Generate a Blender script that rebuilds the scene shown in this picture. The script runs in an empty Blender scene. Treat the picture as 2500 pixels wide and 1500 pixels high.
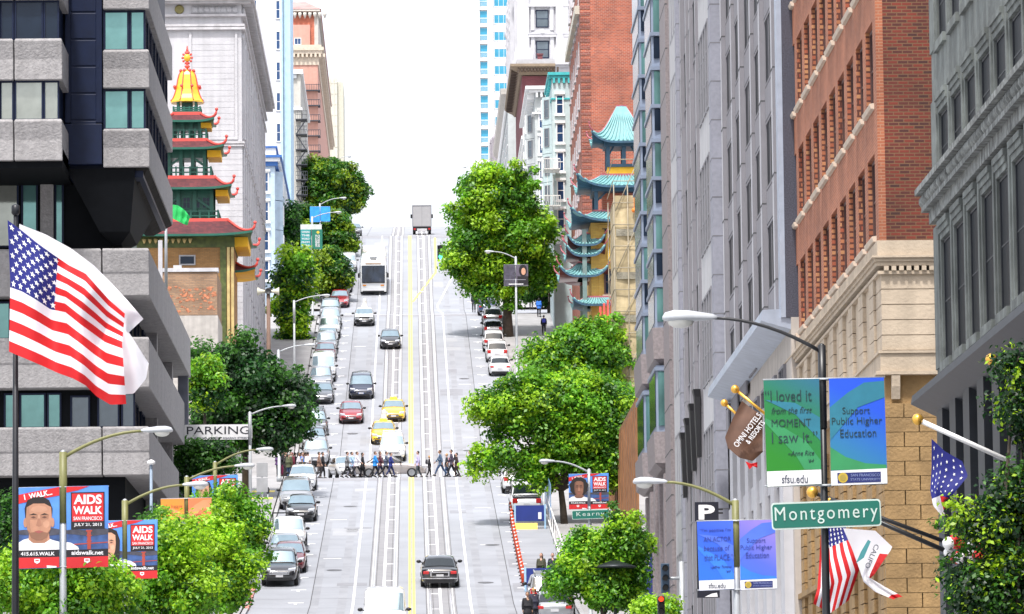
import bpy, bmesh, math, random
import numpy as np
from mathutils import Matrix, Vector, Euler
C = bpy.context.scene
COL = C.collection
RND = random.Random(11)
PI = math.pi
# ------------------------------------------------------------------ camera
F = 11800.0                       # focal length in photo pixels (photo 2500 x 1500)
ROLL = math.radians(-0.6)
def _rz(a): return Matrix.Rotation(a, 3, 'Z')
def _rx(a): return Matrix.Rotation(a, 3, 'X')
_d = _rz(ROLL) @ Vector(((1005 - 1250) / F, (750 - 2000) / F, -1))
_p = math.atan2(-_d.y, -_d.z)
_y2 = -_d.z * math.cos(_p) - _d.y * math.sin(_p)
CAMR = _rz(math.atan2(_d.x, _y2)) @ _rx(PI / 2 + _p) @ _rz(ROLL)
cd = bpy.data.cameras.new('camera'); cam = bpy.data.objects.new('camera', cd); COL.objects.link(cam)
cam.rotation_euler = CAMR.to_euler()
cd.sensor_width = 36; cd.lens = 36 * F / 2500; cd.clip_start = 1; cd.clip_end = 5000
C.camera = cam
# ------------------------------------------------------------------ world, sun, exposure
SUN_EL, SUN_AZ = math.radians(63), math.radians(194)     # azimuth clockwise from +Y
w = bpy.data.worlds.new('World'); C.world = w; w.use_nodes = True
nt = w.node_tree; sky = nt.nodes.new('ShaderNodeTexSky'); sky.sky_type = 'NISHITA'
sky.sun_disc = False; sky.sun_elevation = SUN_EL; sky.sun_rotation = SUN_AZ
sky.air_density = 1.2; sky.dust_density = 7.0; sky.ozone_density = 2.0
haze_mix = nt.nodes.new('ShaderNodeMix'); haze_mix.data_type = 'RGBA'; haze_mix.inputs[0].default_value = .62      # thin bright overcast veil over the clear sky
nt.links.new(sky.outputs[0], haze_mix.inputs[6]); haze_mix.inputs[7].default_value = (5.5, 5.65, 6.0, 1)
bg = nt.nodes['Background']; nt.links.new(haze_mix.outputs[2], bg.inputs[0]); bg.inputs[1].default_value = 0.15
sl = bpy.data.lights.new('sun', 'SUN'); sl.energy = 2.5; sl.angle = math.radians(5); sl.color = (1, .975, .94)
so = bpy.data.objects.new('sun', sl); COL.objects.link(so)
_sd = Vector((math.sin(SUN_AZ) * math.cos(SUN_EL), math.cos(SUN_AZ) * math.cos(SUN_EL), math.sin(SUN_EL)))
so.rotation_euler = _sd.to_track_quat('Z', 'Y').to_euler()
C.view_settings.view_transform = 'Standard'; C.view_settings.look = 'None'
C.view_settings.exposure = 0.95; C.view_settings.gamma = 1
# ------------------------------------------------------------------ pixel helpers (photo pixels)
def ray(px, py):
    d = CAMR @ Vector(((px - 1250) / F, (750 - py) / F, -1)); return d / d.y
def at(px, py, D): return ray(px, py) * D
def onx(px, py, X): r = ray(px, py); return r * (X / r.x)
GP = [(-60, -2.2), (60, -1.2), (110, -.2), (150, 1.9), (200, 5.9), (245, 10.8), (321, 22.6), (338, 23.75), (446, 46.5), (460, 48.4),
      (519, 62.7), (533, 63.7), (650, 79.8), (900, 110), (1300, 120)]
def gz(Y):
    for (a, za), (b, zb) in zip(GP, GP[1:]):
        if Y <= b: return za + (zb - za) * (Y - a) / (b - a)
    return GP[-1][1]
def gslope(Y): return (gz(Y + 1.5) - gz(Y - 1.5)) / 3
def ground(px, py):
    r = ray(px, py); Y = 150.0
    while Y < 760:
        if gz(Y) >= r.z * Y: break
        Y += .2
    return Vector((r.x * Y, Y, gz(Y)))
def cx(Y): return .10 + .0008 * (Y - 245)
# ------------------------------------------------------------------ materials
MATS = {}
def mat(name, rgb, rough=.6, metal=0, var=.12, scale=2.0, bump=0, bscale=None, coat=0, spec=.5, streak=0, emit=0, trans=0):
    if name in MATS: return MATS[name]
    m = bpy.data.materials.new(name); m.use_nodes = True; MATS[name] = m
    n = m.node_tree.nodes; l = m.node_tree.links; b = n['Principled BSDF']
    b.inputs['Base Color'].default_value = (*rgb, 1); b.inputs['Roughness'].default_value = rough
    b.inputs['Metallic'].default_value = metal; b.inputs['Coat Weight'].default_value = coat; b.inputs['Coat Roughness'].default_value = .05
    b.inputs['Specular IOR Level'].default_value = spec
    tc = n.new('ShaderNodeTexCoord')
    if var or streak:
        nz = n.new('ShaderNodeTexNoise'); nz.inputs['Scale'].default_value = scale; nz.inputs['Detail'].default_value = 6
        l.new(tc.outputs['Object'], nz.inputs['Vector'])
        mr = n.new('ShaderNodeMapRange'); mr.inputs['From Min'].default_value = .3; mr.inputs['From Max'].default_value = .7
        mr.inputs['To Min'].default_value = 1 - var; mr.inputs['To Max'].default_value = 1 + var
        l.new(nz.outputs[0], mr.inputs['Value'])
        val = mr.outputs[0]
        if streak:
            mp = n.new('ShaderNodeMapping'); mp.inputs['Scale'].default_value = (1.4, 1.4, .06); l.new(tc.outputs['Object'], mp.inputs['Vector'])
            n2 = n.new('ShaderNodeTexNoise'); n2.inputs['Scale'].default_value = 1.5; n2.inputs['Detail'].default_value = 4; l.new(mp.outputs[0], n2.inputs['Vector'])
            m2 = n.new('ShaderNodeMapRange'); m2.inputs['From Min'].default_value = .35; m2.inputs['From Max'].default_value = .65
            m2.inputs['To Min'].default_value = 1 - streak; m2.inputs['To Max'].default_value = 1; l.new(n2.outputs[0], m2.inputs['Value'])
            mm = n.new('ShaderNodeMath'); mm.operation = 'MULTIPLY'; l.new(val, mm.inputs[0]); l.new(m2.outputs[0], mm.inputs[1]); val = mm.outputs[0]
        vm = n.new('ShaderNodeVectorMath'); vm.operation = 'SCALE'; vm.inputs[0].default_value = rgb
        l.new(val, vm.inputs['Scale']); l.new(vm.outputs[0], b.inputs['Base Color'])
    if bump:
        nb = n.new('ShaderNodeTexNoise'); nb.inputs['Scale'].default_value = bscale or 12; nb.inputs['Detail'].default_value = 5
        l.new(tc.outputs['Object'], nb.inputs['Vector'])
        bp = n.new('ShaderNodeBump'); bp.inputs['Strength'].default_value = bump; bp.inputs['Distance'].default_value = .1
        l.new(nb.outputs[0], bp.inputs['Height']); l.new(bp.outputs[0], b.inputs['Normal'])
    if emit:
        b.inputs['Emission Color'].default_value = (*rgb, 1); b.inputs['Emission Strength'].default_value = emit
    if trans:
        out = n['Material Output']; t = n.new('ShaderNodeBsdfTranslucent'); mx = n.new('ShaderNodeMixShader'); mx.inputs[0].default_value = trans
        if var: l.new(vm.outputs[0], t.inputs[0])
        else: t.inputs[0].default_value = (*rgb, 1)
        l.new(b.outputs[0], mx.inputs[1]); l.new(t.outputs[0], mx.inputs[2]); l.new(mx.outputs[0], out.inputs[0])
    return m
def brick(name, c1, c2, mortar, w=.42, h=.14, msize=.012, bias=0, bump=.3, rough=.85):
    if name in MATS: return MATS[name]
    m = mat(name, c1, rough, var=0); n = m.node_tree.nodes; l = m.node_tree.links; b = n['Principled BSDF']
    tc = n.new('ShaderNodeTexCoord'); sp = n.new('ShaderNodeSeparateXYZ'); l.new(tc.outputs['Object'], sp.inputs[0])
    ad = n.new('ShaderNodeMath'); l.new(sp.outputs[0], ad.inputs[0]); l.new(sp.outputs[1], ad.inputs[1])
    cb = n.new('ShaderNodeCombineXYZ'); l.new(ad.outputs[0], cb.inputs[0]); l.new(sp.outputs[2], cb.inputs[1])
    bt = n.new('ShaderNodeTexBrick'); l.new(cb.outputs[0], bt.inputs['Vector'])
    bt.inputs['Color1'].default_value = (*c1, 1); bt.inputs['Color2'].default_value = (*c2, 1); bt.inputs['Mortar'].default_value = (*mortar, 1)
    bt.inputs['Scale'].default_value = 1; bt.inputs['Mortar Size'].default_value = msize; bt.inputs['Bias'].default_value = bias
    bt.inputs['Brick Width'].default_value = w; bt.inputs['Row Height'].default_value = h
    nz = n.new('ShaderNodeTexNoise'); nz.inputs['Scale'].default_value = .5; nz.inputs['Detail'].default_value = 8; l.new(tc.outputs['Object'], nz.inputs['Vector'])
    mr = n.new('ShaderNodeMapRange'); mr.inputs['From Min'].default_value = .3; mr.inputs['From Max'].default_value = .7; mr.inputs['To Min'].default_value = .72; mr.inputs['To Max'].default_value = 1.22
    l.new(nz.outputs[0], mr.inputs['Value'])
    vm = n.new('ShaderNodeVectorMath'); vm.operation = 'SCALE'; l.new(bt.outputs[0], vm.inputs[0]); l.new(mr.outputs[0], vm.inputs['Scale'])
    l.new(vm.outputs[0], b.inputs['Base Color'])
    bp = n.new('ShaderNodeBump'); bp.inputs['Strength'].default_value = bump; bp.inputs['Distance'].default_value = .03; bp.invert = True
    l.new(bt.outputs['Fac'], bp.inputs['Height']); l.new(bp.outputs[0], b.inputs['Normal'])
    return m
def glass(name, rgb, metal=.5, rough=.06, var=.5, scale=.35, spec=.8):
    return mat(name, rgb, rough, metal, var=var, scale=scale, bump=.04, bscale=.6, spec=spec)
# ------------------------------------------------------------------ things
def tag(o, label, cat, group=None):
    o['label'] = label; o['category'] = cat
    if group: o['group'] = group
    return o
def thing(name, label, cat, loc=(0, 0, 0), rz=0, group=None):
    o = bpy.data.objects.new(name, None); COL.objects.link(o); o.empty_display_size = .3
    o.location = loc; o.rotation_euler = (0, 0, rz)
    return tag(o, label, cat, group)
def struct(o, kind='structure'): o['kind'] = kind; return o
KIDS = {}
def link(o, parent):
    COL.objects.link(o)
    if parent is not None: o.parent = parent; KIDS.setdefault(parent.session_uid, []).append(o)
    return o
def copy_tree(o, parent=None):
    c = o.copy(); link(c, parent)
    for ch in KIDS.get(o.session_uid, []): copy_tree(ch, c)
    return c
class MB:
    def __init__(s): s.v = []; s.f = []; s.m = []; s.sm = []
    def add(s, vs, fs, mi=0, smooth=False):
        k = len(s.v); s.v += [tuple(v) for v in vs]; s.f += [tuple(i + k for i in f) for f in fs]; s.m += [mi] * len(fs); s.sm += [smooth] * len(fs); return s
    def box(s, x0, x1, y0, y1, z0, z1, mi=0):
        v = [(x, y, z) for z in (z0, z1) for x, y in ((x0, y0), (x1, y0), (x1, y1), (x0, y1))]
        return s.add(v, [(3, 2, 1, 0), (4, 5, 6, 7), (0, 1, 5, 4), (1, 2, 6, 5), (2, 3, 7, 6), (3, 0, 4, 7)], mi)
    def loft(s, rings, mi=0, smooth=False, caps=True, closed=True):
        n = len(rings[0]); v = [p for r in rings for p in r]; fs = []
        for a in range(len(rings) - 1):
            for i in range(n if closed else n - 1):
                j = (i + 1) % n; fs.append((a * n + i, a * n + j, (a + 1) * n + j, (a + 1) * n + i))
        if caps and closed: fs.append(tuple(range(n - 1, -1, -1))); fs.append(tuple((len(rings) - 1) * n + i for i in range(n)))
        return s.add(v, fs, mi, smooth)
    def rect(s, levels, mi=0):   # levels: (z, x0, x1, y0, y1)
        return s.loft([[(a, c, z), (b, c, z), (b, d, z), (a, d, z)] for z, a, b, c, d in levels], mi)
    def tube(s, pts, rad, n=8, mi=0, smooth=True):
        pts = [Vector(p) for p in pts]; rings = []
        if not hasattr(rad, '__len__'): rad = [rad] * len(pts)
        for i, p in enumerate(pts):
            t = (pts[min(i + 1, len(pts) - 1)] - pts[max(i - 1, 0)]).normalized()
            u = t.cross(Vector((0, 1, .01)) if abs(t.y) < .9 else Vector((1, 0, 0))).normalized(); w_ = t.cross(u)
            rings.append([p + (u * math.cos(2 * PI * k / n) + w_ * math.sin(2 * PI * k / n)) * rad[i] for k in range(n)])
        return s.loft(rings, mi, smooth)
    def lathe(s, c, prof, n=16, mi=0, smooth=True, ph=0, sx=1, sy=1):
        return s.loft([[(c[0] + sx * r * math.cos(2 * PI * k / n + ph), c[1] + sy * r * math.sin(2 * PI * k / n + ph), c[2] + z) for k in range(n)] for r, z in prof], mi, smooth)
    def prism(s, poly, y0, y1, mi=0):   # polygon in (x, z), extruded along y
        return s.loft([[(x, y0, z) for x, z in poly], [(x, y1, z) for x, z in poly]], mi)
    def xprism(s, poly, x0, x1, mi=0):  # polygon in (y, z), extruded along x
        return s.loft([[(x0, y, z) for y, z in poly], [(x1, y, z) for y, z in poly]], mi)
    def ball(s, c, r, mi=0, n=10, m=7):
        r = r if hasattr(r, '__len__') else (r, r, r)
        return s.loft([[(c[0] + r[0] * math.sin(PI * (j + .02) / (m + .04)) * math.cos(2 * PI * k / n), c[1] + r[1] * math.sin(PI * (j + .02) / (m + .04)) * math.sin(2 * PI * k / n),
                        c[2] - r[2] * math.cos(PI * (j + .02) / (m + .04))) for k in range(n)] for j in range(m + 1)], mi, True)
    def mesh(s, name, mats, off=(0, 0, 0)):
        me = bpy.data.meshes.new(name)
        me.from_pydata([(a - off[0], b - off[1], c - off[2]) for a, b, c in s.v], [], s.f)
        for m_ in (mats if isinstance(mats, (list, tuple)) else [mats]): me.materials.append(m_)
        me.polygons.foreach_set('material_index', s.m); me.polygons.foreach_set('use_smooth', s.sm)
        bm = bmesh.new(); bm.from_mesh(me); bmesh.ops.recalc_face_normals(bm, faces=bm.faces); bm.to_mesh(me); bm.free(); me.update()
        return me
    def build(s, name, mats, parent=None, bevel=0, local=False, world=True):
        off = parent.location if (parent is not None and not local) else (0, 0, 0)
        if parent is not None and parent.parent is not None and not local: off = parent.parent.location
        o = bpy.data.objects.new(name, s.mesh(name, mats, off)); link(o, parent)
        if bevel:
            b = o.modifiers.new('bevel', 'BEVEL'); b.width = bevel; b.segments = 2; b.limit_method = 'ANGLE'
        return o
    def top(s, name, mats, label, cat, group=None, bevel=0):     # a thing that is one mesh, origin at its base
        xs = [v[0] for v in s.v]; ys = [v[1] for v in s.v]; zs = [v[2] for v in s.v]
        off = ((min(xs) + max(xs)) / 2, (min(ys) + max(ys)) / 2, min(zs))
        o = bpy.data.objects.new(name, s.mesh(name, mats, off)); link(o, None); o.location = off
        if bevel:
            b = o.modifiers.new('bevel', 'BEVEL'); b.width = bevel; b.segments = 2; b.limit_method = 'ANGLE'
        return tag(o, label, cat, group)
def obj(name, me, parent=None, loc=(0, 0, 0), rot=None, mats=None):
    o = bpy.data.objects.new(name, me); link(o, parent); o.location = loc
    if rot: o.rotation_euler = rot
    if mats:
        for i, m_ in enumerate(mats): o.material_slots[i].link = 'OBJECT'; o.material_slots[i].material = m_
    return o
_TC = {}
def text_mesh(s, w_, h_, bold=.0, shear=0, sp=1):
    k = (s, round(w_, 4), round(h_, 4), bold, shear, sp)
    if k in _TC: return _TC[k]
    cu = bpy.data.curves.new('lettering', 'FONT'); cu.body = s; cu.extrude = .004; cu.offset = bold; cu.shear = shear; cu.space_character = sp; cu.resolution_u = 3
    o = bpy.data.objects.new('lettering', cu); COL.objects.link(o); bpy.context.view_layer.update()
    me = bpy.data.meshes.new_from_object(o.evaluated_get(bpy.context.evaluated_depsgraph_get())); bpy.data.objects.remove(o)
    co = np.empty(len(me.vertices) * 3); me.vertices.foreach_get('co', co); co = co.reshape(-1, 3)
    lo, hi = co.min(0), co.max(0); ce = (lo + hi) / 2; sz = hi - lo
    nx = (co[:, 0] - ce[0]) / sz[0] * w_; nz_ = (co[:, 1] - ce[1]) / sz[1] * h_; ny = -(co[:, 2]) / max(sz[2], 1e-6) * .008
    me.vertices.foreach_set('co', np.stack([nx, ny, nz_], 1).ravel()); me.update(); me.name = 'lettering'
    _TC[k] = me; return me
def text(parent, s, w_, h_, loc, m, bold=.02, rot=0, shear=0, name='lettering', rotz=0, sp=1):
    me = text_mesh(s, w_, h_, bold, shear, sp)
    o = bpy.data.objects.new(name, me); link(o, parent); o.location = loc; o.rotation_euler = Euler((0, rot, rotz))
    if not me.materials: me.materials.append(m)
    o.material_slots[0].link = 'OBJECT'; o.material_slots[0].material = m
    return o
# ================================================================== ground, road, markings
M = dict(
    road=mat('road concrete', (.28, .292, .322), .8, var=.10, scale=.3, bump=.05, bscale=3, streak=0),
    walk=mat('pavement concrete', (.30, .295, .30), .85, var=.14, scale=.8, bump=.1),
    kerb=mat('kerb stone', (.33, .33, .34), .8), kerbred=mat('red kerb paint', (.55, .2, .16), .6, var=.4, scale=1.5),
    ground=mat('hillside ground', (.3, .29, .27), .9),
    strip=mat('track bed concrete', (.245, .243, .256), .75, var=.1, scale=1.2),
    white=mat('white road paint', (.78, .78, .79), .6, var=.1, scale=4), yellow=mat('yellow road paint', (.85, .66, .14), .6, var=.2, scale=3),
    rail=mat('worn rail steel', (.62, .62, .64), .35, .6, var=.1), joint=mat('dark joint', (.07, .07, .075), .9),
    steel=mat('galvanised steel', (.36, .38, .4), .5, .3), olive=mat('olive pole paint', (.16, .16, .055), .5), blackp=mat('black pole paint', (.012, .013, .016), .4),
    lampw=mat('lamp head grey', (.42, .44, .47), .4), lens=mat('lamp lens', (.62, .62, .58), .2, spec=.9),
    whitem=mat('white paint', (.78, .78, .78), .5, var=.06), black=mat('black paint', (.01, .01, .012), .45), red=mat('red print', (.62, .015, .02), .5, var=.05),
    navy=mat('navy steel', (.004, .010, .036), .5, 0, spec=.25, var=.15), gold=mat('gold ball', (.8, .45, .08), .3, .7),
)
def sheet(name, m, x0, x1, Y0, Y1, lift, step=2.0, follow=False, sub=1):
    b = MB(); ys = [Y0]
    while ys[-1] < Y1 - 1e-6: ys.append(min(Y1, ys[-1] + step))
    for k in [g[0] for g in GP]:
        if Y0 < k < Y1 and k not in ys: ys.append(k)
    ys = sorted(ys); v = []
    for y in ys:
        o = cx(y) if follow else 0
        for i in range(sub + 1): v.append((o + x0 + (x1 - x0) * i / sub, y, gz(y) + lift))
    n = sub + 1; f = [(a * n + i, a * n + i + 1, (a + 1) * n + i + 1, (a + 1) * n + i) for a in range(len(ys) - 1) for i in range(sub)]
    b.add(v, f); return b, m
def surf(name, m, *a, **k):
    b, m = sheet(name, m, *a, **k); return struct(b.build(name, m))
KX = 8.15                                                   # half width of the road
surf('ground', M['ground'], -500, 500, -60, 1300, -.12, step=20)
surf('road', M['road'], -KX, KX, -60, 1290, 0, follow=True, step=4)
for Y0, Y1 in ((323, 336.5), (447, 459)):                   # cross streets
    for s in (-1, 1): surf('cross_street', M['road'], s * KX - .01 * s, s * 150, Y0, Y1, -.008, step=3)
for Y0, Y1 in ((-60, 321.5), (338, 445.5), (460.5, 519), (533, 1250)):
    for s in (-1, 1):
        b, _ = sheet('pavement', None, s * (KX + .2), s * 40, Y0, Y1, .14, step=4)
        struct(b.build('pavement', M['walk']))
        kb = MB(); ys = [y for y in np.arange(Y0, Y1, 3.0)] + [Y1]
        kb.loft([[(s * KX + (cx(y) if 0 else .1), y, gz(y) - .05), (s * (KX + .22) + .1, y, gz(y) - .05), (s * (KX + .22) + .1, y, gz(y) + .15), (s * KX + .1, y, gz(y) + .15)] for y in ys])
        struct(kb.build('kerb', M['kerb']))
def marks(name, m, parts):
    b = MB()
    for a in parts:
        c, _ = sheet(name, None, *a[:4], a[4] if len(a) > 4 else .012, follow=True); b.add(c.v, c.f)
    return struct(b.build(name, m))
YA, YB = 60, 700
marks('track_bed', M['strip'], [(s * .72, s * 2.24, YA, YB, .005) for s in (-1, 1)])
marks('track_rail', M['rail'], [(s * x - .04, s * x + .04, YA, YB, .012) for s in (-1, 1) for x in (.94, 1.99)])
marks('rail_edge', M['white'], [(s * x - .02, s * x + .02, YA, YB, .013) for s in (-1, 1) for x in (.83, 2.1)])
marks('cable_slot', M['white'], [(s * 1.46 - .07, s * 1.46 + .07, YA, YB, .014) for s in (-1, 1)])
marks('track_joint', M['joint'], [(s * x - .011, s * x + .011, YA, YB, .016) for s in (-1, 1) for x in (.73, 2.23, 1.08, 1.87)] + [(s * 5.15 - .02, s * 5.15 + .02, YA, YB, .012) for s in (-1, 1)])
tk = []
for s in (-1, 1):
    y = 240.0 + s
    while y < 520:
        tk.append((s * 1.0, s * 1.4, y, y + .3, .016)); y += 8.6
marks('track_cover', M['white'], tk)
marks('centre_line', M['yellow'], [(-.17, -.04, YA, 321, .012), (.04, .17, YA, 321, .012), (-.17, -.04, 340, 520, .012), (.04, .17, 340, 520, .012)])
marks('lane_line', M['white'], [(s * 2.98 - .06, s * 2.98 + .06, YA, 320.5) for s in (-1, 1)] + [(-3.04, -2.92, 339, 519), (2.96, 3.08, 339, 452)])
# right lane line swings out to the kerb above the second crossing, yellow line swings across to make a turn lane
def poly_mark(name, m, pts, wd, lift=.014):
    b = MB(); 
    pts2 = []
    for (xa, ya), (xb, yb) in zip(pts, pts[1:]):
        n = max(1, int((yb - ya) / 2))
        pts2 += [(xa + (xb - xa) * i / n, ya + (yb - ya) * i / n) for i in range(n)]
    pts2.append(pts[-1]); v = []
    for x, y in pts2: v += [(cx(y) + x - wd / 2, y, gz(y) + lift), (cx(y) + x + wd / 2, y, gz(y) + lift)]
    b.add(v, [(2 * i, 2 * i + 1, 2 * i + 3, 2 * i + 2) for i in range(len(pts2) - 1)]); return struct(b.build(name, m))
poly_mark('lane_line', M['white'], [(2.9, 452), (2.6, 463), (3.0, 468), (4.4, 486)], .14)
poly_mark('centre_line', M['yellow'], [(.25, 466), (2.6, 488), (2.7, 517)], .22)
tm = []
for s in (-1, 1):
    y = 246.0
    while y < 512:
        if not (317 < y < 342 or 442 < y < 464): tm += [(s * 5.5, s * 6.3, y, y + .22), (s * 5.84, s * 5.98, y - .7, y)]
        y += 6.1
marks('parking_mark', M['white'], tm)
tm = []
for y in (268, 291, 352, 385, 420): tm += [(-4.9, -3.9, y, y + .35, .012), (3.9, 4.9, y + 7, y + 7.3, .012)]
marks('road_patch', mat('pale road patch', (.56, .56, .57), .7), tm)
tm = []; y = 66.0
while y < 520:
    if not 320 < y < 340: tm += [(-8, -2.3, y, y + .05, .01), (2.3, 8, y, y + .05, .01)]
    y += 5.2
marks('slab_joint', mat('slab joint', (.25, .25, .27), .9), tm)
marks('crosswalk', M['white'], [(-8, -2.3, 322.3, 322.6), (2.3, 8, 322.3, 322.6), (-8, 8, 446.6, 446.9, .018)])
marks('crossing_seam', mat('patched asphalt', (.25, .25, .27), .8), [(-8.1, 8.1, 318.6, 321, .009), (-8.1, 8.1, 444.6, 446.2, .009), (-8.1, 8.1, 517, 519, .009)])
MH = MB()
for x, y in ((-4.2, 262), (4.6, 275), (-3.8, 300), (-4.4, 362), (4.2, 352), (-4.0, 402), (4.4, 396), (3.9, 255), (-5.9, 345)):
    MH.add([(cx(y) + x + .42 * math.cos(a), y + .42 * math.sin(a), gz(y + .42 * math.sin(a)) + .015) for a in [2 * PI * k / 20 for k in range(20)]], [tuple(range(20))])
struct(MH.build('manhole_cover', mat('worn iron cover', (.12, .12, .13), .6, .3)))
tm = []; rr = random.Random(21)
for i in range(46):
    y = rr.uniform(244, 512); s_ = rr.choice((-1, 1)); x0 = rr.choice((2.35, 3.15, 5.3)); w0 = rr.uniform(.5, 1.9)
    if not 316 < y < 341: tm.append((min(s_ * x0, s_ * (x0 + w0)), max(s_ * x0, s_ * (x0 + w0)), y, y + rr.uniform(.8, 4.5), .006))
marks('road_patch', mat('darker road patch', (.235, .24, .262), .85, var=.12, scale=1), tm[::2]); marks('road_patch', mat('lighter road patch', (.325, .332, .355), .85, var=.1, scale=1), tm[1::2])
tm = []
for s_ in (-1, 1):
    for x0 in (3.55, 4.95): tm.append((s_ * x0 - .22, s_ * x0 + .22, 200, 520, .003))
marks('tyre_track', mat('tyre darkened concrete', (.262, .27, .295), .75, var=.14, scale=.5), tm)
# ================================================================== trees
def leafmat(name, rgb, tr=.44): return mat(name, rgb, .45, var=.4, scale=.9, trans=tr)
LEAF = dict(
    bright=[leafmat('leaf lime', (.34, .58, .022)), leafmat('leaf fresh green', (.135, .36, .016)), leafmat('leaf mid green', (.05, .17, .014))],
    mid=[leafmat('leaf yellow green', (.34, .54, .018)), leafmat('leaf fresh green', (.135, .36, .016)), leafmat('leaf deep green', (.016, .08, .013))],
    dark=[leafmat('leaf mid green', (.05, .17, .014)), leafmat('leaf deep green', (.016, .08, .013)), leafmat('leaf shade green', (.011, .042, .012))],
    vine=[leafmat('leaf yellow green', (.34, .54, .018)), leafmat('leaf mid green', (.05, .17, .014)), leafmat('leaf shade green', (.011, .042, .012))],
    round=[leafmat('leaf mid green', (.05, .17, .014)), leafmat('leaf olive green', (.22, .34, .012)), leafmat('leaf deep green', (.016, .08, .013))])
BARK = mat('bark', (.07, .055, .042), .9, var=.3, scale=3, bump=.5, bscale=6)
def leaves(clumps, per, size, seed, spread=1.0):
    r = np.random.default_rng(seed); P = []; MI = []; N = []; cref = np.median([c_[1] for c_ in clumps])
    for (c, cr, mi) in clumps:
        n = max(8, int(per * 1.7 * (cr / cref) ** 1.8)); d = r.normal(size=(n, 3)); d /= np.linalg.norm(d, axis=1)[:, None]
        rad = cr * 1.45 * (r.random(n) ** .62)
        p = np.array(c) + d * rad[:, None] * np.array([1, 1, .75]); P.append(p); N.append(d * .8 + np.array([0, -.12, .6]) + r.normal(size=(n, 3)) * .6)
        mm = np.full(n, mi); sw = r.random(n); mm[sw < .22] = r.integers(0, 3, (sw < .22).sum()); MI.append(mm)
    P = np.concatenate(P); N = np.concatenate(N); MI = np.concatenate(MI); n = len(P)
    N /= np.linalg.norm(N, axis=1)[:, None]
    a = r.normal(size=(n, 3)); U = np.cross(N, a); U /= np.linalg.norm(U, axis=1)[:, None]; V = np.cross(N, U)
    s = size * .78 * (.6 + .8 * r.random(n))[:, None]
    V0 = P - U * s * .62; V1 = P + V * s * .36 + N * s * .10; V2 = P + U * s * .62; V3 = P - V * s * .36 + N * s * .10
    co = np.stack([V0, V1, V2, V3], 1).reshape(-1, 3)
    return co, MI
def leaf_mesh(name, co, MI, mats):
    n = len(MI); me = bpy.data.meshes.new(name); me.vertices.add(4 * n); me.vertices.foreach_set('co', co.ravel())
    me.loops.add(4 * n); me.loops.foreach_set('vertex_index', np.arange(4 * n, dtype=np.int32))
    me.polygons.add(n); me.polygons.foreach_set('loop_start', np.arange(0, 4 * n, 4, dtype=np.int32))
    for m in mats: me.materials.append(m)
    me.update(calc_edges=True); me.polygons.foreach_set('material_index', MI.astype(np.int32)); me.update(); return me
def tree(name, label, X, Y, lobes, kind, seed, leaf, per=90, nclump=70, cr=.9, trunk=.22, group='street trees', weights=(.48, .38, .14), base=None, shell=.55, cat='tree'):
    """lobes: list of (dx, dy, z, rx, ry, rz) in world offsets, z absolute"""
    z0 = gz(Y) + .1 if base is None else base
    t = thing(name, label, cat, (X, Y, z0), group=group)
    rr = random.Random(seed); cl = []; tb = MB()
    tot = sum(l[3] * l[4] * l[5] for l in lobes) ** 1
    tops = []
    for (dx, dy, z, rx, ry, rz) in lobes:
        k = max(4, int(nclump * rx * ry * rz / tot)); c0 = Vector((dx, dy, z - z0))
        for i in range(k):
            d = Vector((rr.gauss(0, 1), rr.gauss(0, 1), rr.gauss(0, 1))).normalized(); q = shell + (1 - shell) * rr.random() ** .6
            if rr.random() < .25: q *= .6
            p = c0 + Vector((d.x * rx * q, d.y * ry * q, d.z * rz * q))
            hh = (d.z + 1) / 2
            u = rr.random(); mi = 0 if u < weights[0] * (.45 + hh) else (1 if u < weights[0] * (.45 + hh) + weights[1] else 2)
            cl.append((p, cr * rr.uniform(.5, 1.1), mi))
            if rr.random() < .35 and shell < .7: e = d * rr.uniform(.75, 1.25); cl.append((c0 + Vector((e.x * rx, e.y * ry, e.z * rz)) * 1.08, cr * rr.uniform(.3, .5), mi))
            if i % 4 == 0: tops.append((c0, p))
        tops.append((None, c0))
    co, MI = leaves(cl, per, leaf, seed)
    obj('crown', leaf_mesh('crown', co, MI, LEAF[kind]), t)
    lowest = min(l[2] - l[5] * .5 for l in lobes) - z0
    fork = Vector((sum(l[0] for l in lobes) / len(lobes) * .3, 0, max(1.2, lowest * .85)))
    tb.tube([(0, 0, -.2), (fork.x * .4, 0, fork.z * .5), fork], [trunk * 1.25, trunk, trunk * .85], 9)
    for c0, p in tops:
        a = fork if c0 is None else c0
        mid = a.lerp(p, .5) + Vector((rr.uniform(-.3, .3), rr.uniform(-.3, .3), rr.uniform(-.1, .3)))
        r0 = trunk * (.55 if c0 is None else .22)
        tb.tube([a, mid, p], [r0, r0 * .7, r0 * .35], 5)
    tb.build('trunk', BARK, t, local=True)
    return t
# ================================================================== cars
CARGLASS = mat('car glass', (.27, .36, .41), .06, .6, var=.1, scale=1.5, spec=1); CARGLASSD = mat('dark car glass', (.012, .018, .022), .06, 0, var=0, spec=.7)
TYRE = mat('tyre rubber', (.012, .012, .013), .8); RIM = mat('alloy rim', (.4, .41, .43), .3, .8); CHROME = mat('chrome', (.6, .6, .62), .15, .9, var=0)
TRIM = mat('black trim', (.012, .012, .014), .5); HEAD = mat('headlamp glass', (.6, .62, .66), .1, .4, spec=1); TAIL = mat('tail lamp red', (.5, .012, .012), .2, spec=.8); PLATE = mat('number plate', (.6, .6, .62), .4); AMBER = mat('amber lamp', (.7, .25, .02), .2)
def paint(n, rgb, metal=.25):
    m = mat('paint ' + n, rgb, .3, metal, var=.03, coat=1); m.node_tree.nodes['Principled BSDF'].inputs['Coat IOR'].default_value = 1.7; return m
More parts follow.
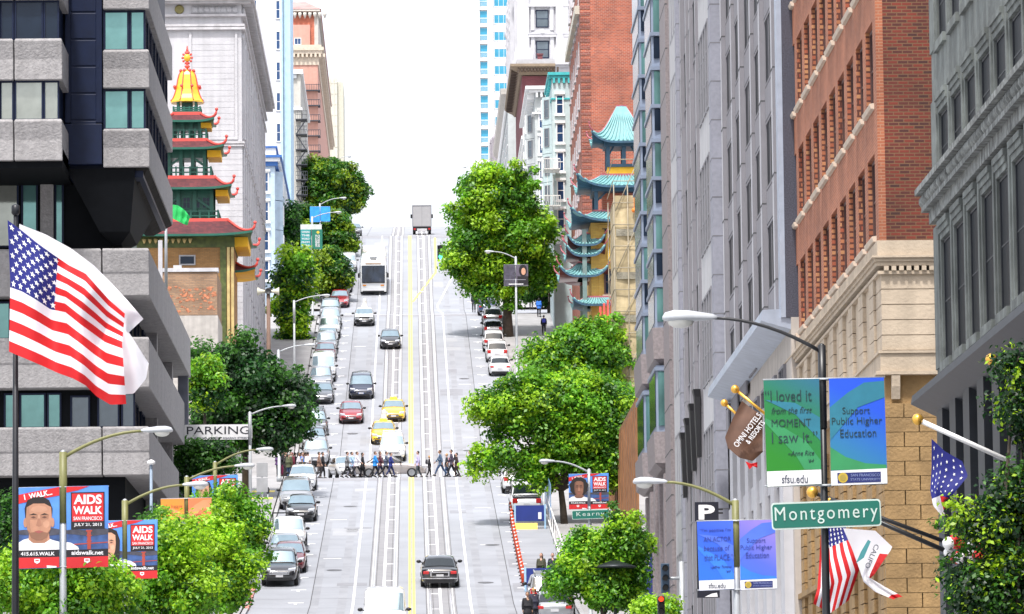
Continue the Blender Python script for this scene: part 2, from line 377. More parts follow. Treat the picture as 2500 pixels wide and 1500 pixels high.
PT = dict(black=paint('black', (.004, .004, .006), 0), white=paint('white', (.76, .77, .78), 0), silver=paint('silver', (.38, .39, .41), .6), grey=paint('grey', (.12, .125, .135), .5),
          red=paint('red', (.3, .008, .018)), maroon=paint('maroon', (.16, .012, .02)), yellow=paint('taxi yellow', (.85, .52, .004), 0), blue=paint('blue', (.03, .06, .16)), beige=paint('champagne', (.40, .36, .34), .5), navy=paint('navy', (.012, .02, .05)))
KIND = {  # L, W, H, zb, belt, hood, wsY, rfY, rrY, rgY, trunk, wheel r, tuck
    'sedan': (4.85, 1.84, 1.46, .24, .98, .92, .95, .2, -.95, -1.62, 1.02, .33, .74),
    'town': (5.45, 1.98, 1.48, .26, 1.0, .95, .95, .25, -1.05, -1.75, 1.02, .34, .74),
    'hatch': (4.35, 1.80, 1.50, .24, 1.0, .94, 1.05, .3, -1.3, -2.02, 1.02, .32, .74),
    'suv': (4.70, 1.90, 1.74, .32, 1.12, 1.08, .95, .35, -1.85, -2.26, 1.12, .37, .76),
    'minivan': (5.05, 1.98, 1.77, .27, 1.08, 1.0, 1.55, .65, -2.05, -2.44, 1.08, .34, .78),
    'van': (5.3, 2.02, 2.12, .32, 1.2, 1.14, 1.75, 1.15, -2.45, -2.6, 1.2, .36, .86),
    'pickup': (5.6, 1.98, 1.86, .4, 1.18, 1.14, 1.15, .55, -.45, -.75, 1.12, .4, .78)}
def build_car(kind):
    L, W, H, zb, belt, hood, ws, rf, rr_, rg, trunk, wr, tuck = KIND[kind]; h = L / 2; w2 = W / 2
    root = bpy.data.objects.new('car', None); COL.objects.link(root)
    b = MB(); st = []
    def sec(y, w, zt, z0=zb): return [(0, y, z0), (w * .88, y, z0), (w * .97, y, z0 + .12), (w, y, z0 + (zt - z0) * .5), (w * .985, y, zt - .14), (w * .94, y, zt - .03), (w * .62, y, zt + .015), (0, y, zt + .03)]
    def ring(s): return s + [(-x, y, z) for x, y, z in reversed(s[1:-1])]
    pr = [(-h, .80, trunk - .22, zb + .18), (-h + .06, .9, trunk - .06, zb + .06), (-h + .3, .97, trunk, zb), (rg, .99, belt), (ws, 1, belt), (h - .9, .985, hood - .02), (h - .35, .94, hood - .1), (h - .08, .84, hood - .24, zb + .05), (h, .72, hood - .34, zb + .16)]
    b.loft([ring(sec(p[0], w2 * p[1], p[2], *(p[3:]))) for p in pr], 0, True)
    b.build('body', PT['black'], root, local=True)
    wb_, wr_ = w2 * .93, w2 * tuck
    def gs(y, w, z): return [(w, y, belt - .05), (w + (wr_ - w) * .0, y, belt)] if False else None
    g = MB(); zc = belt - .03
    def gsec(y, wl, wt, z): return [(-wl, y, zc), (-wt, y, z - .06), (-wt * .8, y, z), (0, y, z + .025), (wt * .8, y, z), (wt, y, z - .06), (wl, y, zc)]
    secs = [gsec(ws, wb_ * .98, wb_ * .97, zc + .03), gsec(rf, wb_, wr_, H - .03), gsec((rf + rr_) / 2, wb_, wr_, H), gsec(rr_, wb_, wr_ * .98, H - .04), gsec(rg, wb_ * .95, wb_ * .93, zc + .03 if kind not in ('van',) else zc + .03)]
    g.loft(secs, 0, True, caps=False)
    g.build('roof', PT['black'], root, local=True)
    def pane(a, b_, c, d, inset=.08, off=.012):    # a,b bottom; c,d top
        a, b_, c, d = map(Vector, (a, b_, c, d)); ce = (a + b_ + c + d) / 4
        n = (b_ - a).cross(d - a).normalized(); n = n if n.dot(ce - Vector((0, (rf + rr_) / 2, belt))) > 0 else -n
        return [p.lerp(ce, inset) + n * off for p in (a, b_, c, d)]
    zt = H - .07
    def screen(A, B, t0, t1, lo, hi):       # glass that follows the curve of the greenhouse between two sections
        A, B = [Vector(p) for p in A[1:6]], [Vector(p) for p in B[1:6]]; mid = Vector((0, (rf + rr_) / 2, belt)); rows = []
        n = (B[2] - A[2]).cross(Vector((1, 0, 0))).normalized(); n = n if n.dot((A[2] + B[2]) / 2 - mid) > 0 else -n
        for t in (t0, (t0 + t1) / 2, t1):
            row = [A[i].lerp(B[i], t) for i in range(5)]; row[0] = row[0].lerp(row[1], lo); row[4] = row[4].lerp(row[3], lo); rows.append([p + n * .02 for p in row])
        q = MB(); q.loft(rows, 0, True, caps=False, closed=False); return q
    screen(secs[0], secs[1], .05, .93, .12, 0).build('windscreen', CARGLASS, root, local=True)
    screen(secs[4], secs[3], .10, .88, .3, 0).build('rear_window', CARGLASSD, root, local=True)
    for s in (-1, 1):
        q = MB(); m_ = (rf + rr_) / 2
        q.add(pane((s * wb_, ws - .15, zc + .03), (s * wb_, m_ + .05, zc + .03), (s * wr_, m_ + .05, zt - .02), (s * wr_, rf - .08, zt - .02), .06, .034), [(0, 1, 2, 3)])
        q.add(pane((s * wb_, m_ - .03, zc + .03), (s * wb_ * .96, rg + .25, zc + .03), (s * wr_, rr_ + .06, zt - .02), (s * wr_, m_ - .03, zt - .02), .06, .034), [(0, 1, 2, 3)])
        q.build('side_window', CARGLASSD, root, local=True)
        mb = MB(); mb.ball((s * (w2 + .1), ws - .22, belt + .07), (.13, .07, .09), n=8, m=5); mb.box(s * (w2 - .08), s * (w2 + .05), ws - .25, ws - .19, belt + .01, belt + .05); mb.build('wing_mirror', TRIM if kind != 'town' else TRIM, root, local=True)
        for y in (h - .95, -h + 1.02):
            t_ = MB(); x0, x1 = s * (w2 - .2), s * (w2 + .012)
            t_.loft([[(x, y + r_ * math.cos(2 * PI * k / 16), wr + r_ * math.sin(2 * PI * k / 16)) for k in range(16)] for x, r_ in ((x0, wr), (x1 - s * .03, wr), (x1, wr * .93))], 0, True)
            a_ = t_.build('wheel', TYRE, root, local=True)
            c_ = MB(); c_.loft([[(x, y + r_ * math.cos(2 * PI * k / 16), wr + r_ * math.sin(2 * PI * k / 16)) for k in range(16)] for x, r_ in ((x1 - s * .05, wr * .66), (x1 + s * .008, wr * .66), (x1 + s * .004, wr * .2))], 0, False)
            c_.build('rim', RIM, a_, local=True)
        f = MB(); zl = hood - .24
        f.loft([[(s * w2 * .48, h - .03, zl - .09), (s * w2 * .48, h - .02, zl + .06), (s * w2 * .5, h - .25, zl + .12)], [(s * w2 * .86, h - .14, zl - .08), (s * w2 * .86, h - .14, zl + .09), (s * w2 * .9, h - .42, zl + .15)]], 0); f.build('headlight', HEAD, root, local=True)
        f = MB(); tz = trunk - .16; tt = .1 if kind in ('sedan', 'town') else .22
        f.box(s * w2 * .56, s * w2 * .88, -h - .012, -h + .2, tz - .12, tz - .12 + tt + .06); f.build('tail_light', TAIL, root, bevel=.03, local=True)
    f = MB(); f.box(-w2 * .44, w2 * .44, h - .05, h + .014, hood - .46, hood - .3); f.build('grille', TRIM, root, bevel=.02, local=True)
    f = MB()
    for k in range(2): f.box(-w2 * .42, w2 * .42, h, h + .022, hood - .43 + k * .07, hood - .405 + k * .07)
    f.build('grille_bar', CHROME, root, local=True)
    f = MB(); f.loft([[(-w2 * .8, h - .2, z), (-w2 * .66, h + .008, z), (w2 * .66, h + .008, z), (w2 * .8, h - .2, z)] for z in (zb + .02, zb + .16)]); f.build('front_bumper', TRIM, root, local=True)
    f = MB(); f.loft([[(-w2 * .84, -h + .2, z), (-w2 * .74, -h - .008, z), (w2 * .74, -h - .008, z), (w2 * .84, -h + .2, z)] for z in (zb + .02, zb + .2)]); f.build('rear_bumper', TRIM, root, local=True)
    for y, z in ((h + .026, zb + .26), (-h - .03, trunk - .34)):
        f = MB(); f.box(-.19, .19, y - .01, y + .012, z - .06, z + .06); f.build('number_plate', PLATE, root, local=True)
    if kind == 'pickup':
        f = MB(); f.box(-w2 * .86, w2 * .86, -h + .1, rg - .08, belt - .02, belt + .02); f.build('bed_cover', TRIM, root, local=True)
    return root
PROTO = {}
def place(o, X, Y, away, yaw=0, lift=0):
    m = Matrix.Rotation(math.atan(gslope(Y)), 4, 'X') @ Matrix.Rotation((0 if away else PI) + yaw, 4, 'Z')
    o.rotation_euler = m.to_euler(); o.location = (X, Y, gz(Y) + lift)
def car(kind, colour, label, X, Y, away=False, yaw=0, cat='car', group=None, name='parked_car', roof=None, dark=False, lowblack=False):
    if kind not in PROTO:
        PROTO[kind] = build_car(kind); o = PROTO[kind]
    else: o = copy_tree(PROTO[kind])
    o.name = name; tag(o, label, cat, group); place(o, X, Y, away, yaw, .012)
    for c in KIDS.get(o.session_uid, []):
        base = c.name.split('.')[0]
        if base in ('body', 'roof'):
            p = PT[roof] if (base == 'roof' and roof) else PT[colour]
            c.material_slots[0].link = 'OBJECT'; c.material_slots[0].material = p
        if base == 'windscreen' and dark: c.material_slots[0].link = 'OBJECT'; c.material_slots[0].material = CARGLASSD
    return o
def extra(o, b, name, m, bevel=0): return b.build(name, m, o, bevel, local=True)
# ================================================================== people
def skin_mesh(verts, edges, sub=2):
    me = bpy.data.meshes.new('sk'); me.from_pydata([v[:3] for v in verts], edges, []); o = bpy.data.objects.new('sk', me); COL.objects.link(o)
    m = o.modifiers.new('s', 'SKIN'); s = o.modifiers.new('u', 'SUBSURF'); s.levels = sub; s.render_levels = sub
    for i, v in enumerate(verts):
        r_ = v[3]; me.skin_vertices[0].data[i].radius = (r_ * (v[4] if len(v) > 4 else 1), r_); me.skin_vertices[0].data[i].use_root = (i == 0)
    bpy.context.view_layer.update()
    nm = bpy.data.meshes.new_from_object(o.evaluated_get(bpy.context.evaluated_depsgraph_get())); bpy.data.objects.remove(o)
    for p in nm.polygons: p.use_smooth = True
    return nm
def limb(a, l1, l2, a1, a2, sx):   # sagittal swing angles of the two segments (forward +y)
    p1 = a + Vector((sx * .15, math.sin(a1), -math.cos(a1))).normalized() * l1
    return p1, p1 + Vector((0, math.sin(a2), -math.cos(a2))) * l2
POSES = {  # (Lthigh, Lshin, Rthigh, Rshin, Larm, Lfore, Rarm, Rfore, lean)
    'stride': (.45, .25, -.28, -.62, -.35, -.1, .35, .6, .05), 'step': (.25, .05, -.12, -.45, -.2, 0, .2, .4, .03), 'stand': (.03, -.02, -.03, -.06, .04, .12, -.02, .1, 0), 'wide': (.6, .35, -.42, -.75, -.4, -.1, .5, .8, .1), 'phone': (.04, -.03, -.02, -.05, .15, 1.5, .0, .12, 0)}
PB = {}
SKINM = [mat('skin fair', (.5, .3, .22), .55, var=.04), mat('skin tan', (.34, .19, .12), .55, var=.04), mat('skin brown', (.14, .07, .045), .55, var=.04)]
def pose_meshes(pose):
    if pose in PB: return PB[pose]
    A = POSES[pose]; hip = Vector((0, 0, .93)); lean = A[8]
    def up(z): return Vector((0, math.sin(lean) * z, .93 + math.cos(lean) * z))
    pel, wst, chest, neck, headc = up(0), up(.16), up(.38), up(.54), up(.70)
    V = []; E = []
    def add(p, r, par=None, sx=1): V.append((p.x, p.y, p.z, r, sx)); i = len(V) - 1; (E.append((par, i)) if par is not None else None); return i
    def run(grow, legs=True, arms=True, body=True):
        V.clear(); E.clear(); g = grow
        i0 = add(pel, .118 + g, sx=1.25)
        if g and not legs: add(pel - Vector((0, 0, .13)), .122 + g, i0, 1.25)
        if g and not arms: add(wst, .098 + g, i0, 1.2)
        J = {}
        if arms or body:
            a = add(wst, .105 + g, i0, 1.3); c = add(chest, .12 + g, a, 1.35); n = add(neck, (.055 + g * .6), c)
        if body and g == 0: hd = add(headc - Vector((0, 0, .06)), .06, n)
        for s, k in ((-1, 0), (1, 2)):
            hp = pel + Vector((s * .095, 0, -.06)); kn, an = limb(hp, .43, .42, A[k], A[k + 1], s * .1)
            J['kn', s], J['an', s] = kn, an
            if legs:
                h_ = add(hp, .088 + g, i0); k_ = add(kn, .056 + g, h_); n_ = add(an if g == 0 else an + (kn - an) * .1, .036 + g * 1.3, k_)
                if g == 0: add(an + Vector((0, .12, -.045)), .02, n_)
            sh = chest + Vector((s * .185, 0, .09)); el, wr = limb(sh, .28, .25, A[4 + k], A[5 + k], s * .8)
            J['sh', s], J['el', s], J['wr', s] = sh, el, wr
            if arms:
                s_ = add(sh, .05 + g, c); e_ = add(el, .038 + g, s_); w_ = add(wr + (el - wr) * (.1 if g else 0), .027 + g, e_)
                if g == 0: add(wr + (wr - el).normalized() * .07, .028, w_)
        return list(V), list(E), J
    v, e, J = run(0); body = skin_mesh(v, e, 1)
    # head, face and fingers join the body mesh
    b = MB(); hc = headc
    b.ball(hc, (.078, .098, .118), 0, 14, 10); b.ball(hc + Vector((0, .1, -.012)), (.014, .022, .024), 0, 6, 4)
    for s in (-1, 1):
        b.ball(hc + Vector((s * .08, -.005, -.01)), (.014, .024, .034), 0, 6, 4); b.ball(hc + Vector((s * .03, .086, .012)), (.013, .012, .009), 1, 6, 4)
        wr, el = J['wr', s], J['el', s]; d = (wr - el).normalized(); p = wr + d * .075; sd = Vector((0, 1, 0)) - d * d.y
        sd = sd.normalized() if sd.length > .01 else Vector((0, 0, 1))
        for k, ln in enumerate((.066, .076, .07, .054)):
            q = p + sd * (.027 - .018 * k); b.tube([q, q + d * ln * .55, q + d * ln * .9 + Vector((-s * .02, 0, 0))], [.010, .009, .006], 5)
        q = wr + d * .03 + sd * .026; b.tube([q, q + d * .03 + sd * .025, q + d * .06 + sd * .028], [.011, .01, .007], 5)
    b.ball(hc + Vector((0, .083, -.058)), (.026, .012, .006), 2, 6, 4)
    bm = bmesh.new(); bm.from_mesh(body); t_ = b.mesh('t', [])
    bm.from_mesh(t_); bm.to_mesh(body); bm.free()
    for m_ in (SKINM[0], TRIM, mat('lips', (.3, .09, .08), .5)): body.materials.append(m_)
    nb = len(body.polygons) - len(b.m)
    for i, mi in enumerate(b.m): body.polygons[nb + i].material_index = mi
    v, e, _ = run(.03, legs=False); topm = skin_mesh(v, e, 1)
    v, e, _ = run(.018, arms=False, body=False); trm = skin_mesh(v, e, 1)
    sh = MB()
    for s in (-1, 1):
        an, kn = J['an', s], J['kn', s]; a = math.atan2((an - kn).y, -(an - kn).z) * .6
        R_ = Matrix.Rotation(a, 3, 'X')
        rings = [[an + R_ @ Vector((x * w_, y, z)) for x, z in ((-1, -.075), (1, -.075), (.85, zt), (-.85, zt))] for y, w_, zt in ((-.085, .042, .0), (-.03, .052, .05), (.06, .054, .03), (.15, .052, -.005), (.2, .034, -.035))]
        sh.loft(rings, 0, True)
    hair = MB(); hair.ball(hc + Vector((0, -.022, .028)), (.086, .098, .106), 0, 12, 7)
    long_ = MB(); long_.ball(hc + Vector((0, -.025, .024)), (.09, .1, .11), 0, 12, 7); long_.loft([[hc + Vector((x * w_, y - .06, z)) for x, y in ((-1, -.03), (1, -.03), (1, .03), (-1, .03))] for z, w_ in ((.03, .085), (-.12, .085), (-.24, .06))], 0, True)
    shoes = sh.mesh('shoes', [TRIM]); hm = hair.mesh('hair', [TRIM]); hl = long_.mesh('hair', [TRIM])
    skirt = MB(); skirt.loft([[(pel.x + rx * math.cos(2 * PI * k / 14), pel.y + ry * math.sin(2 * PI * k / 14), z) for k in range(14)] for z, rx, ry in ((1.02, .16, .13), (.85, .19, .15), (.55, .22, .22))], 0, True)
    pk = MB(); pk.rect([(1.08, -.14, .14, -.3, -.13), (1.2, -.16, .16, -.33, -.13), (1.42, -.13, .13, -.28, -.13)])
    PB[pose] = (body, topm, trm, shoes, hm, hl, skirt.mesh('coat_skirt', [TRIM]), pk.mesh('backpack', [TRIM]))
    for m_ in (topm, trm): m_.materials.append(TRIM)
    return PB[pose]
CLOTH = {}
def cloth(rgb): return mat('cloth %.2f %.2f %.2f' % rgb, rgb, .85, var=.12, scale=9)
HAIRC = dict(k=mat('hair black', (.008, .007, .006), .6), b=mat('hair brown', (.06, .03, .015), .6), g=mat('hair grey', (.32, .31, .3), .7), y=mat('hair blond', (.4, .24, .09), .6))
def person(label, X, Y, pose, heading, top, legs, hair='k', skin=0, h=1.0, long_hair=False, coat=None, pack=None, lift=0, group=None, hood=None):
    """heading: angle of the facing direction, 0 = away up the street, 90 = left, -90 = right"""
    body, topm, trm, shoes, hm, hl, sk, pk = pose_meshes(pose)
    t = thing('person', label, 'person', (X, Y, gz(Y) + lift), math.radians(heading), group); t.scale = (h,) * 3
    b = obj('body', body, t, mats=[SKINM[skin]]); obj('shirt', topm, t, mats=[cloth(top)]); obj('trousers', trm, t, mats=[cloth(legs)])
    obj('shoes', shoes, t); obj('hair', hl if long_hair else hm, t, mats=[HAIRC[hair] if hood is None else cloth(hood)])
    if coat: obj('coat_skirt', sk, t, mats=[cloth(coat)])
    if pack: 
        obj('backpack', pk, t, mats=[cloth(pack)])
    return t
# ================================================================== lamps, signs
def lamp(label, X, Y, ztop, tip, mat_up, mat_low=None, group='cobra head street lamps', r=.085, head=1.0, rise=.55, base=None):
    """tip: (x, z) of the far end of the head in world coordinates; the arm swings from the pole top towards it"""
    z0 = gz(Y) + .12; t = thing('street_lamp', label, 'street lamp', (X, Y, z0), group=group); H = ztop - z0
    b = MB(); b.tube([(0, 0, 0), (0, 0, .35), (0, 0, .36), (0, 0, H * .5), (0, 0, H)], [r * 2, r * 2, r * 1.25, r * 1.1, r * .85], 10); b.ball((0, 0, H), r * .9, n=8, m=4); b.build('pole', mat_low or mat_up, t, local=True)
    dx, dz = tip[0] - X, tip[1] - ztop; s = 1 if dx > 0 else -1; hl = .72 * head
    ex = dx - s * hl; P = []
    for k in range(9):
        u = k / 8; P.append((ex * u, 0, H - .12 + (dz + .12) * (1 - (1 - u) ** 1.9)))
    b = MB(); b.tube(P, [r * .55 - r * .15 * k / 8 for k in range(9)], 8); b.tube([(0, 0, H - 1.7), (0, 0, H + .02)], r * 1.12, 10); b.build('arm', mat_up, t, local=True)
    b = MB(); prof = [(-.06, .03, .03), (.0, .05, .06), (.12, .075, .08), (.35, .15, .115), (.55, .165, .12), (.68, .11, .085), (.72, .03, .03)]
    rings = []
    for q, wy, hz in prof:
        q *= head; c = (ex + s * q, H + dz)
        rings.append([(c[0], wy * math.cos(a) * head, c[1] + (hz * math.sin(a) * (1 if math.sin(a) > 0 else .45)) * head) for a in [2 * PI * k / 12 for k in range(12)]])
    b.loft(rings, 0, True); hd = b.build('lamp_head', M['lampw'], t, local=True)
    b = MB(); b.ball((ex + s * .46 * head, 0, H + dz - .045 * head), (.19 * head, .12 * head, .1 * head), n=10, m=6); b.build('lens', M['lens'], hd, local=True)
    return t
def plate(b, x0, x1, z0, z1, y=0, t=.02, mi=0): b.box(x0, x1, y - t / 2, y + t / 2, z0, z1, mi)
def polyface(parent, name, pts, y, m): 
    b = MB(); n = len(pts); b.prism(pts, y - .002, y + .002); return b.build(name, m, parent, local=True)
def disc(cx_, cz, rx, rz, n=18, a0=0, a1=2 * PI): return [(cx_ + rx * math.cos(a0 + (a1 - a0) * k / (n if a1 - a0 > 6.2 else n - 1)), cz + rz * math.sin(a0 + (a1 - a0) * k / (n if a1 - a0 > 6.2 else n - 1))) for k in range(n)]
def flag(name, label, rows, D, tf, colf, mats, nu=40, nv=26, wave=.12, nw=3.0, stars=None, cat='flag', group=None, thick=0, depth=None):
    """rows: polylines of points (zoom pixels) running from the hoist to the fly, first is the top edge, last the bottom edge"""
    def samp(pl, u):
        u = u * (len(pl) - 1); i = min(int(u), len(pl) - 2); f = u - i; return (pl[i][0] * (1 - f) + pl[i + 1][0] * f, pl[i][1] * (1 - f) + pl[i + 1][1] * f)
    def S(u, v):
        q = [samp(r_, u) for r_ in rows]; p = samp(q, v); px, py = tf(*p)
        dd = D + (wave * math.sin(u * nw * 2 * PI + v * 2.2 + .6) * min(1, u * 2 + .1)) + wave * .5 * math.sin(v * 9 + u * 5) * u
        return at(px, py, dd)
    b = MB(); v = [S(i / nu, j / nv) for j in range(nv + 1) for i in range(nu + 1)]
    for j in range(nv):
        for i in range(nu):
            k = j * (nu + 1) + i; b.add([], [], 0); b.f.append((k, k + 1, k + nu + 2, k + nu + 1)); b.m.append(colf((i + .5) / nu, (j + .5) / nv)); b.sm.append(True)
    b.v = [tuple(p) for p in v]
    o = thing(name, label, cat, tuple(S(0, 1)), group=group)
    me_o = b.build('cloth', mats, o)
    if stars:
        sb = MB()
        for (u, v_) in stars:
            ring = []
            for k in range(10):
                r_ = .028 if k % 2 == 0 else .012; a = PI / 2 + k * PI / 5
                p = S(u + r_ * .9 * math.cos(a), v_ - r_ * math.sin(a)); ring.append(p + Vector((0, -.012, 0)))
            c = S(u, v_) + Vector((0, -.014, 0)); sb.add(ring + [c], [(k, (k + 1) % 10, 10) for k in range(10)])
        sb.build('stars', M['whitem'], o)
    return o
# ================================================================== left side buildings
GL = dict(teal=glass('teal glass', (.16, .34, .33), .55), dark=glass('dark glass', (.015, .025, .045), .2, .12, spec=.3), beige=glass('pale reflecting glass', (.34, .36, .33), .55),
          blue=glass('sky blue glass', (.05, .34, .52), .35, var=.35), grey=glass('grey glass', (.12, .15, .18), .4), black=glass('black glass', (.006, .009, .014), 0, .35, spec=.05), deep=glass('deep blue glass', (.03, .08, .2), .4))
CONC = mat('aggregate concrete', (.31, .30, .305), .9, var=.16, scale=5, bump=.5, bscale=9, streak=.14)
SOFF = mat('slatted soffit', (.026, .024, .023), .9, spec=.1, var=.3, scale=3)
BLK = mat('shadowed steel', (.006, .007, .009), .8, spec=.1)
STONE = mat('pale stone', (.52, .515, .54), .85, var=.08, scale=.7, bump=.25, bscale=3, streak=.14)
def win_mesh(name, w_, h_, fr=.08, muntin=(1, 1), mats=None, dep=.1, axis='y', sill=0, head=0):
    """window centred at x=0, base z=0, glass facing -y; axis 'x+' / 'x-' turns it to face the street"""
    b = MB()
    for x0, x1, z0, z1 in ((-w_ / 2, -w_ / 2 + fr, 0, h_), (w_ / 2 - fr, w_ / 2, 0, h_), (-w_ / 2 + fr, w_ / 2 - fr, 0, fr), (-w_ / 2 + fr, w_ / 2 - fr, h_ - fr, h_)): b.box(x0, x1, -dep, .02, z0, z1, 0)
    for i in range(1, muntin[0]): x = -w_ / 2 + w_ * i / muntin[0]; b.box(x - fr * .3, x + fr * .3, -dep * .7, .02, fr, h_ - fr, 0)
    for i in range(1, muntin[1]): z = h_ * i / muntin[1]; b.box(-w_ / 2 + fr, w_ / 2 - fr, -dep * .6, .02, z - fr * .3, z + fr * .3, 0)
    b.box(-w_ / 2 + fr * .9, w_ / 2 - fr * .9, -dep * .25, .015, fr * .9, h_ - fr * .9, 1)
    if sill: b.box(-w_ / 2 - .12, w_ / 2 + .12, -dep - sill, .02, -.16, -.005, 2)
    if head: b.box(-w_ / 2 - .12, w_ / 2 + .12, -dep - head, .02, h_ + .005, h_ + .22, 2)
    return b.mesh(name, mats)
def put(parent, me, p, face='y', name='window', mats=None):
    p = Vector(p) - (parent.location if parent.parent is None else parent.parent.location)
    o = bpy.data.objects.new(name, me); link(o, parent); o.location = p
    o.rotation_euler = (0, 0, {'y': 0, 'x+': PI / 2, 'x-': -PI / 2}[face])
    if mats:
        for i, m_ in enumerate(mats): o.material_slots[i].link = 'OBJECT'; o.material_slots[i].material = m_
    return o
# ---- concrete and navy steel office block
D = 243.0; XF = at(365, 400, D).x
L1 = thing('office_building', 'navy steel office building with grey concrete bands and stepped terraces behind the large flag', 'building', (-20, D, gz(D)))
def z_(px, py, d=D): return at(px, py, d).z
xw0 = at(252, 300, D).x; FL = (z_(300, 122) - z_(300, 315)); PH = z_(300, 122) - z_(300, 215)
def panel(x0, x1, y0, y1, zb, zt, name='concrete_panel', flare=.2):
    zm = zb + (zt - zb) * .5; b = MB()
    b.rect([(zb, x0, x1, y0, y1), (zm, x0, x1, y0, y1), (zt - .12, x0 - flare * 0, x1 + flare * .0, y0 - flare, y1), (zt, x0 + .05, x1 - .05, y0 - flare + .1, y1)])
    return b.build(name, CONC, L1, .04)
FRM = M['navy']
core = MB(); core.box(-34, XF - .35, D + .55, 266, z_(300, 430), z_(300, -190)); core.build('inner_wall', FRM, L1)
for k in range(-1, 2):
    zt = z_(300, 122) - (k - 0) * FL + 0; panel(xw0, XF, D, 267, zt - PH, zt)
    if k < 1:
        zb = zt - FL; hh = FL - PH
        for a, c in ((254, 312), (318, 352)):
            xa, xc = at(a, 300, D).x, at(c, 300, D).x
            put(L1, win_mesh('window', xc - xa + .1, hh, .1, (1, 1), [FRM, GL['teal']], .12), ((xa + xc) / 2, D + .5, zb + .0))
        for i in range(7): put(L1, WS if 'WS' in globals() else globals().setdefault('WS', win_mesh('window', 3.1, hh - .1, .12, (2, 1), [FRM, GL['dark']], .1)), (XF - .33, D + 2.2 + i * 3.25, zb + .05), 'x+')
DL = 238.5; xl1 = at(152, 300, DL).x
core = MB(); core.box(-34, xl1 - .3, DL + .5, D + .54, z_(0, 405, DL), z_(0, -190, DL)); core.build('inner_wall', FRM, L1)
PHL = z_(80, 95, DL) - z_(80, 195, DL)
for k in range(-1, 2):
    zt = z_(80, 95, DL) - k * FL
    xj = at(34, 300, DL).x
    panel(-34, xj - .03, DL, D, zt - PHL, zt); panel(xj + .03, xl1, DL, D, zt - PHL, zt)
    if k < 1:
        zb = zt - FL; hh = FL - PHL
        for a, c in ((-62, -2), (0, 30), (36, 102), (107, 141)):
            xa, xc = at(a, 300, DL).x, at(c, 300, DL).x
            put(L1, win_mesh('window', xc - xa + .08, hh, .08, (1, 1), [FRM, GL['beige'] if k == 0 else GL['dark']], .12), ((xa + xc) / 2, DL + .46, zb))
xa, xc = at(158, 300, D).x, at(249, 300, D).x
b = MB(); b.box(xa, xc, D + .1, D + .6, z_(200, 300), z_(200, -190))
b.rect([(z_(200, 402), xa - .2, xc, D - .1, D + .6), (z_(200, 303), xa - .1, xc, D - .05, D + .6)]); 
for y in range(-100, 300, 66): b.box(xa + .3, xc - .3, D + .06, D + .12, z_(200, y), z_(200, y + 62))
b.build('steel_pier', FRM, L1, .03)
b = MB(); zt = z_(300, 410); zb = z_(300, 545)            # sloping soffit under the wings
b.loft([[(xw0 + .1, D + .2, zt - .01), (XF - .05, D + .2, zt - .01), (XF - .05, 267, zt - .01), (xw0 + .1, 267, zt - .01)], [(xw0 + .9, D + 3.5, zt - .7), (XF - 1.0, D + 3.5, zt - .7), (XF - 1.0, 266, zt - .7), (xw0 + .9, 266, zt - .7)]])
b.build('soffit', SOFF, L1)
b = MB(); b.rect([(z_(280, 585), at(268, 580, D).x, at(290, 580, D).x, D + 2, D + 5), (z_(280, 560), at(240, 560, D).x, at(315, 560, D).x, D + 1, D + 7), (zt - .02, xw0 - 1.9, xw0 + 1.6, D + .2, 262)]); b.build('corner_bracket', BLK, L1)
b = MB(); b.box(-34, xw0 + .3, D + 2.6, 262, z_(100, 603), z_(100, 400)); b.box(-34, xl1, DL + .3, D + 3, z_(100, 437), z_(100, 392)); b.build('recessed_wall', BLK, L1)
for a, c, gk in ((-30, 46, 'beige'), (52, 93, 'teal'), (133, 156, 'teal')):
    xa, xc = at(a, 520, D + 2.6).x, at(c, 520, D + 2.6).x; z0, z1 = z_(100, 604, D + 2.5), z_(100, 446, D + 2.5)
    put(L1, win_mesh('window', xc - xa, z1 - z0, .1, (1, 1), [FRM, GL[gk]], .12), ((xa + xc) / 2, D + 2.58, z0))
b = MB(); xa, xc = at(99, 520, D + 2.4).x, at(131, 520, D + 2.4).x; b.box(xa, xc, D + 2.2, D + 2.9, z_(100, 604), z_(100, 437)); b.build('concrete_pier', CONC, L1)
# stepped terrace bands
XB = at(364, 660, D).x
for (ya, yb, yend) in ((607, 722, 289), (824, 946, 281), (1042, 1160, 274)):
    zt, zb = z_(300, ya), z_(300, yb); xj = at(249, 660, D).x; xe = 0
    for x0, x1 in ((-34, xj - .03), (xj + .03, XB)):
        b = MB(); zm = zb + (zt - zb) * .47
        b.rect([(zb, x0, x1, D, yend), (zm, x0, x1, D, yend), (zm + .06, x0, x1, D - .05, yend), (zt - .1, x0, x1, D - .2, yend), (zt, x0, x1 - .05, D - .12, yend)]); b.build('terrace_band', CONC, L1, .04)
b = MB()
for ya, yb, yend in ((722, 824, 284), (946, 1042, 276), (1160, 1480, 272)): b.box(-34, XB - 1.3, D + 1.3, yend, z_(300, yb) + .01, z_(300, ya) - .01)
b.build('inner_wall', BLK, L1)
for a, c, ya, yb, gk in ((-20, 26, 730, 823, 'teal'), (10, 44, 955, 1042, 'teal'), (48, 112, 955, 1042, 'teal'), (115, 150, 955, 1042, 'teal'), (172, 220, 962, 1042, 'grey'), (238, 292, 955, 1042, 'grey'), (296, 330, 955, 1042, 'grey'), (60, 150, 735, 823, 'dark'), (200, 290, 735, 823, 'dark')):
    dd = D + 1.3; xa, xc = at(a, ya, dd).x, at(c, ya, dd).x; z0, z1 = z_(100, yb), z_(100, ya)
    put(L1, win_mesh('window', xc - xa, z1 - z0, .09, (1, 1), [FRM, GL[gk]], .12), ((xa + xc) / 2, dd - .02, z0))
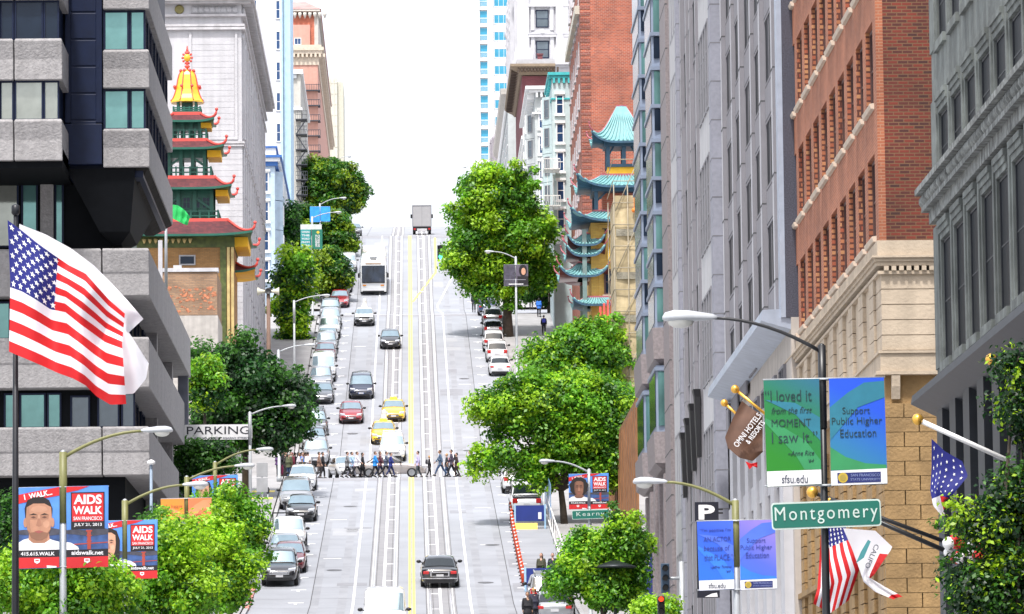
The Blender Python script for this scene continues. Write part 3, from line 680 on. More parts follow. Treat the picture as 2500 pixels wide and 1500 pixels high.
for i in range(5): put(L1, WS, (XB - 1.28, D + 4 + i * 6, z_(300, 1040)), 'x+'); put(L1, WS, (XB - 1.28, D + 4 + i * 7, z_(300, 822)), 'x+')
b = MB()
for yy in (262, 279): b.box(XB - 1.25, XB - .6, yy, yy + .9, gz(yy), z_(300, 722))
b.build('concrete_pier', CONC, L1, .03)
b = MB(); b.box(XB - .7, XB - .1, 287.6, 288.6, gz(285), z_(455, 915, 289)); b.build('steel_post', mat('slate paint', (.13, .14, .18), .6), L1)
# ---- green and gold pagoda with red tiled roofs
RT = brick('dark red roof tile', (.125, .026, .03), (.07, .016, .022), (.05, .015, .02), .3, .12, .01, bump=.5); RED = mat('coral red trim', (.60, .075, .06), .5, var=.08); GRN = mat('green lacquer', (.012, .10, .07), .4, var=.15); YEL = mat('yellow soffit', (.80, .43, .01), .6, var=.08)
GOLDR = mat('golden bell roof', (.88, .52, .05), .32, .25, var=.12, scale=3); TAN = brick('tan brick', (.38, .20, .07), (.29, .15, .05), (.22, .14, .07), .35, .1)
def prof_roof(parent, c, zr, ze, hr, he, curl, tilem, trimm, n=7, tn='roof', soff=None, tile_ribs=0, kp=4, edge=None, trim_r=.1):
    """hipped roof, concave slope with turned-up corners. hr / he: half sizes (x, y) at the ridge and at the eaves"""
    cx0, cy0 = c
    def P(u, a, b_):      # u 0 ridge .. 1 eave, a,b_ in -1..1 on the square ring
        q = u ** .85; hx, hy = hr[0] + (he[0] - hr[0]) * q, hr[1] + (he[1] - hr[1]) * q
        k = (abs(a) * abs(b_)) ** kp; z = zr + (ze - zr) * (1 - (1 - u) ** 1.7) + curl * k * u ** 3
        s = 1 + .05 * k * u ** 3
        return (cx0 + hx * a * s, cy0 + hy * b_ * s, z)
    per = []
    m_ = 16
    for i in range(m_): per.append((-1 + 2 * i / m_, -1))
    for i in range(m_): per.append((1, -1 + 2 * i / m_))
    for i in range(m_): per.append((1 - 2 * i / m_, 1))
    for i in range(m_): per.append((-1, 1 - 2 * i / m_))
    b = MB(); b.loft([[P(u / n, a, c_) for a, c_ in per] for u in range(n + 1)], 0, True, caps=False)
    low = [(x, y, z - .16) for x, y, z in [P(1, a, c_) for a, c_ in per]]
    b.loft([[P(1, a, c_) for a, c_ in per], low], 1, False, caps=False)
    b.loft([low, [(cx0 + hr[0] * 1.05 * a, cy0 + hr[1] * 1.05 * c_, ze - .05) for a, c_ in per]], 2, False, caps=False)
    r_ = b.build(tn, [tilem, edge or trimm, soff or trimm], parent)
    t = MB()
    if tile_ribs:
        for i in range(-tile_ribs, tile_ribs + 1):
            a = i / (tile_ribs + .3)
            t.tube([Vector(P(u / n, a, -1)) + Vector((0, -.02, .03)) for u in range(n + 1)], .075, 5, 1)
            t.tube([Vector(P(u / n, -1, a)) + Vector((-.02, 0, .03)) for u in range(n + 1)], .075, 5, 1)
    for a, c_ in ((-1, -1), (1, -1), (1, 1), (-1, 1)):
        pts = [Vector(P(u / n, a, c_)) + Vector((0, 0, .06)) for u in range(n + 1)]; d = Vector((a, c_, 0)).normalized()
        pts += [pts[-1] + d * .16 + Vector((0, 0, .12)), pts[-1] + d * .26 + Vector((0, 0, .36))]
        t.tube(pts, [trim_r] * (n + 1) + [trim_r, trim_r * .6], 6)
        t.ball(pts[-1] + Vector((0, 0, .1)), trim_r * 1.3, 0, 8, 5)
    t.box(cx0 - hr[0] - .05, cx0 + hr[0] + .05, cy0 - hr[1] - .06, cy0 - hr[1] + .14, zr - .12, zr + .18); t.box(cx0 + hr[0] - .14, cx0 + hr[0] + .06, cy0 - hr[1] + .15, cy0 + hr[1], zr - .12, zr + .18); t.box(cx0 - hr[0] - .06, cx0 - hr[0] + .14, cy0 - hr[1] + .15, cy0 + hr[1], zr - .12, zr + .18)
    t.build('roof_ridge', [trimm, tilem], r_)
    return r_
def railing(parent, x0, x1, y0, y1, z0, h, m, n=6, name='balcony_railing', r=.045):
    b = MB()
    for z in (z0 + h, z0 + h * .55, z0 + h * .15): b.box(x0, x1, y0 - r, y0 + r, z - r, z + r); b.box(x1 - r, x1 + r, y0 + r, y1, z - r, z + r); b.box(x0 - r, x0 + r, y0 + r, y1, z - r, z + r)
    for i in range(n + 1): x = x0 + (x1 - x0) * i / n; b.box(x - r * 1.3, x + r * 1.3, y0 - r * 1.4, y0 + r * 1.4, z0, z0 + h + .1)
    for i in range(1, n + 1): y = y0 + (y1 - y0) * i / n; b.box(x1 - r * 1.4, x1 + r * 1.4, y - r, y + r, z0, z0 + h + .1)
    return b.build(name, m, parent)
DP = 352.0; pc = at(453, 300, DP).x; mp = DP / F
PG = thing('pagoda_building', 'left pagoda tower with golden bell roof and tiers of red tiled roofs with green balconies', 'building', (pc, DP, gz(DP)))
def zp(py): return at(470, py, DP).z
cyp = DP + 3.0
b = MB(); b.lathe((pc, cyp, zp(238)), [(43 * mp, 0), (43 * mp, .12), (38 * mp, 9 * mp), (33 * mp, 20 * mp), (29 * mp, 33 * mp), (26.5 * mp, 46 * mp), (24.5 * mp, 58 * mp), (21.5 * mp, 70 * mp), (17 * mp, 79 * mp), (8 * mp, 83 * mp), (.05, 84 * mp)], 8, 0, False, PI / 8)
rf_ = b.build('bell_roof', GOLDR, PG)
b = MB()
for k in range(8):
    a = PI / 8 + k * PI / 4
    b.tube([(pc + r_ * mp * math.cos(a) * 1.01, cyp + r_ * mp * math.sin(a) * 1.01, zp(238) + z) for r_, z in ((43.5, .1), (38.5, 9 * mp), (33.5, 20 * mp), (29.5, 33 * mp), (27, 46 * mp), (25, 58 * mp), (22, 70 * mp), (17.5, 79 * mp))], .045, 6)
    b.ball((pc + 17 * mp * math.cos(a), cyp + 17 * mp * math.sin(a), zp(238) + 81 * mp), .13, 0, 6, 4); b.ball((pc + 33 * mp * math.cos(a), cyp + 33 * mp * math.sin(a), zp(238) + 40 * mp), .13, 0, 6, 4)
b.build('roof_rib', RED, rf_)
b = MB(); b.tube([(pc, cyp, zp(160)), (pc, cyp, zp(100))], .06, 6)
for zz, r_ in ((148, .2), (140, .12), (115, .16), (108, .1), (103, .06)): b.lathe((pc, cyp, zp(zz)), [(.02, -.18), (r_, -.02), (r_, .05), (.03, .2)], 8)
for k in range(10):
    a = 2 * PI * k / 10; b.ball((pc + .34 * math.cos(a), cyp, zp(126) + .42 * math.sin(a)), .1, 0, 6, 4)
b.ball((pc, cyp, zp(126)), (.26, .26, .3), 1, 10, 7); b.build('finial', [RED, GOLDR], rf_)
b = MB()
for sx in (-22, 22):
    for sy in (-22, 22): b.box(pc + sx * mp - .09, pc + sx * mp + .09, cyp + sy * mp - .09, cyp + sy * mp + .09, zp(264), zp(236))
b.box(pc - .4, pc + .4, cyp - .4, cyp + .4, zp(264), zp(234)); b.build('lantern_posts', GRN, PG); railing(PG, pc - 33 * mp, pc + 33 * mp, cyp - 33 * mp, cyp + 33 * mp, zp(264), .32, GRN, 5)
for (yr, ye, hr, he) in ((270, 288, 34, 66), (337, 358, 50, 90), (431, 458, 71, 108), (540, 578, 103, 158)):
    c_off = 0
    prof_roof(PG, (pc, cyp), zp(yr), zp(ye), (hr * mp, hr * mp), (he * mp, he * mp), .22, RT, RED, soff=GRN, edge=GRN)
    b = MB(); b.box(pc + (hr + 1) * mp, pc + (he - 6) * mp, cyp - hr * mp - .1, cyp + hr * mp, zp(ye + 3 + (he - hr) * .42), zp(ye + 3)); b.build('yellow_soffit', YEL, PG)
for (ya, yb, hw, solid) in ((290, 332, 32, 0), (360, 426, 44, 0), (460, 535, 62, 1)):
    b = MB(); h_ = hw * mp
    for sx in (-1, -.33, .33, 1):
        for sy in (-1, 1): b.box(pc + sx * h_ - .13, pc + sx * h_ + .13, cyp + sy * h_ - .13, cyp + sy * h_ + .13, zp(yb), zp(ya) + .4)
    b.box(pc - h_ + .02, pc + h_ - .02, cyp - h_ + .05, cyp + h_ - .05, zp(ya) - .55, zp(ya) + .5)
    if solid: b.box(pc - h_ + .1, pc + h_ - .1, cyp - h_ + .12, cyp + h_ - .12, zp(yb), zp(ya))
    for s in (-1, 1): b.loft([[(pc + s * h_ * q, cyp - h_ - .05, z + o_) for q, z, o_ in ((.95, zp(yb) + .9, -.1), (.95, zp(yb) + .9, .1))] + [(pc + s * h_ * .35, cyp - h_ - .05, zp(ya) - .45), (pc + s * h_ * .35, cyp - h_ - .05, zp(ya) - .65)], [(pc + s * h_ * q, cyp - h_ + .1, z + o_) for q, z, o_ in ((.95, zp(yb) + .9, -.1), (.95, zp(yb) + .9, .1))] + [(pc + s * h_ * .35, cyp - h_ + .1, zp(ya) - .45), (pc + s * h_ * .35, cyp - h_ + .1, zp(ya) - .65)]])
    b.build('timber_frame', GRN, PG)
    railing(PG, pc - (hw + 16) * mp, pc + (hw + 16) * mp, cyp - (hw + 16) * mp, cyp + (hw + 16) * mp, zp(yb) - .1, .75, GRN, 7)
    if solid:
        for i in (-2, -1, 0, 1, 2): put(PG, win_mesh('window', .62, 1.0, .07, (2, 2), [GRN, GL['dark']], .06), (pc + i * .72, cyp - h_ + .1, zp(505)))
b = MB(); hb = 118 * mp; b.box(pc - hb, pc + hb, cyp - hb, cyp + hb, gz(DP) - 1, zp(580)); b.build('brick_wall', TAN, PG)
b = MB(); b.box(pc - hb - .05, pc + hb + .05, cyp - hb - .06, cyp + hb + .05, zp(607), zp(579))
b.box(pc + hb - 1.0, pc + hb - .55, cyp - hb - .1, cyp - hb + .1, gz(DP), zp(607)); b.build('frieze', mat('olive green frieze', (.07, .09, .02), .6, var=.4, scale=3), PG)
b = MB()
for k in range(2): b.box(pc + hb - .5 + k * .3, pc + hb - .3 + k * .3, cyp - hb - .16, cyp - hb + .1, gz(DP), zp(607))
for i in range(9): b.lathe((pc - hb + .5 + i * .42, cyp - hb - .15, zp(586)), [(.05, -.32), (.17, 0)], 8)
b.build('column', mat('ochre column', (.50, .38, .16), .6, var=.2), PG)
prof_roof(PG, (pc + hb - .9, cyp + 1.5), zp(628), zp(657), (.6, 1.5), (2.3, 3.2), .25, RT, RED, soff=YEL, edge=GRN)
put(PG, win_mesh('window', 1.2, .75, .1, (1, 1), [mat('grey blind', (.3, .3, .32), .5), GL['dark']], .06), (at(458, 640, DP).x, cyp - hb - .02, zp(650)))
# ---- low mural building in front of the pagoda
DM = 338.0
ML = thing('low_building', 'low old brick building with faded orange mural below the left pagoda', 'building', (at(470, 800, DM).x, DM, gz(DM)))
x0, x1 = at(380, 700, DM).x, at(530, 700, DM).x
b = MB(); b.box(x0, x1, DM, DM + 8, z_(470, 770, DM), z_(470, 665, DM)); b.build('brick_wall', brick('worn mural brick', (.36, .22, .13), (.26, .16, .10), (.22, .17, .13), .4, .12, bump=.5), ML)
mm = mat('faded orange mural', (.44, .17, .09), .9, var=.6, scale=5); b = MB(); rr = random.Random(3)
for i in range(80):
    px, py = rr.uniform(404, 524), 700 + rr.random() ** 1.3 * 62; p = at(px, py, DM - .012); s = rr.uniform(.04, .19)
    b.prism([(p.x + s * math.cos(a) * rr.uniform(.5, 1.3), p.z + s * .7 * math.sin(a) * rr.uniform(.5, 1.2)) for a in [k * PI / 3.5 for k in range(7)]], p.y - .001 * (i % 9), p.y + .01)
b.build('mural', mm, ML)
b = MB(); b.box(x0, x1 + .05, DM - .05, DM + 8, gz(DM) - 1, z_(470, 771, DM)); b.build('boarded_wall', mat('weathered board', (.46, .43, .40), .8, var=.15, streak=.25), ML)
b = MB(); b.box(x0 + .4, x1 + .1, DM - .1, DM + 1, z_(470, 664, DM), z_(470, 655, DM)); b.box(at(423, 650, DM).x, at(443, 650, DM).x, DM, DM + .5, z_(430, 655, DM), z_(430, 648, DM)); b.build('parapet', STONE, ML)
b = MB(); b.box(at(386, 600, 330).x, at(396, 600, 330).x, 330, 330.4, gz(330), z_(390, 587, 330)); b.top('concrete_post', STONE, 'plain pale post standing beside the mural building', 'post')
# ---- tall white stone building with carved cornice
DW = 368.0; xw = -12.6; x0 = at(418, 300, DW).x - 6
WB = thing('stone_building', 'tall white stone building with carved frieze and heavy cornice behind the left pagoda', 'building', (-18, DW, gz(DW)))
def zw(py): return at(500, py, DW).z
b = MB(); b.box(x0, xw, DW, 424, gz(DW) - 2, zw(12))
xp0, xp1 = at(462, 200, DW).x, at(572, 200, DW).x
for y in range(96, 820, 14): b.box(xp0 if y < 340 else x0, xp1 if y < 340 else xw + .03, DW - .02, DW, zw(y + 13.2), zw(y))
b.build('stone_wall', STONE, WB, 0)
b = MB()
for (ya, yb, p) in ((-6, 6, 1.0), (6, 12, .75), (36, 42, .35), (60, 66, .25), (68, 74, .3), (346, 352, .2), (354, 358, .15)): b.box(x0, xw + p, DW - p, 424 + p * .5, zw(yb), zw(ya))
for y in range(0, 108):
    b.box(xw + .1, xw + .85, DW + .2 + y * .52, DW + .42 + y * .52, zw(16), zw(8))
b.build('cornice', mat('pale cornice stone', (.50, .49, .51), .8, var=.15, scale=2, streak=.15), WB)
b = MB(); rr = random.Random(9); b.box(x0, xw + .02, DW - .012, DW + 1, zw(34), zw(15)); b.box(xw - 1, xw + .03, DW + .3, 423.5, zw(92), zw(15))
for i in range(24):                       # carved frieze swags
    c = at(470 + i * 4.6, 24, DW - .05); b.lathe((c.x, DW - .02, c.z - .3), [(.12, 0), (.2 if i % 3 else .1, .25), (.06, .6)], 6)
for i in range(60): b.ball((xw + .12, DW + .5 + i * .93, zw(26)), (.16, .3, .36), 0, 6, 4)
for i in range(46): b.ball((xw + .06, DW + .5 + i * 1.2, zw(84) - (0 if i % 2 else .2)), (.12, .25, .25), 0, 6, 4)
b.build('frieze', STONE, WB)
b = MB(); c = at(438, 24, DW); b.lathe((0, 0, 0), [(.32, -.06), (.36, 0), (.24, .05), (.2, .02), (.02, 0)], 20); b.v = [(c.x + x, DW - .08 - z, c.z + y) for x, y, z in b.v]; b.build('medallion', mat('verdigris bronze', (.25, .22, .08), .5), WB)
b = MB(); 
for a, c in ((462, 468), (574, 580)): b.box(at(a, 200, DW).x, at(c, 200, DW).x, DW - .12, DW - .051, zw(336), zw(80))
b.box(at(462, 200, DW).x, at(580, 200, DW).x, DW - .12, DW - .051, zw(342), zw(336))
for i in range(13): y = DW + 1.2 + i * 4.3; b.box(xw, xw + .22, y, y + 1.1, zw(336), zw(70))
for i in range(13): y = DW + 1.2 + i * 4.3; b.box(xw, xw + .14, y - .2, y + 1.3, gz(DW), zw(358))
b.build('pilaster', STONE, WB)
for i in range(12):
    for k in range(6): put(WB, WWm if 'WWm' in globals() else globals().setdefault('WWm', win_mesh('window', 1.6, 2.6, .12, (2, 2), [STONE, GL['grey'], STONE], .1, sill=.1)), (xw + .01, DW + 3.9 + i * 4.3, zw(150 + k * 105)), 'x+')
# ---- blue fronted corner building
DB = 463.0; xb = -12.7
def block(name, label, x0, x1, y0, y1, z0, z1, wall, tag_='building'):
    t = thing(name, label, tag_, ((x0 + x1) / 2, (y0 + y1) / 2, z0)); b = MB(); b.box(x0, x1, y0, y1, z0, z1); b.build('wall', wall, t); return t
PBLUE = mat('powder blue paint', (.45, .56, .68), .6, streak=.1); COB = mat('cobalt blue trim', (.03, .12, .38), .5)
def zz(py, d, px=650): return at(px, py, d).z
BB = block('corner_building', 'pale blue corner building with cobalt blue cornice and white bay windows', at(610, 400, DB).x, xb, DB, 505, gz(DB), zz(400, DB), PBLUE)
b = MB()
for ya, yb, p in ((358, 362, .25), (381, 387, .7), (396, 406, .3)): b.box(at(610, 400, DB).x, xb + p, DB - p, 505, zz(yb, DB), zz(ya, DB))
b.build('cornice', COB, BB)
b = MB(); b.box(at(610, 400, DB).x, xb + .1, DB - .1, 505, zz(381, DB), zz(362, DB)); b.box(at(610, 400, DB).x, xb + .5, DB - .5, 505, zz(396, DB), zz(387, DB))
for i in range(30): b.box(xb + .1, xb + .6, DB + .5 + i * 1.3, DB + .9 + i * 1.3, zz(402, DB), zz(396, DB))
b.build('frieze', M['whitem'], BB)
for k in range(4):
    y0 = zz(470 + k * 72, DB)
    put(BB, win_mesh('window', .95, 2.0, .12, (1, 2), [M['whitem'], GL['deep'], M['whitem']], .12, sill=.15, head=.15), (at(645, 450, DB).x, DB - .01, y0))
    for i in range(7):
        bb = MB(); yy = DB + 2 + i * 5.6; bb.loft([[(xb, yy, z), (xb + .7, yy + .6, z), (xb + .7, yy + 2.4, z), (xb, yy + 3, z)] for z in (y0 - .5, y0 + 2.3)]); bay = bb.build('bay', PBLUE, BB)
        put(BB, globals().setdefault('WBB', win_mesh('window', 1.5, 1.9, .12, (2, 2), [M['whitem'], GL['deep']], .08)), (xb + .71, yy + 1.5, y0), 'x+')
# ---- tall pale tower blocks further up on the left
PALE = mat('pale blue render', (.60, .66, .72), .8, var=.05, streak=.1); CREAM = mat('cream render', (.60, .58, .50), .8, var=.06, streak=.12)
def wins(parent, me, pts, face='y', mats=None): 
    for p in pts: put(parent, me, p, face, mats=mats)
DT = 507.0
T2 = block('tower_block', 'tall pale grey tower block with bare front wall and light blue edge on the left', at(598, 200, DT).x, -13, DT, 522, gz(DT), zz(-60, DT), mat('pale grey render', (.56, .57, .6), .8, var=.05, streak=.12))
b = MB(); b.box(-13, -12.2, DT + .5, 521, gz(DT), zz(-60, DT)); b.box(-13.25, -13.0, DT - .1, DT + .5, gz(DT), zz(-60, DT)); b.build('blue_pier', mat('light blue paint', (.42, .6, .75), .6), T2)
wins(T2, win_mesh('window', 1.0, 2.1, .1, (1, 2), [M['whitem'], GL['deep'], STONE], .08, sill=.12), [(at(617, 100, DT).x, DT - .01, zz(27 + k * 75 + 20, DT)) for k in range(9)] + [(at(640, 100, DT).x - 0, DT - .01, zz(980, DT)) for k in range(0)])
wins(T2, win_mesh('window', .5, 2.0, .08, (1, 2), [M['whitem'], GL['deep']], .08), [(at(679, 100, DT).x, DT - .01, zz(27 + k * 75 + 20, DT)) for k in range(8)])
DE = 560.0
T3 = block('apartment_building', 'narrow white and cream apartment building with carved window bay and black fire escapes', at(690, 300, DE).x, -12.3, DE, 600, gz(DE), zz(178, DE), mat('white cream render', (.52, .51, .47), .8, var=.08, streak=.12))
b = MB(); b.box(at(695, 300, DE).x, -12.0, DE - .4, 600, zz(182, DE), zz(172, DE)); b.box(at(695, 300, DE).x, -12.1, DE - .2, 600, zz(270, DE), zz(264, DE)); b.build('cornice', M['whitem'], T3)
wins(T3, win_mesh('window', .6, 1.7, .1, (1, 2), [M['whitem'], GL['deep'], M['whitem']], .1, sill=.2, head=.2), [(at(706, 300, DE).x, DE - .01, zz(262 + k * 75, DE)) for k in range(5)])
b = MB(); b.box(at(697, 0, DE).x, at(723, 0, DE).x, DE - .3, DE - .1, zz(193, DE), zz(176, DE)); b.build('roof_sign_back', M['steel'], T3)
for k in range(9):
    y = zz(290 + k * 37, DE - 2); b = MB(); xa, xc = at(722, 300, DE).x, at(750, 300, DE).x
    b.box(xa, xc, DE - 1.4, DE + 1, y - .03, y + .05)
    for z in (.5, .95): b.box(xa, xc, DE - 1.43, DE - 1.37, y + z, y + z + .05)
    for i in range(7): x = xa + (xc - xa) * i / 6; b.box(x - .02, x + .02, DE - 1.42, DE - 1.38, y, y + .95)
    b.loft([[(xa + (.1 if k % 2 else xc - xa - .1) + o_, DE - 1.0, y) for o_ in (-.06, .06)] + [(xc - .1 if k % 2 else xa + .1, DE - 1.0, y - 1.7), (xc - .22 if k % 2 else xa - .02, DE - 1.0, y - 1.7)], [(xa + (.1 if k % 2 else xc - xa - .1) + o_, DE - .6, y) for o_ in (-.06, .06)] + [(xc - .1 if k % 2 else xa + .1, DE - .6, y - 1.7), (xc - .22 if k % 2 else xa - .02, DE - .6, y - 1.7)]])
    b.build('fire_escape', mat('fire escape iron', (.05, .055, .07), .6), T3)
DK = 690.0; xk = at(776, 250, DK).x; x0 = at(690, 250, DK).x
PINK = mat('salmon pink render', (.56, .30, .24), .8, var=.06, streak=.1); PK = block('apartment_building', 'salmon pink apartment tower with tiled roof, heavy stone cornice and iron balconies', x0, xk, DK, 790, gz(DK), zz(155, DK), PINK)
b = MB(); b.box(x0, at(770, 100, DK).x, DK + .5, 780, zz(155, DK), zz(36, DK)); b.build('brick_storey', brick('orange red brick', (.55, .15, .08), (.48, .12, .07), (.5, .3, .22), .4, .14), PK)
b = MB(); b.rect([(zz(24, DK), x0 - .5, xk + .55, DK - .3, 786), (zz(-8, DK), x0 + .5, at(745, 0, DK).x, DK + 5, 770)]); b.build('tiled_roof', brick('pink roof tile', (.50, .26, .24), (.42, .2, .2), (.3, .15, .14), .5, .25), PK)
b = MB(); 
for i in range(9): b.lathe((x0 + .4 + i * .72, DK - .1, zz(38, DK)), [(.06, -.5), (.26, 0), (.26, .35)], 8)
b.box(x0, xk + .4, DK - .25, 786, zz(29, DK), zz(24.5, DK)); b.box(xk - .45, xk + .1, DK + .3, 786, zz(155, DK), zz(36, DK)); b.build('eaves_bracket', mat('grey stone trim', (.5, .47, .43), .8, var=.12), PK)
b = MB()
for ya, yb, p in ((112, 118, .55), (118, 126, .9), (126, 134, .7), (134, 160, .15)): b.box(x0, xk + p, DK - p, 790, zz(yb, DK), zz(ya, DK))
for i in range(10): b.box(x0 + .3 + i * .62, x0 + .6 + i * .62, DK - .7, DK, zz(142, DK), zz(134, DK))
b.build('cornice', mat('buff stone trim', (.55, .47, .38), .8, var=.12), PK)
b = MB(); b.box(x0, at(757, 90, DK).x, DK - .2, DK + .6, zz(112, DK), zz(62, DK)); b.build('attic_bay', PINK, PK)
wins(PK, win_mesh('window', 1.0, 1.0, .08, (2, 1), [M['whitem'], GL['deep']], .08), [(at(727, 100, DK).x, DK - .21, zz(111, DK))])
wins(PK, win_mesh('window', .9, 2.0, .1, (1, 2), [mat('grey stone trim', (.5, .47, .43)), GL['grey'], PINK], .1, sill=.1), [(at(733, 100, DK).x, DK - .02, zz(212 + k * 37, DK)) for k in range(5)])
for k in range(6):
    y = zz(222 + k * 37, DK); b = MB(); xa = at(735, 200, DK).x; xc = xk + .35; b.box(xa, xc, DK - .7, DK + 1.5, y - .12, y)
    for i in range(12): x = xa + (xc - xa) * i / 11; b.box(x - .03, x + .03, DK - .7, DK - .64, y, y + .75)
    b.box(xa, xc, DK - .72, DK - .62, y + .75, y + .82); b.build('iron_balcony', mat('fire escape iron', (.05, .055, .07)), PK)
DC = 850.0
CT = block('tower_block', 'plain cream tower block in the far distance at the end of the left row', at(790, 250, DC).x, at(823, 250, DC).x, DC, 870, 90, zz(190, DC), CREAM)
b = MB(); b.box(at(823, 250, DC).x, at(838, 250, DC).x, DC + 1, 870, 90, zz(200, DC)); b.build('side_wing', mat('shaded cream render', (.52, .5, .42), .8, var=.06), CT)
b = MB()
for i in range(3): x = at(796 + i * 9, 200, DC).x; b.box(x, x + .15, DC - .12, DC, 95, zz(196, DC))
for k in range(9): b.box(at(790, 200, DC).x, at(823, 250, DC).x, DC - .06, DC - .001, zz(205 + k * 26, DC), zz(204 + k * 26, DC))
b.build('wall_rib', CREAM, CT)
# ================================================================== right side buildings
XR = 12.5
def yr(px, py=300, X=XR): return onx(px, py, X).y
# ---- dark stone building in the right foreground
DSTONE = mat('grey green stone', (.155, .172, .165), .85, var=.3, scale=1.2, bump=.3, bscale=4, streak=.4); SLATE = mat('slate metal canopy', (.02, .023, .03), .5, .2, var=.2)
y1 = yr(2277, 300); y0 = 74.0
R0 = thing('stone_building', 'grey stone office front with tall dark windows and carved cornice at the right edge', 'building', (XR + 5, y1, gz(100)))
def zr(py, px=2277): return at(px, py, y1).z
b = MB(); b.box(XR + .35, XR + 16, y0, y1 - .02, gz(90) - 1, zr(-150))
wp = 2.7; ys = [y1 - .5 - i * wp for i in range(int((y1 - y0) / wp))]
zc0, zc1 = zr(560), zr(505)                         # main carved cornice
sp = [(zc1, zr(470)), (zr(255), zr(135)), (zr(-100), zr(-150)), (zr(960), zr(905))]
for z0, z1 in sp: b.box(XR, XR + .36, y0, y1, z0, z1)
for z0, z1 in ((zr(905), zc0), (zr(470), zr(255)), (zr(135), zr(-100))):
    for i, y in enumerate(ys): b.box(XR + .001, XR + .36, y - .75, y + (.5 if i == 0 else 0), z0, z1); b.box(XR - .04, XR + .001, y - .55, y - .3 + (.8 if i == 0 else 0), z0, z1)
b.build('stone_wall', DSTONE, R0)
for z0, z1 in ((zr(470), zr(255)), (zr(135), zr(-100)), (zr(905), zc0)):
    for y in ys[:-1]:
        ya, yb = y - wp + .0, y - .75
        b = MB()
        for k in range(3): b.box(XR - .02 - .04 * k, XR + .3, ya + .002, yb - .002, z1 - .42 + k * .14, z1 - .281 + k * .14)
        b.build('window_hood', DSTONE, R0); b = MB(); b.box(XR - .09, XR + .3, ya - .02, yb + .02, z0 - .16, z0 + .05); b.build('window_sill', DSTONE, R0)
WR0 = {}
for z0, z1 in ((zr(470), zr(255)), (zr(135), zr(-100)), (zr(905), zc0)):
    for y in ys[:-1]:
        ya, yb = y - wp + .02, y - .77; h_ = z1 - z0 - .48
        k = round(h_, 2)
        if k not in WR0: WR0[k] = win_mesh('window', yb - ya, h_, .06, (1, 2), [SLATE, GL['black']], .03)
        put(R0, WR0[k], (XR + .09, (ya + yb) / 2, z0 + .05), 'x-')
b = MB()
for z, p, h_ in ((zc1 - .42, .12, .3), (zc1 - .12, .28, .12), (zc1 + .3, .42, .14)): b.box(XR - p, XR + .2, y0, y1 + p, z, z + h_)
for i in range(int((y1 - y0) / .42)): y = y1 + .2 - i * .42; b.ball((XR - .2, y, zc1 + .14), (.16, .17, .17), 0, 7, 5)
b.build('carved_cornice', mat('weathered carved stone', (.17, .18, .175), .9, var=.6, scale=4, bump=.5), R0)
b = MB(); zk = zr(985, 2240); b.loft([[(XR - .62, y, zk), (XR - .58, y, zk + .2), (XR + .4, y, zk + .25), (XR + .4, y, zk - .5)] for y in (y0, y1 + .3)]); b.build('metal_canopy', SLATE, R0)
b = MB()
for i in range(9): b.box(XR - .1, XR + .36, ys[i] - 1.2, ys[i], gz(100) - 1, zr(960)); 
b.box(XR + .3, XR + .4, y0, y1 - .1, gz(100), zr(960)); b.build('ground_floor_pier', SLATE, R0)
# ---- red brick building on sandstone base
YB0, YB1 = yr(2147, 600), yr(1913, 600); SALM = brick('salmon facade brick', (.33, .108, .052), (.24, .072, .035), (.33, .165, .10), .24, .085, .012, bump=.5); DRED = brick('shaded deep red brick', (.15, .022, .011), (.042, .012, .010), (.13, .065, .032), .27, .092, .014, bump=.6)  # two bricks; end wall's shade and street front's sun also put into colour
SAND = mat('sandstone', (.45, .37, .28), .85, var=.1, scale=1.2, bump=.2, streak=.15); TANB = mat('tan rusticated stone', (.30, .19, .082), .85, var=.22, scale=1.5, bump=.3, streak=.15)
BR = thing('brick_building', 'red brick building with salmon street front, small window sills and sandstone base on the right', 'building', (XR + 8, YB0, gz(YB0)))
def zb(py): return at(2147, py, YB0).z
ztop = 36; zbase = zb(588)
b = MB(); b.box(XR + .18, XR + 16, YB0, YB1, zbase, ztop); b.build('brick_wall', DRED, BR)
FH = 3.57; zs0 = at(1928, 300, yr(1928, 300)).z
nb = 11; per = (YB1 - YB0 - .9) / nb
sill_m = None; rv = MB(); fa = MB(); sl_ = MB(); rows = [zs0 + FH * k for k in range(-3, 7)]
edges = [zbase] + [r_ for r_ in rows]
for i in range(nb + 1):
    y = YB0 + i * per; fa.box(XR, XR + .19, y if i else YB0 - .002, y + (.86 if i < nb else .9), zbase, ztop)
    if i: rv.box(XR + .008, XR + .19, y - .012, y - .001, zbase, ztop)
for r_ in rows:
    for i in range(nb):
        if r_ <= zbase: continue
        y = YB0 + i * per + .86; fa.box(XR + .001, XR + .19, y + .001, y + per - .875, max(zbase, r_ - 1.32), r_)
        if sill_m is None: sl_.loft([[(XR - p, yy, z) for p, z in ((-.1, r_ - .16), (.09, r_ - .13), (.13, r_ - .02), (.12, r_), (-.1, r_ + .03))] for yy in (y - .14, y + per - .75)]); sill_m = sl_.mesh('window_sill', mat('pale sill stone', (.5, .42, .34), .8), (XR, y, r_))
        put(BR, sill_m, (XR, y, r_), 'y', 'window_sill')
fa.build('facade_brick', SALM, BR); rv.build('window_reveal', brick('banded reveal brick', (.30, .07, .035), (.42, .2, .09), (.10, .03, .02), .5, .16, .03, bump=.3), BR)
WBRK = win_mesh('window', per - .9, 2.2, .09, (1, 2), [mat('brown frame', (.07, .03, .025), .6), GL['dark']], .06)
for r_ in rows:
    if r_ + 1 > zbase and r_ < ztop - 2:
        for i in range(nb): put(BR, WBRK, (XR + .175, YB0 + i * per + .86 + (per - .86) / 2, r_ + .03), 'x-')
b = MB()
def moul(ya, yb, p, m_=None): (m_ or b).box(XR - p, XR + 16, YB0 - p, YB1, zb(yb), zb(ya))
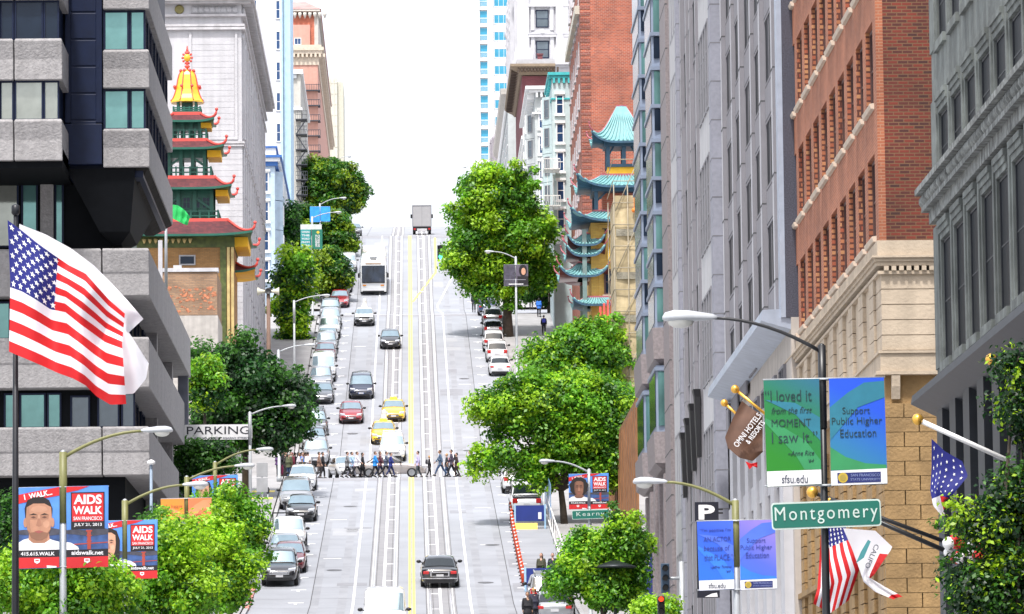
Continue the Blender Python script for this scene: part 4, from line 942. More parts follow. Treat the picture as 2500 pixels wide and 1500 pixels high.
moul(588, 626, .06); moul(626, 631, .22); moul(631, 640, .15); moul(640, 650, .10); moul(662, 670, .06)
for i in range(24): b.box(XR + .1 + i * .2, XR + .22 + i * .2, YB0 - .15, YB0, zb(662), zb(651))
moul(857, 863, .08); moul(863, 908, .03); moul(908, 916, .16)
b.build('sandstone_cornice', SAND, BR)
b = MB(); h0, h1 = zb(857), zb(670); rows_ = 5
for k in range(rows_): z0 = h0 + (h1 - h0) * k / rows_; b.box(XR + .03, XR + 16, YB0 + .03, YB0 + 1.5, z0 + .025, z0 + (h1 - h0) / rows_ - .0)
b.box(XR + .06, XR + 15.9, YB0 + .07, YB1, h0, h1)
for i in range(10):
    y = YB0 + 1.5 + i * 3.1
    for k in range(rows_): z0 = h0 + (h1 - h0) * k / rows_; b.box(XR - .04, XR + .2, y + .02, y + 1.3, z0 + .025, z0 + (h1 - h0) / rows_); 
b.build('ashlar_wall', SAND, BR)
b = MB(); b.box(XR + .1, XR + 16, YB0 + .15, YB1, zb(1700), zb(916)); zq = zb(985); k = 0
while zq > zb(1650):
    x = XR + (0 if k % 2 else -.0)
    for q, (xa, xc) in enumerate(((0, .95 if k % 2 else .55), (.97 if k % 2 else .57, 1.9 if k % 2 else 1.55), (1.92 if k % 2 else 1.57, 6))): b.box(XR + xa + .012, XR + xc, YB0 + .02, YB0 + .3, zq - .372, zq - .002)
    for i in range(11): y = YB0 + .35 + i * 2.86; b.box(XR - .0, XR + .2, y + .02, y + 1.35, zq - .37, zq - .02)
    zq -= .385; k += 1
for i in range(11): y = YB0 + .35 + i * 2.86; b.box(XR - .12, XR + .15, y - .1, y + 2.7, zb(1350), zb(1335))
b.build('rusticated_wall', TANB, BR)
b = MB()
for i in range(3): b.loft([[(XR + .25 + i * 1.6 + dx, YB0 - yy, z) for dx, yy in ((0, -.1), (.22, -.1), (.22, o_), (0, o_))] for z, o_ in ((zb(975), .02), (zb(945), .12), (zb(918), .15))])
b.build('bracket', SAND, BR)
# ---- grey ribbed office building with dark granite end wall
XG = 12.1; y0, y1 = yr(1908, 300, XG), yr(1765, 300, XG); GRAN = mat('dark blue granite', (.055, .055, .075), .45, var=.5, scale=25); RIBM = mat('grey rib stone', (.20, .195, .215), .8, var=.06, streak=.1); RIBL = mat('sunlit rib stone', (.45, .45, .475), .8, var=.06, streak=.1); PINKG = mat('brown pink granite', (.22, .19, .195), .6, var=.2, scale=8)  # light rib tone has the sun on the street faces put into its colour
G1 = thing('office_building', 'grey ribbed office building with dark granite end wall beside the red brick building', 'building', (XG + 6, y0, gz(y0)))
zpod = at(1880, 775, y0).z
b = MB(); b.box(XG + .04, XG + 14, y0, y0 + .5, zpod, 60); b.build('granite_end_wall', GRAN, G1)
b = MB(); b.box(XG + .10, XG + 14, y0 + .5, y1, zpod, 60); b.build('wall', RIBM, G1)
per = 4.9; n = int((y1 - y0) / per) + 1; ri = MB(); jo = MB(); lo = MB(); sp_ = MB()
b = MB(); b.box(XG - .12, XG + .25, y0 + .02, y0 + .8, zpod, 60); b.build('steel_corner_strip', mat('blue grey metal', (.38, .43, .52), .4, .4), G1)
for i in range(n):
    y = y0 + 1.2 + i * per
    if y + 2 > y1: break
    pr_ = .06 + (i % 2) * .04; ri = MB(); ri.box(XG - pr_, XG + .23, y + 1.4, y + 1.75, zpod, 60); ri.box(XG - pr_ + .012, XG + .225, y + 1.75, y + 2.4, zpod, 60, 1); ri.box(XG + .04, XG + .225, y + 2.4, y + 2.9, zpod, 60)
    for k in range(13):
        z = zpod + 1.5 + k * 3.5 - i * .4; ri.box(XG - pr_ - .006, XG + .1, y + 1.394, y + 2.406, z, z + .05, 2); put(G1, globals().setdefault('WG0', MB().box(-1.7, 1.7, -.05, .01, -1.1, 0).mesh('spandrel', RIBM)), (XG + .09, y + 4.6, z), 'x-', 'spandrel')
        if z + 2.4 < 60: put(G1, globals().setdefault('WG1', win_mesh('window', 3.3, 2.3, .09, (2, 1), [RIBM, GL['black']], .04)), (XG + .085, y + 4.6, z + .06), 'x-')
    ri.build('rib', [RIBM, RIBL, M['joint']], G1)
b = MB(); b.loft([[(XG - .75, y, zpod - .1), (XG - .7, y, zpod + .25), (XG + .6, y, zpod + .3), (XG + .6, y, zpod - .5)] for y in (y0 + .1, y1 - .2)]); b.build('podium_cornice', mat('blue grey metal', (.38, .43, .52)), G1)
b = MB(); b.box(XG + .2, XG + 14, y0, y1, gz(y0) - 2, zpod); b.build('podium_wall', mat('beige podium stone', (.42, .38, .345), .8, var=.08, streak=.15), G1)
b = MB()
for i in range(7):
    y = y0 + .5 + i * 4.0; b.box(XG - .1, XG + .25, y, y + 1.6, gz(y0) - 2, zpod - 2.2 - 0)
    b.box(XG, XG + .24, y + 1.6, y + 4, zpod - 5.2, zpod - 4.4)
b.build('podium_pier', RIBL, G1)
for i in range(6): put(G1, globals().setdefault('WG2', win_mesh('window', 2.2, 3.0, .1, (2, 2), [RIBM, GL['dark']], .08)), (XG + .18, y0 + 3.3 + i * 4.0, zpod - 8.4), 'x-'); put(G1, WG2, (XG + .18, y0 + 3.3 + i * 4.0, zpod - 4.3), 'x-')
# ---- white ribbed building
XH = 12.15; y0, y1 = yr(1762, 300, XH), yr(1636, 300, XH)
G2 = thing('office_building', 'light grey office tower with stacked stone ribs and narrow window slots between two darker buildings', 'building', (XH + 6, y0, gz(y0)))
b = MB(); b.box(XH + .05, XH + 14, y0, y1, gz(y0) - 2, 80); b.build('wall', RIBM, G2)
ri = MB(); jo = MB(); gr = MB(); sl2 = MB(); L_ = y1 - y0
def ribs(xp, ya, yb, m_): m_.box(XH - xp, XH + .32, y0 + ya, y0 + yb, gz(y0) - 2, 80)
gp = ((.40, 0, 1.2), (.10, 28.5, 29.6)); rp = tuple((.07 + .04 * (i % 2), 14.6 + i * 3.4, 15.5 + i * 3.4) for i in range(4))
GJ = mat('grey joint', (.16, .16, .18), .9); BGR_ = mat('blue grey granite', (.24, .245, .29), .6, var=.1, scale=6); OWS = mat('off white stone', (.43, .43, .445), .8, var=.06, streak=.1)
for i, g_ in enumerate(gp + rp):
    q_ = MB(); ribs(g_[0], g_[1], g_[2] if i < 2 else g_[1] + .4, q_)
    if i > 1: k0 = len(q_.m); ribs(g_[0] - .012, g_[1] + .4, g_[2], q_); q_.m[k0:] = [1] * (len(q_.m) - k0)  # off-white street side of each rib: its sunlight is put into the colour
    for k in range(26):
        z = gz(y0) + 1 + k * 3.0
        for q in ((0, 1.5) if i < 2 else (0,)): q_.box(XH - g_[0] - .006, XH + .1, y0 + g_[1] - .006, y0 + g_[2] + .006, z - i * .55 + q, z - i * .55 + .05 + q, 2)
        if i > 1 and k % 2: put(G2, globals().setdefault('WG3', win_mesh('window', 2.4, 2.6, .1, (1, 1), [RIBM, GL['black']], .04)), (XH + .045, y0 + g_[2] + 1.25, z - i * .55 + .1), 'x-')
    q_.build('granite_pier' if i < 2 else 'rib', [BGR_ if i < 2 else RIBM, OWS, GJ], G2)
for a_, c_, p_ in ((7.0, 14.0, 0), (30.2, 35.5, .02)): q_ = MB(); ribs(p_, a_, c_, q_); q_.build('stone_bay', OWS, G2)
WS3 = win_mesh('window', 1.3, 3.6, .1, (2, 3), [mat('grey frame', (.2, .2, .22), .5), GL['black']], .05)
for k in range(10):
    z = gz(y0) + 2 + k * 5.4
    for u in (8.0, 9.6, 11.2, 12.8): put(G2, WS3, (XH - .005, y0 + u, z), 'x-')
    for u in (31, 32.6, 34.2): put(G2, WS3, (XH + .015, y0 + u, z + 1.5), 'x-')
for i in range(4):
    c = at(1681 + i * 18, 1075 - i * 35, y0 + 25 - i * 3.4); b = MB(); b.rect([(c.z - 2.5, XH - .26, XH - .1, c.y - .3, c.y + .3), (c.z, XH - .34, XH - .1, c.y - .4, c.y + .4), (c.z + .3, XH - .4, XH - .1, c.y - .5, c.y + .5)]); b.build('iron_bracket', M['black'], G2)
# ---- blue grey bay window building with granite piers
XI = 12.3; y0, y1 = yr(1632, 300, XI), yr(1556, 300, XI); BLUM = mat('blue grey bay metal', (.23, .275, .365), .45, .3, var=.06)
G3 = thing('office_building', 'narrow building with blue grey bay windows and brown granite piers next to the scaffolding', 'building', (XI + 6, y0, gz(y0)))
b = MB(); b.box(XI + .3, XI + 14, y0 + .1, y1, gz(y0) - 2, 85); b.build('wall', PINKG, G3)
for a_, c_, p_ in ((0, 5, .1), (16, 18.5, 0)):
    b = MB(); b.box(XI - p_, XI + .32, y0 + a_, y0 + c_, gz(y0) - 2, 85)
    for k in range(40): z = gz(y0) + k * 2.1; b.box(XI - p_ - .006, XI, y0 + a_ - .006, y0 + c_ + .01, z, z + .06, 1)
    b.build('granite_pier', [PINKG, M['joint']], G3)
zbay = at(1605, 805, y0 + 7).z
for (ya, yb, p) in ((y0 + 6.2, y0 + 13, .42), (y0 + 19.5, y0 + 27, .36)):
    for part, (z0, zt) in enumerate(((zbay, 85), (zbay - 5.0, zbay - 1.8))):
        b = MB(); b.loft([[(XI + .3, ya, z), (XI - p, ya + .12, z), (XI - p, yb - .12, z), (XI + .3, yb, z)] for z in (z0, zt)]); by = b.build('bay', BLUM, G3)
        z = z0 + .3; k = 0
        while z < min(zt - .5, 48):
            h_ = 1.62 if (k % 2 == 0 and part == 0) else (1.05 if part == 0 else 2.6)
            b = MB(); b.box(XI - p + .09, XI + .22, ya - .03, ya + .01 + .06, z, z + h_); q = b.build('bay_window', GL['teal'] if (k % 2 == 0) else GL['dark'], G3)
            b = MB(); b.box(XI - p - .03, XI - p + .03, ya + .6, yb - .6, z, z + h_); b.build('bay_window', GL['dark'], G3)
            b = MB(); b.box(XI - p - .08, XI + .3, ya - .08, yb, z + h_ + .04, z + h_ + .22); b.build('bay_ledge', BLUM, G3)
            z += h_ + (.22 if k % 2 else .62); k += 1
        b = MB(); b.loft([[(XI + .3, ya - .3, z0), (XI - p - .15, ya - .1, z0), (XI - p - .15, yb, z0), (XI + .3, yb + .1, z0)], [(XI + .3, ya - .3, z0 - 1.5), (XI - p - .1, ya - .1, z0 - 1.5), (XI - p - .1, yb, z0 - 1.5), (XI + .3, yb + .1, z0 - 1.5)], [(XI + .3, ya + .2, z0 - 1.75), (XI - p + .25, ya + .4, z0 - 1.75), (XI - p + .25, yb - .3, z0 - 1.75), (XI + .3, yb, z0 - 1.75)]]); b.build('bay_corbel', PINKG, G3)
b = MB()
for i in range(5): b.box(XI - .12, XI + .3, y0 + 6 + i * 4.4, y0 + 7.1 + i * 4.4, gz(y0), zbay - 7)
b.build('pilaster', PINKG, G3)
# ---- scaffolding tower wrapped in beige netting
DS = 312.0; xa, xc = at(1506, 800, DS).x, at(1566, 800, DS).x
SC = thing('scaffold_tower', 'tall scaffold tower wrapped in beige netting in front of the right pagoda', 'scaffold', ((xa + xc) / 2, DS, gz(DS)))
NET = mat('beige netting', (.46, .37, .22), .9, var=.3, scale=1.3, bump=.8, bscale=1.2, streak=.2); zt = at(1530, 478, DS).z
b = MB(); rr = random.Random(4); lv = [gz(DS) + 1.5 + (zt - gz(DS) - 1.5) * k / 24 for k in range(25)]
b.loft([[(xa + rr.uniform(-.05, .05), DS + rr.uniform(-.05, .05), z), ((xa + xc) / 2, DS + rr.uniform(-.08, .08), z), (xc, DS, z), (xc, DS + 9, z), (xa + rr.uniform(-.05, .05), DS + 9, z), (xa + rr.uniform(-.06, .06), DS + 4, z)] for z in lv]); b.build('netting', NET, SC)
b = MB()
for x in (xa - .1, (xa + xc) / 2, xc): 
    for y in (DS - .14, DS + 9): b.tube([(x, y, gz(DS)), (x, y, zt + .7)], .035, 6)
for k in range(15): z = gz(DS) + 1.5 + k * 1.42; b.tube([(xa - .15, DS - .16, z), (xc, DS - .16, z)], .03, 6); b.tube([(xa - .14, DS - .2, z), (xa - .14, DS + 9, z)], .03, 6)
for k in range(5): z = gz(DS) + 2 + k * 4; b.tube([(xa, DS - .18, z), (xc, DS - .18, z + 3.5)], .028, 6)
b.build('scaffold_tube', mat('tan scaffold tube', (.30, .26, .19), .6), SC)
b = MB(); b.box(xa + 1.2, xa + 1.26, DS - .3, DS - .2, zt - .9, zt); b.ball((xa + 1.2, DS - .26, zt - 1.0), .16, n=6, m=4); b.build('orange_hook', mat('orange tag', (.75, .2, .02), .5), SC)
for k in range(5): b = MB(); b.box(xa + .02, xc, DS - .1, DS - .075, at(1530, 560 + k * 105, DS).z - .45, at(1530, 560 + k * 105, DS).z); b.build('netting_band', mat('grey netting', (.24, .22, .17), .9, var=.3, scale=2, bump=.6), SC)
# ---- right pagoda with turquoise tiled roofs
TEAL = mat('turquoise roof tile', (.17, .36, .37), .5, var=.12, scale=2); TPNK = mat('rose roof trim', (.34, .085, .11), .5); UND = mat('blue painted timber', (.03, .085, .14), .5, var=.2); YELW = mat('yellow enamel band', (.82, .50, .02), .5); TANW = brick('yellow tan brick', (.62, .40, .09), (.54, .33, .07), (.42, .28, .1), .4, .11, .008)
DQ = 352.0; pq = at(1523, 400, DQ).x; mq = DQ / F; cyq = DQ + 3
PQ = thing('pagoda_building', 'right pagoda building with turquoise curved tile roofs, yellow brick front and blue timber posts', 'building', (pq, DQ, gz(DQ)))
def zq_(py): return at(1500, py, DQ).z
for (yr_, ye, hr, he, nr, cu) in ((250, 340, 11, 74, 6, .8), (424, 454, 54, 112, 8, .95), (515, 539, 74, 128, 9, .95)):
    prof_roof(PQ, (pq, cyq), zq_(yr_), zq_(ye), (hr * mq, hr * mq), (he * mq, he * mq), cu, TEAL, TPNK, soff=UND, tile_ribs=nr, edge=UND, trim_r=.06)
b = MB(); b.lathe((pq, cyq, zq_(250)), [(.3, -.2), (.42, 0), (.42, .12), (.02, .16)], 10); b.build('finial', UND, PQ)
b = MB()
for (hw, ya, yb) in ((36, 342, 400), (68, 456, 516)):
    for sx in (-1, 0.1, 1):
        for sy in (-1, 1): b.box(pq + sx * hw * mq - .14, pq + sx * hw * mq + .14, cyq + sy * hw * mq - .14, cyq + sy * hw * mq + .14, zq_(yb), zq_(ya) + .5)
    b.box(pq - hw * mq - .05, pq + hw * mq + .05, cyq - hw * mq - .2, cyq + hw * mq + .2, zq_(yb), zq_(yb) + .22); b.box(pq - hw * mq - .3, pq + hw * mq + .3, cyq - hw * mq - .3, cyq + hw * mq + .3, zq_(ya) - .25, zq_(ya) + .4)
    for s in (-1, 1): b.tube([(pq + s * hw * mq, cyq - hw * mq, zq_(ya) - 1.0), (pq + s * hw * mq * .6, cyq - hw * mq, zq_(ya) - .2)], .07, 5)
b.build('timber_post', UND, PQ)
b = MB(); b.box(pq - 38 * mq, pq + 38 * mq, cyq - 38 * mq, cyq + 38 * mq, zq_(424), zq_(400)); b.build('yellow_band', YELW, PQ)
b = MB(); hb = 83 * mq; b.box(pq - hb, pq + 8, cyq - hb, cyq + 8, gz(DQ) - 1, zq_(542)); b.box(pq - hb + .6, pq + 8, cyq - hb - .06, cyq - hb + .1, zq_(560), zq_(548)); b.box(pq - hb + .55, pq - hb + .7, cyq - hb - .05, cyq - hb, zq_(730), zq_(560)); b.build('brick_wall', TANW, PQ)
b = MB(); b.box(pq - 50 * mq, pq + 50 * mq, cyq - 40 * mq, cyq + 40 * mq, zq_(514), zq_(458)); b.build('brick_drum', brick('orange red brick', (.55, .15, .08), (.48, .12, .07), (.5, .3, .22)), PQ)
for (px, yr_, ye, he, ww) in ((1432, 570, 596, 1.35, .25), (1430, 595, 622, 1.4, .2), (1425, 640, 672, 1.75, .35)):
    prof_roof(PQ, (at(px, 600, DQ).x, cyq - .4), zq_(yr_), zq_(ye), (ww, 1.5), (he, 2.8), .8, TEAL, TPNK, soff=mat('dark red lacquer', (.10, .02, .02), .3), tile_ribs=5, edge=UND, trim_r=.055)
prof_roof(PQ, (at(1447, 730, DQ).x + .3, cyq - 1.6), zq_(727), zq_(744), (.9, 1.0), (1.7, 2.1), .5, TEAL, TPNK, soff=UND, tile_ribs=6, edge=UND, trim_r=.055)
b = MB(); c0 = at(1428, 700, DQ); b.box(c0.x - .16, c0.x + .16, cyq - hb - .6, cyq - hb - .3, gz(DQ), zq_(560)); b.box(c0.x - .16, c0.x + .16, cyq + hb, cyq + hb + .3, gz(DQ), zq_(560)); b.build('lamp_post_column', mat('grey green column', (.14, .2, .19), .5), PQ)
put(PQ, win_mesh('window', .8, 1.9, .12, (1, 2), [mat('brown frame', (.07, .03, .025)), GL['dark'], SAND], .08, sill=.06), (at(1492, 700, DQ - 2.2).x, cyq - hb - .01, zq_(718)))
text(PQ, 'Trad', 1.45, .42, (at(1493, 563, DQ).x + .05 - pq, cyq - hb - .09 - DQ, zq_(563) - gz(DQ)), M['black'])
b = MB(); c = at(1512, 622, DQ)
for k in range(22): a = 2 * PI * k / 22; b.ball((c.x + .72 * math.cos(a), cyq - hb - .1, c.z + .78 * math.sin(a)), (.2, .1, .22), 0, 7, 5)
for k in range(12): a = 2 * PI * k / 12; b.ball((c.x + .42 * math.cos(a), cyq - hb - .08, c.z + .46 * math.sin(a)), (.12, .08, .14), 0, 6, 4)
b.build('dragon_medallion', YELW, PQ)
b = MB()
for k in range(7): b.box(at(1470, 800, DQ - 8).x + k * .28, at(1470, 800, DQ - 8).x + k * .28 + .16, DQ - 3.2, DQ - 3.0, gz(DQ), zq_(760) + k * .25)
b.box(at(1478, 800, DQ).x, at(1510, 800, DQ).x, DQ - 2.6, DQ - 2.3, gz(DQ), zq_(770)); b.build('red_gate', RED, PQ)
# ---- tall red brick building
DR = 398.0; xr_ = at(1420, 300, DR).x; ORB = brick('orange brick wall', (.38, .092, .046), (.24, .062, .04), (.36, .22, .17), .34, .13, .014, bump=.4)
TB = block('brick_building', 'tall plain orange red brick building with bare wall rising behind the right pagoda', xr_, xr_ + 16, DR, 426, gz(DR), zz(-60, DR, 1480), ORB)
b = MB()
for z in np.arange(gz(DR) + 6, zz(-60, DR, 1480), .56): b.box(xr_ - .04, xr_ + .8, DR - .045, DR + .4, z, z + .28)
b.build('brick_quoin', brick('brown red brick', (.22, .06, .045), (.16, .045, .035), (.3, .2, .16), .4, .14), TB)
wm = win_mesh('window', 1.3, 2.0, .1, (1, 2), [STONE, GL['dark'], STONE], .05, sill=.1)
wins(TB, wm, [(xr_ - .01, DR + 4 + i * 4.2, gz(DR) + 12 + k * 3.6) for i in range(6) for k in range(9)], 'x-')
b = MB(); b.box(xr_ - .4, xr_ + .3, DR + 2, 426, at(1400, 25, DR).z, at(1400, 25, DR).z + .7); b.build('string_course', CREAM, TB)
# ---- row of pale houses, bays and cornices above the trees
WHT = mat('white house paint', (.46, .49, .49), .7, var=.08, streak=.12); MINT = mat('pale mint wall', (.48, .58, .59), .7, var=.05, streak=.12); TEALT = mat('teal cornice trim', (.05, .42, .44), .5)
def bayhouse(name, label, D_, xl_px, xr_px, ytop, Y1, wall, wp_, trim, cor=.6, nb_=2, fl=62):
    xl, xr2 = at(xl_px, 300, D_).x, at(xr_px, 300, D_).x
    t = block(name, label, xl, xr2, D_, Y1, gz(D_), zz(ytop, D_, 1330), wall)
    b = MB()
    for ya, yb, p in ((ytop - 2, ytop + 5, cor), (ytop + 5, ytop + 12, cor * .6), (ytop + 60, ytop + 64, cor * .3)): b.box(xl - p, xr2 - .01, D_ - p, Y1, zz(yb, D_, 1330), zz(ya, D_, 1330))
    for i in range(10): b.box(xl - cor * .8, xl - .02, D_ + .4 + i * 1.5, D_ + .8 + i * 1.5, zz(ytop + 26, D_, 1330), zz(ytop + 12, D_, 1330)); 
    for i in range(5): b.box(xl + .1 + i * .45, xl + .3 + i * .45, D_ - cor * .75, D_ - .02, zz(ytop + 24, D_, 1330), zz(ytop + 12, D_, 1330))
    b.build('cornice', trim, t)
    for k in range(5):
        z = zz(ytop + 100 + k * fl, D_, 1330)
        for i in range(nb_):
            yy = D_ + 2 + i * 8; b = MB(); b.loft([[(xl, yy, q), (xl - .8, yy + .9, q), (xl - .8, yy + 3, q), (xl, yy + 3.9, q)] for q in (z - .6, z + fl * D_ / F - .6)]); b.build('bay', wp_, t)
            put(t, globals().setdefault('WBH', win_mesh('window', 1.5, 1.8, .12, (2, 2), [M['whitem'], GL['deep']], .08)), (xl - .81, yy + 1.95, z), 'x-')
            w_ = put(t, globals().setdefault('WBI', win_mesh('window', .62, 1.7, .08, (1, 2), [mat('grey frame', (.2, .2, .22)), GL['grey']], .05)), (xl - .42, yy + .44, z)); w_.rotation_euler = (0, 0, -.84)
        put(t, globals().setdefault('WBJ', win_mesh('window', .7, 1.8, .1, (1, 2), [M['whitem'], GL['deep'], M['whitem']], .1, sill=.12, head=.12)), (xl + .7, D_ - .01, z))
    return t
H1 = bayhouse('apartment_building', 'pale mint building with teal cornice lines and white fire escape right of the plane tree', 432, 1348, 1412, 180, 444, MINT, MINT, TEALT, .35, 1, 70)
b = MB(); xa, xc = at(1328, 500, 430).x, at(1368, 500, 430).x
for y in (415, 505, 590, 660):
    z = zz(y, 430, 1340); b.box(xa, xc, 429.2, 431.9, z - .05, z + .05)
    for i in range(9): x = xa + (xc - xa) * i / 8; b.box(x - .02, x + .02, 429.2, 429.25, z, z + .9)
    b.box(xa, xc, 429.18, 429.27, z + .86, z + .94); b.box(xa, xa + .05, 429.27, 431.9, z + .86, z + .94)
    for s in (0, .5): b.box(xa + .3 + s, xa + .34 + s, 429.5, 429.55, z - 2.9, z)
b.build('fire_escape', M['whitem'], H1)
H2 = bayhouse('apartment_building', 'white bay fronted house with deep bracketed cornice left of the pale mint building', 464, 1306, 1352, 215, 490, WHT, WHT, M['whitem'], .9, 2, 62)
H3 = bayhouse('apartment_building', 'lower white house with ornate bays just above the crown of the big tree', 495, 1284, 1325, 335, 522, mat('cream white paint', (.55, .54, .50), .7, var=.1, streak=.15), WHT, M['whitem'], .5, 2, 60)
DMR = 542.0; xl, xr2 = at(1275, 250, DMR).x, at(1356, 250, DMR).x
MR = block('brick_building', 'maroon brick building with deep overhanging brown cornice near the crest on the right', xl, xr2 + 3, DMR, 575, gz(DMR), zz(186, DMR, 1300), brick('maroon brick', (.20, .055, .065), (.16, .045, .055), (.2, .09, .09), .4, .14))
b = MB(); BRN = mat('brown cornice timber', (.26, .2, .14), .8, var=.15); b.loft([[(xl - p, DMR - p, zz(y, DMR, 1300)), (xr2, DMR - p, zz(y, DMR, 1300)), (xr2, 575, zz(y, DMR, 1300)), (xl - p, 575, zz(y, DMR, 1300))] for y, p in ((184, .15), (178, .4), (172, 1.0), (166, 1.35), (160, 1.35))])
b.build('cornice', BRN, MR); b = MB()
for i in range(13): b.box(xl - .5 + i * .37, xl - .3 + i * .37, DMR - 1.2, DMR - .2, zz(177, DMR, 1300), zz(168, DMR, 1300))
for i in range(26): b.box(xl - 1.2, xl - .2, DMR + .2 + i * 1.2, DMR + .7 + i * 1.2, zz(178, DMR, 1300), zz(168, DMR, 1300))
b.build('cornice_bracket', mat('dark brown timber', (.08, .055, .04), .8), MR)
b = MB(); b.box(at(1313, 140, DMR).x, at(1325, 140, DMR).x, DMR + 1, DMR + 1.6, zz(162, DMR, 1300), zz(131, DMR, 1300)); b.box(at(1311, 140, DMR).x, at(1327, 140, DMR).x, DMR + .9, DMR + 1.7, zz(131, DMR, 1300), zz(128, DMR, 1300)); b.build('chimney', brick('maroon brick', (.2, .05, .06), (.2, .05, .06), (.2, .05, .06)), MR)
b = MB(); b.box(xl - .6, xr2, DMR - .6, 575, zz(160, DMR, 1300), zz(147, DMR, 1300)); b.build('parapet', mat('grey roofing', (.4, .4, .42), .8), MR)
DGC = 585.0; xl = at(1240, 300, DGC).x
GC = block('stone_building', 'long grey white building with carved receding cornice beside the maroon brick building', xl, xl + 1.8, DGC, 640, gz(DGC), zz(235, DGC, 1250), WHT)
b = MB(); b.loft([[(xl - p, DGC - p, zz(y, DGC, 1250)), (xl + 1.9, DGC - p, zz(y, DGC, 1250)), (xl + 1.9, 640, zz(y, DGC, 1250)), (xl - p, 640, zz(y, DGC, 1250))] for y, p in ((262, .1), (240, .3), (232, .8), (219, .9))])
b.build('cornice', mat('grey stone trim', (.5, .47, .43)), GC); b = MB()
for i in range(40): b.ball((xl - .15, DGC + .6 + i * 1.3, zz(258, DGC, 1250)), (.22, .35, .6), 0, 6, 5)
for k in range(5):
    for i in range(3): b.box(xl - .1, xl + .02, DGC + 2 + i * 12, DGC + 10 + i * 12, zz(300 + k * 50, DGC, 1250), zz(296 + k * 50, DGC, 1250))
b.build('frieze', M['whitem'], GC)
b = MB(); b.box(xl + 1.8, xl + 2.4, DGC - .2, DGC + 20, gz(DGC), zz(290, DGC, 1250)); b.build('brick_side_wall', brick('maroon brick', (.2, .05, .06), (.2, .05, .06), (.2, .05, .06)), GC)
DO = 660.0; xl, xr2 = at(1256, 80, DO).x, at(1420, 80, DO).x; WST = mat('white ornate stone', (.52, .52, .55), .8, var=.07, scale=1, streak=.08)
WO = block('stone_building', 'ornate white stone tower with pilasters and pedimented dark windows at the top centre right', xl, xr2, DO, 700, gz(DO), zz(-60, DO, 1320), WST)
b = MB()
def ox(px): return at(px, 80, DO).x
def oz(py): return zz(py, DO, 1320)
for a, c in ((1262, 1292), (1357, 1388)):
    b.box(ox(a), ox(c), DO - .45, DO, oz(118), oz(-60)); b.box(ox(a - 5), ox(c + 5), DO - .6, DO, oz(128), oz(118)); b.box(ox(a - 8), ox(c + 8), DO - .7, DO, oz(150), oz(128))
b.box(ox(1250), xr2, DO - .9, DO, oz(160), oz(150)); b.box(ox(1252), xr2, DO - .35, DO, oz(166), oz(160))
for cxp in (1324, 1410):
    for ya, yb in ((18, 75), (92, 145)):
        b.box(ox(cxp - 28), ox(cxp - 19), DO - .3, DO, oz(yb), oz(ya)); b.box(ox(cxp + 19), ox(cxp + 28), DO - .3, DO, oz(yb), oz(ya)); b.box(ox(cxp - 34), ox(cxp + 34), DO - .5, DO, oz(ya), oz(ya - 7))
    b.prism([(ox(cxp - 36), oz(85)), (ox(cxp + 36), oz(85)), (ox(cxp), oz(72))], DO - .55, DO - .05)
    b.lathe((ox(cxp), DO - .2, oz(88)), [(.2, 0), (.5, .3), (.2, .7)], 8)
for k in range(16): b.ball((xl - .2, DO + .5 + k * 2.4, oz(-20 + k % 3 * 40)), (.5, .6, .8), 0, 7, 5)
for k in range(8): b.box(xl - .55, xl, DO + 2 + k * 4, DO + 3 + k * 4, oz(150), oz(-60))
b.build('pilaster_and_pediment', WST, WO)
wm = win_mesh('window', ox(1340) - ox(1308), oz(25) - oz(68), .14, (1, 2), [M['navy'], GL['grey'], WST], .1); wins(WO, wm, [(ox(1324), DO - .02, oz(68)), (ox(1324), DO - .02, oz(143)), (ox(1410), DO - .02, oz(68)), (ox(1410), DO - .02, oz(143)), (ox(1324), DO - .02, oz(-8))])
DTT = 900.0; xl, xr2 = at(1161, 200, DTT).x, at(1262, 200, DTT).x; WTW = mat('white tower render', (.72, .73, .74), .7, var=.03)
TT = block('tower_block', 'white high rise tower with columns of turquoise blue windows at the end of the street', xl, xr2, DTT, 930, 100, zz(-60, DTT, 1200), WTW)
b = MB()
for a, c in ((1161, 1172), (1191, 1205)): b.box(at(a, 200, DTT).x, at(c, 200, DTT).x, DTT - .7, DTT, 100, zz(-60, DTT, 1200))
for k in range(12): b.box(at(1172, 200, DTT).x, at(1191, 200, DTT).x, DTT - .5, DTT, zz(25 + k * 41.5, DTT, 1200) + .0, zz(18 + k * 41.5, DTT, 1200))
b.build('tower_fin', WTW, TT)
wa = win_mesh('window', 1.45, 2.35, .06, (1, 1), [WTW, GL['blue']], .06); wb2 = win_mesh('window', 2.75, 1.75, .1, (3, 1), [WTW, GL['blue']], .08)
wins(TT, wa, [(at(1182, 200, DTT).x, DTT - .02, zz(24 + 33 + k * 41.5 - 41.5, DTT, 1200) ) for k in range(11)]); wins(TT, wb2, [(at(1225, 200, DTT).x, DTT - .02, zz(17 + k * 41.5, DTT, 1200)) for k in range(9)])
for k in range(10):
    b = MB(); z = zz(56 + k * 41.5 - 41.5, DTT, 1200); x0, x1 = at(1173, 200, DTT).x, at(1191, 200, DTT).x
    b.box(x0, x1, DTT - .62, DTT - .56, z + .75, z + .85)
    for i in range(8): x = x0 + (x1 - x0) * i / 7; b.box(x - .02, x + .02, DTT - .61, DTT - .57, z, z + .75)
    b.build('balcony_railing', M['whitem'], TT)
DSP = 760.0; c = at(1214, 400, DSP); STG = mat('grey gothic stone', (.30, .28, .31), .85, var=.12)
SP = thing('church_tower', 'small grey gothic tower with pinnacle in front of the white high rise', 'tower', (c.x, DSP, 90))
b = MB(); mz = DSP / F
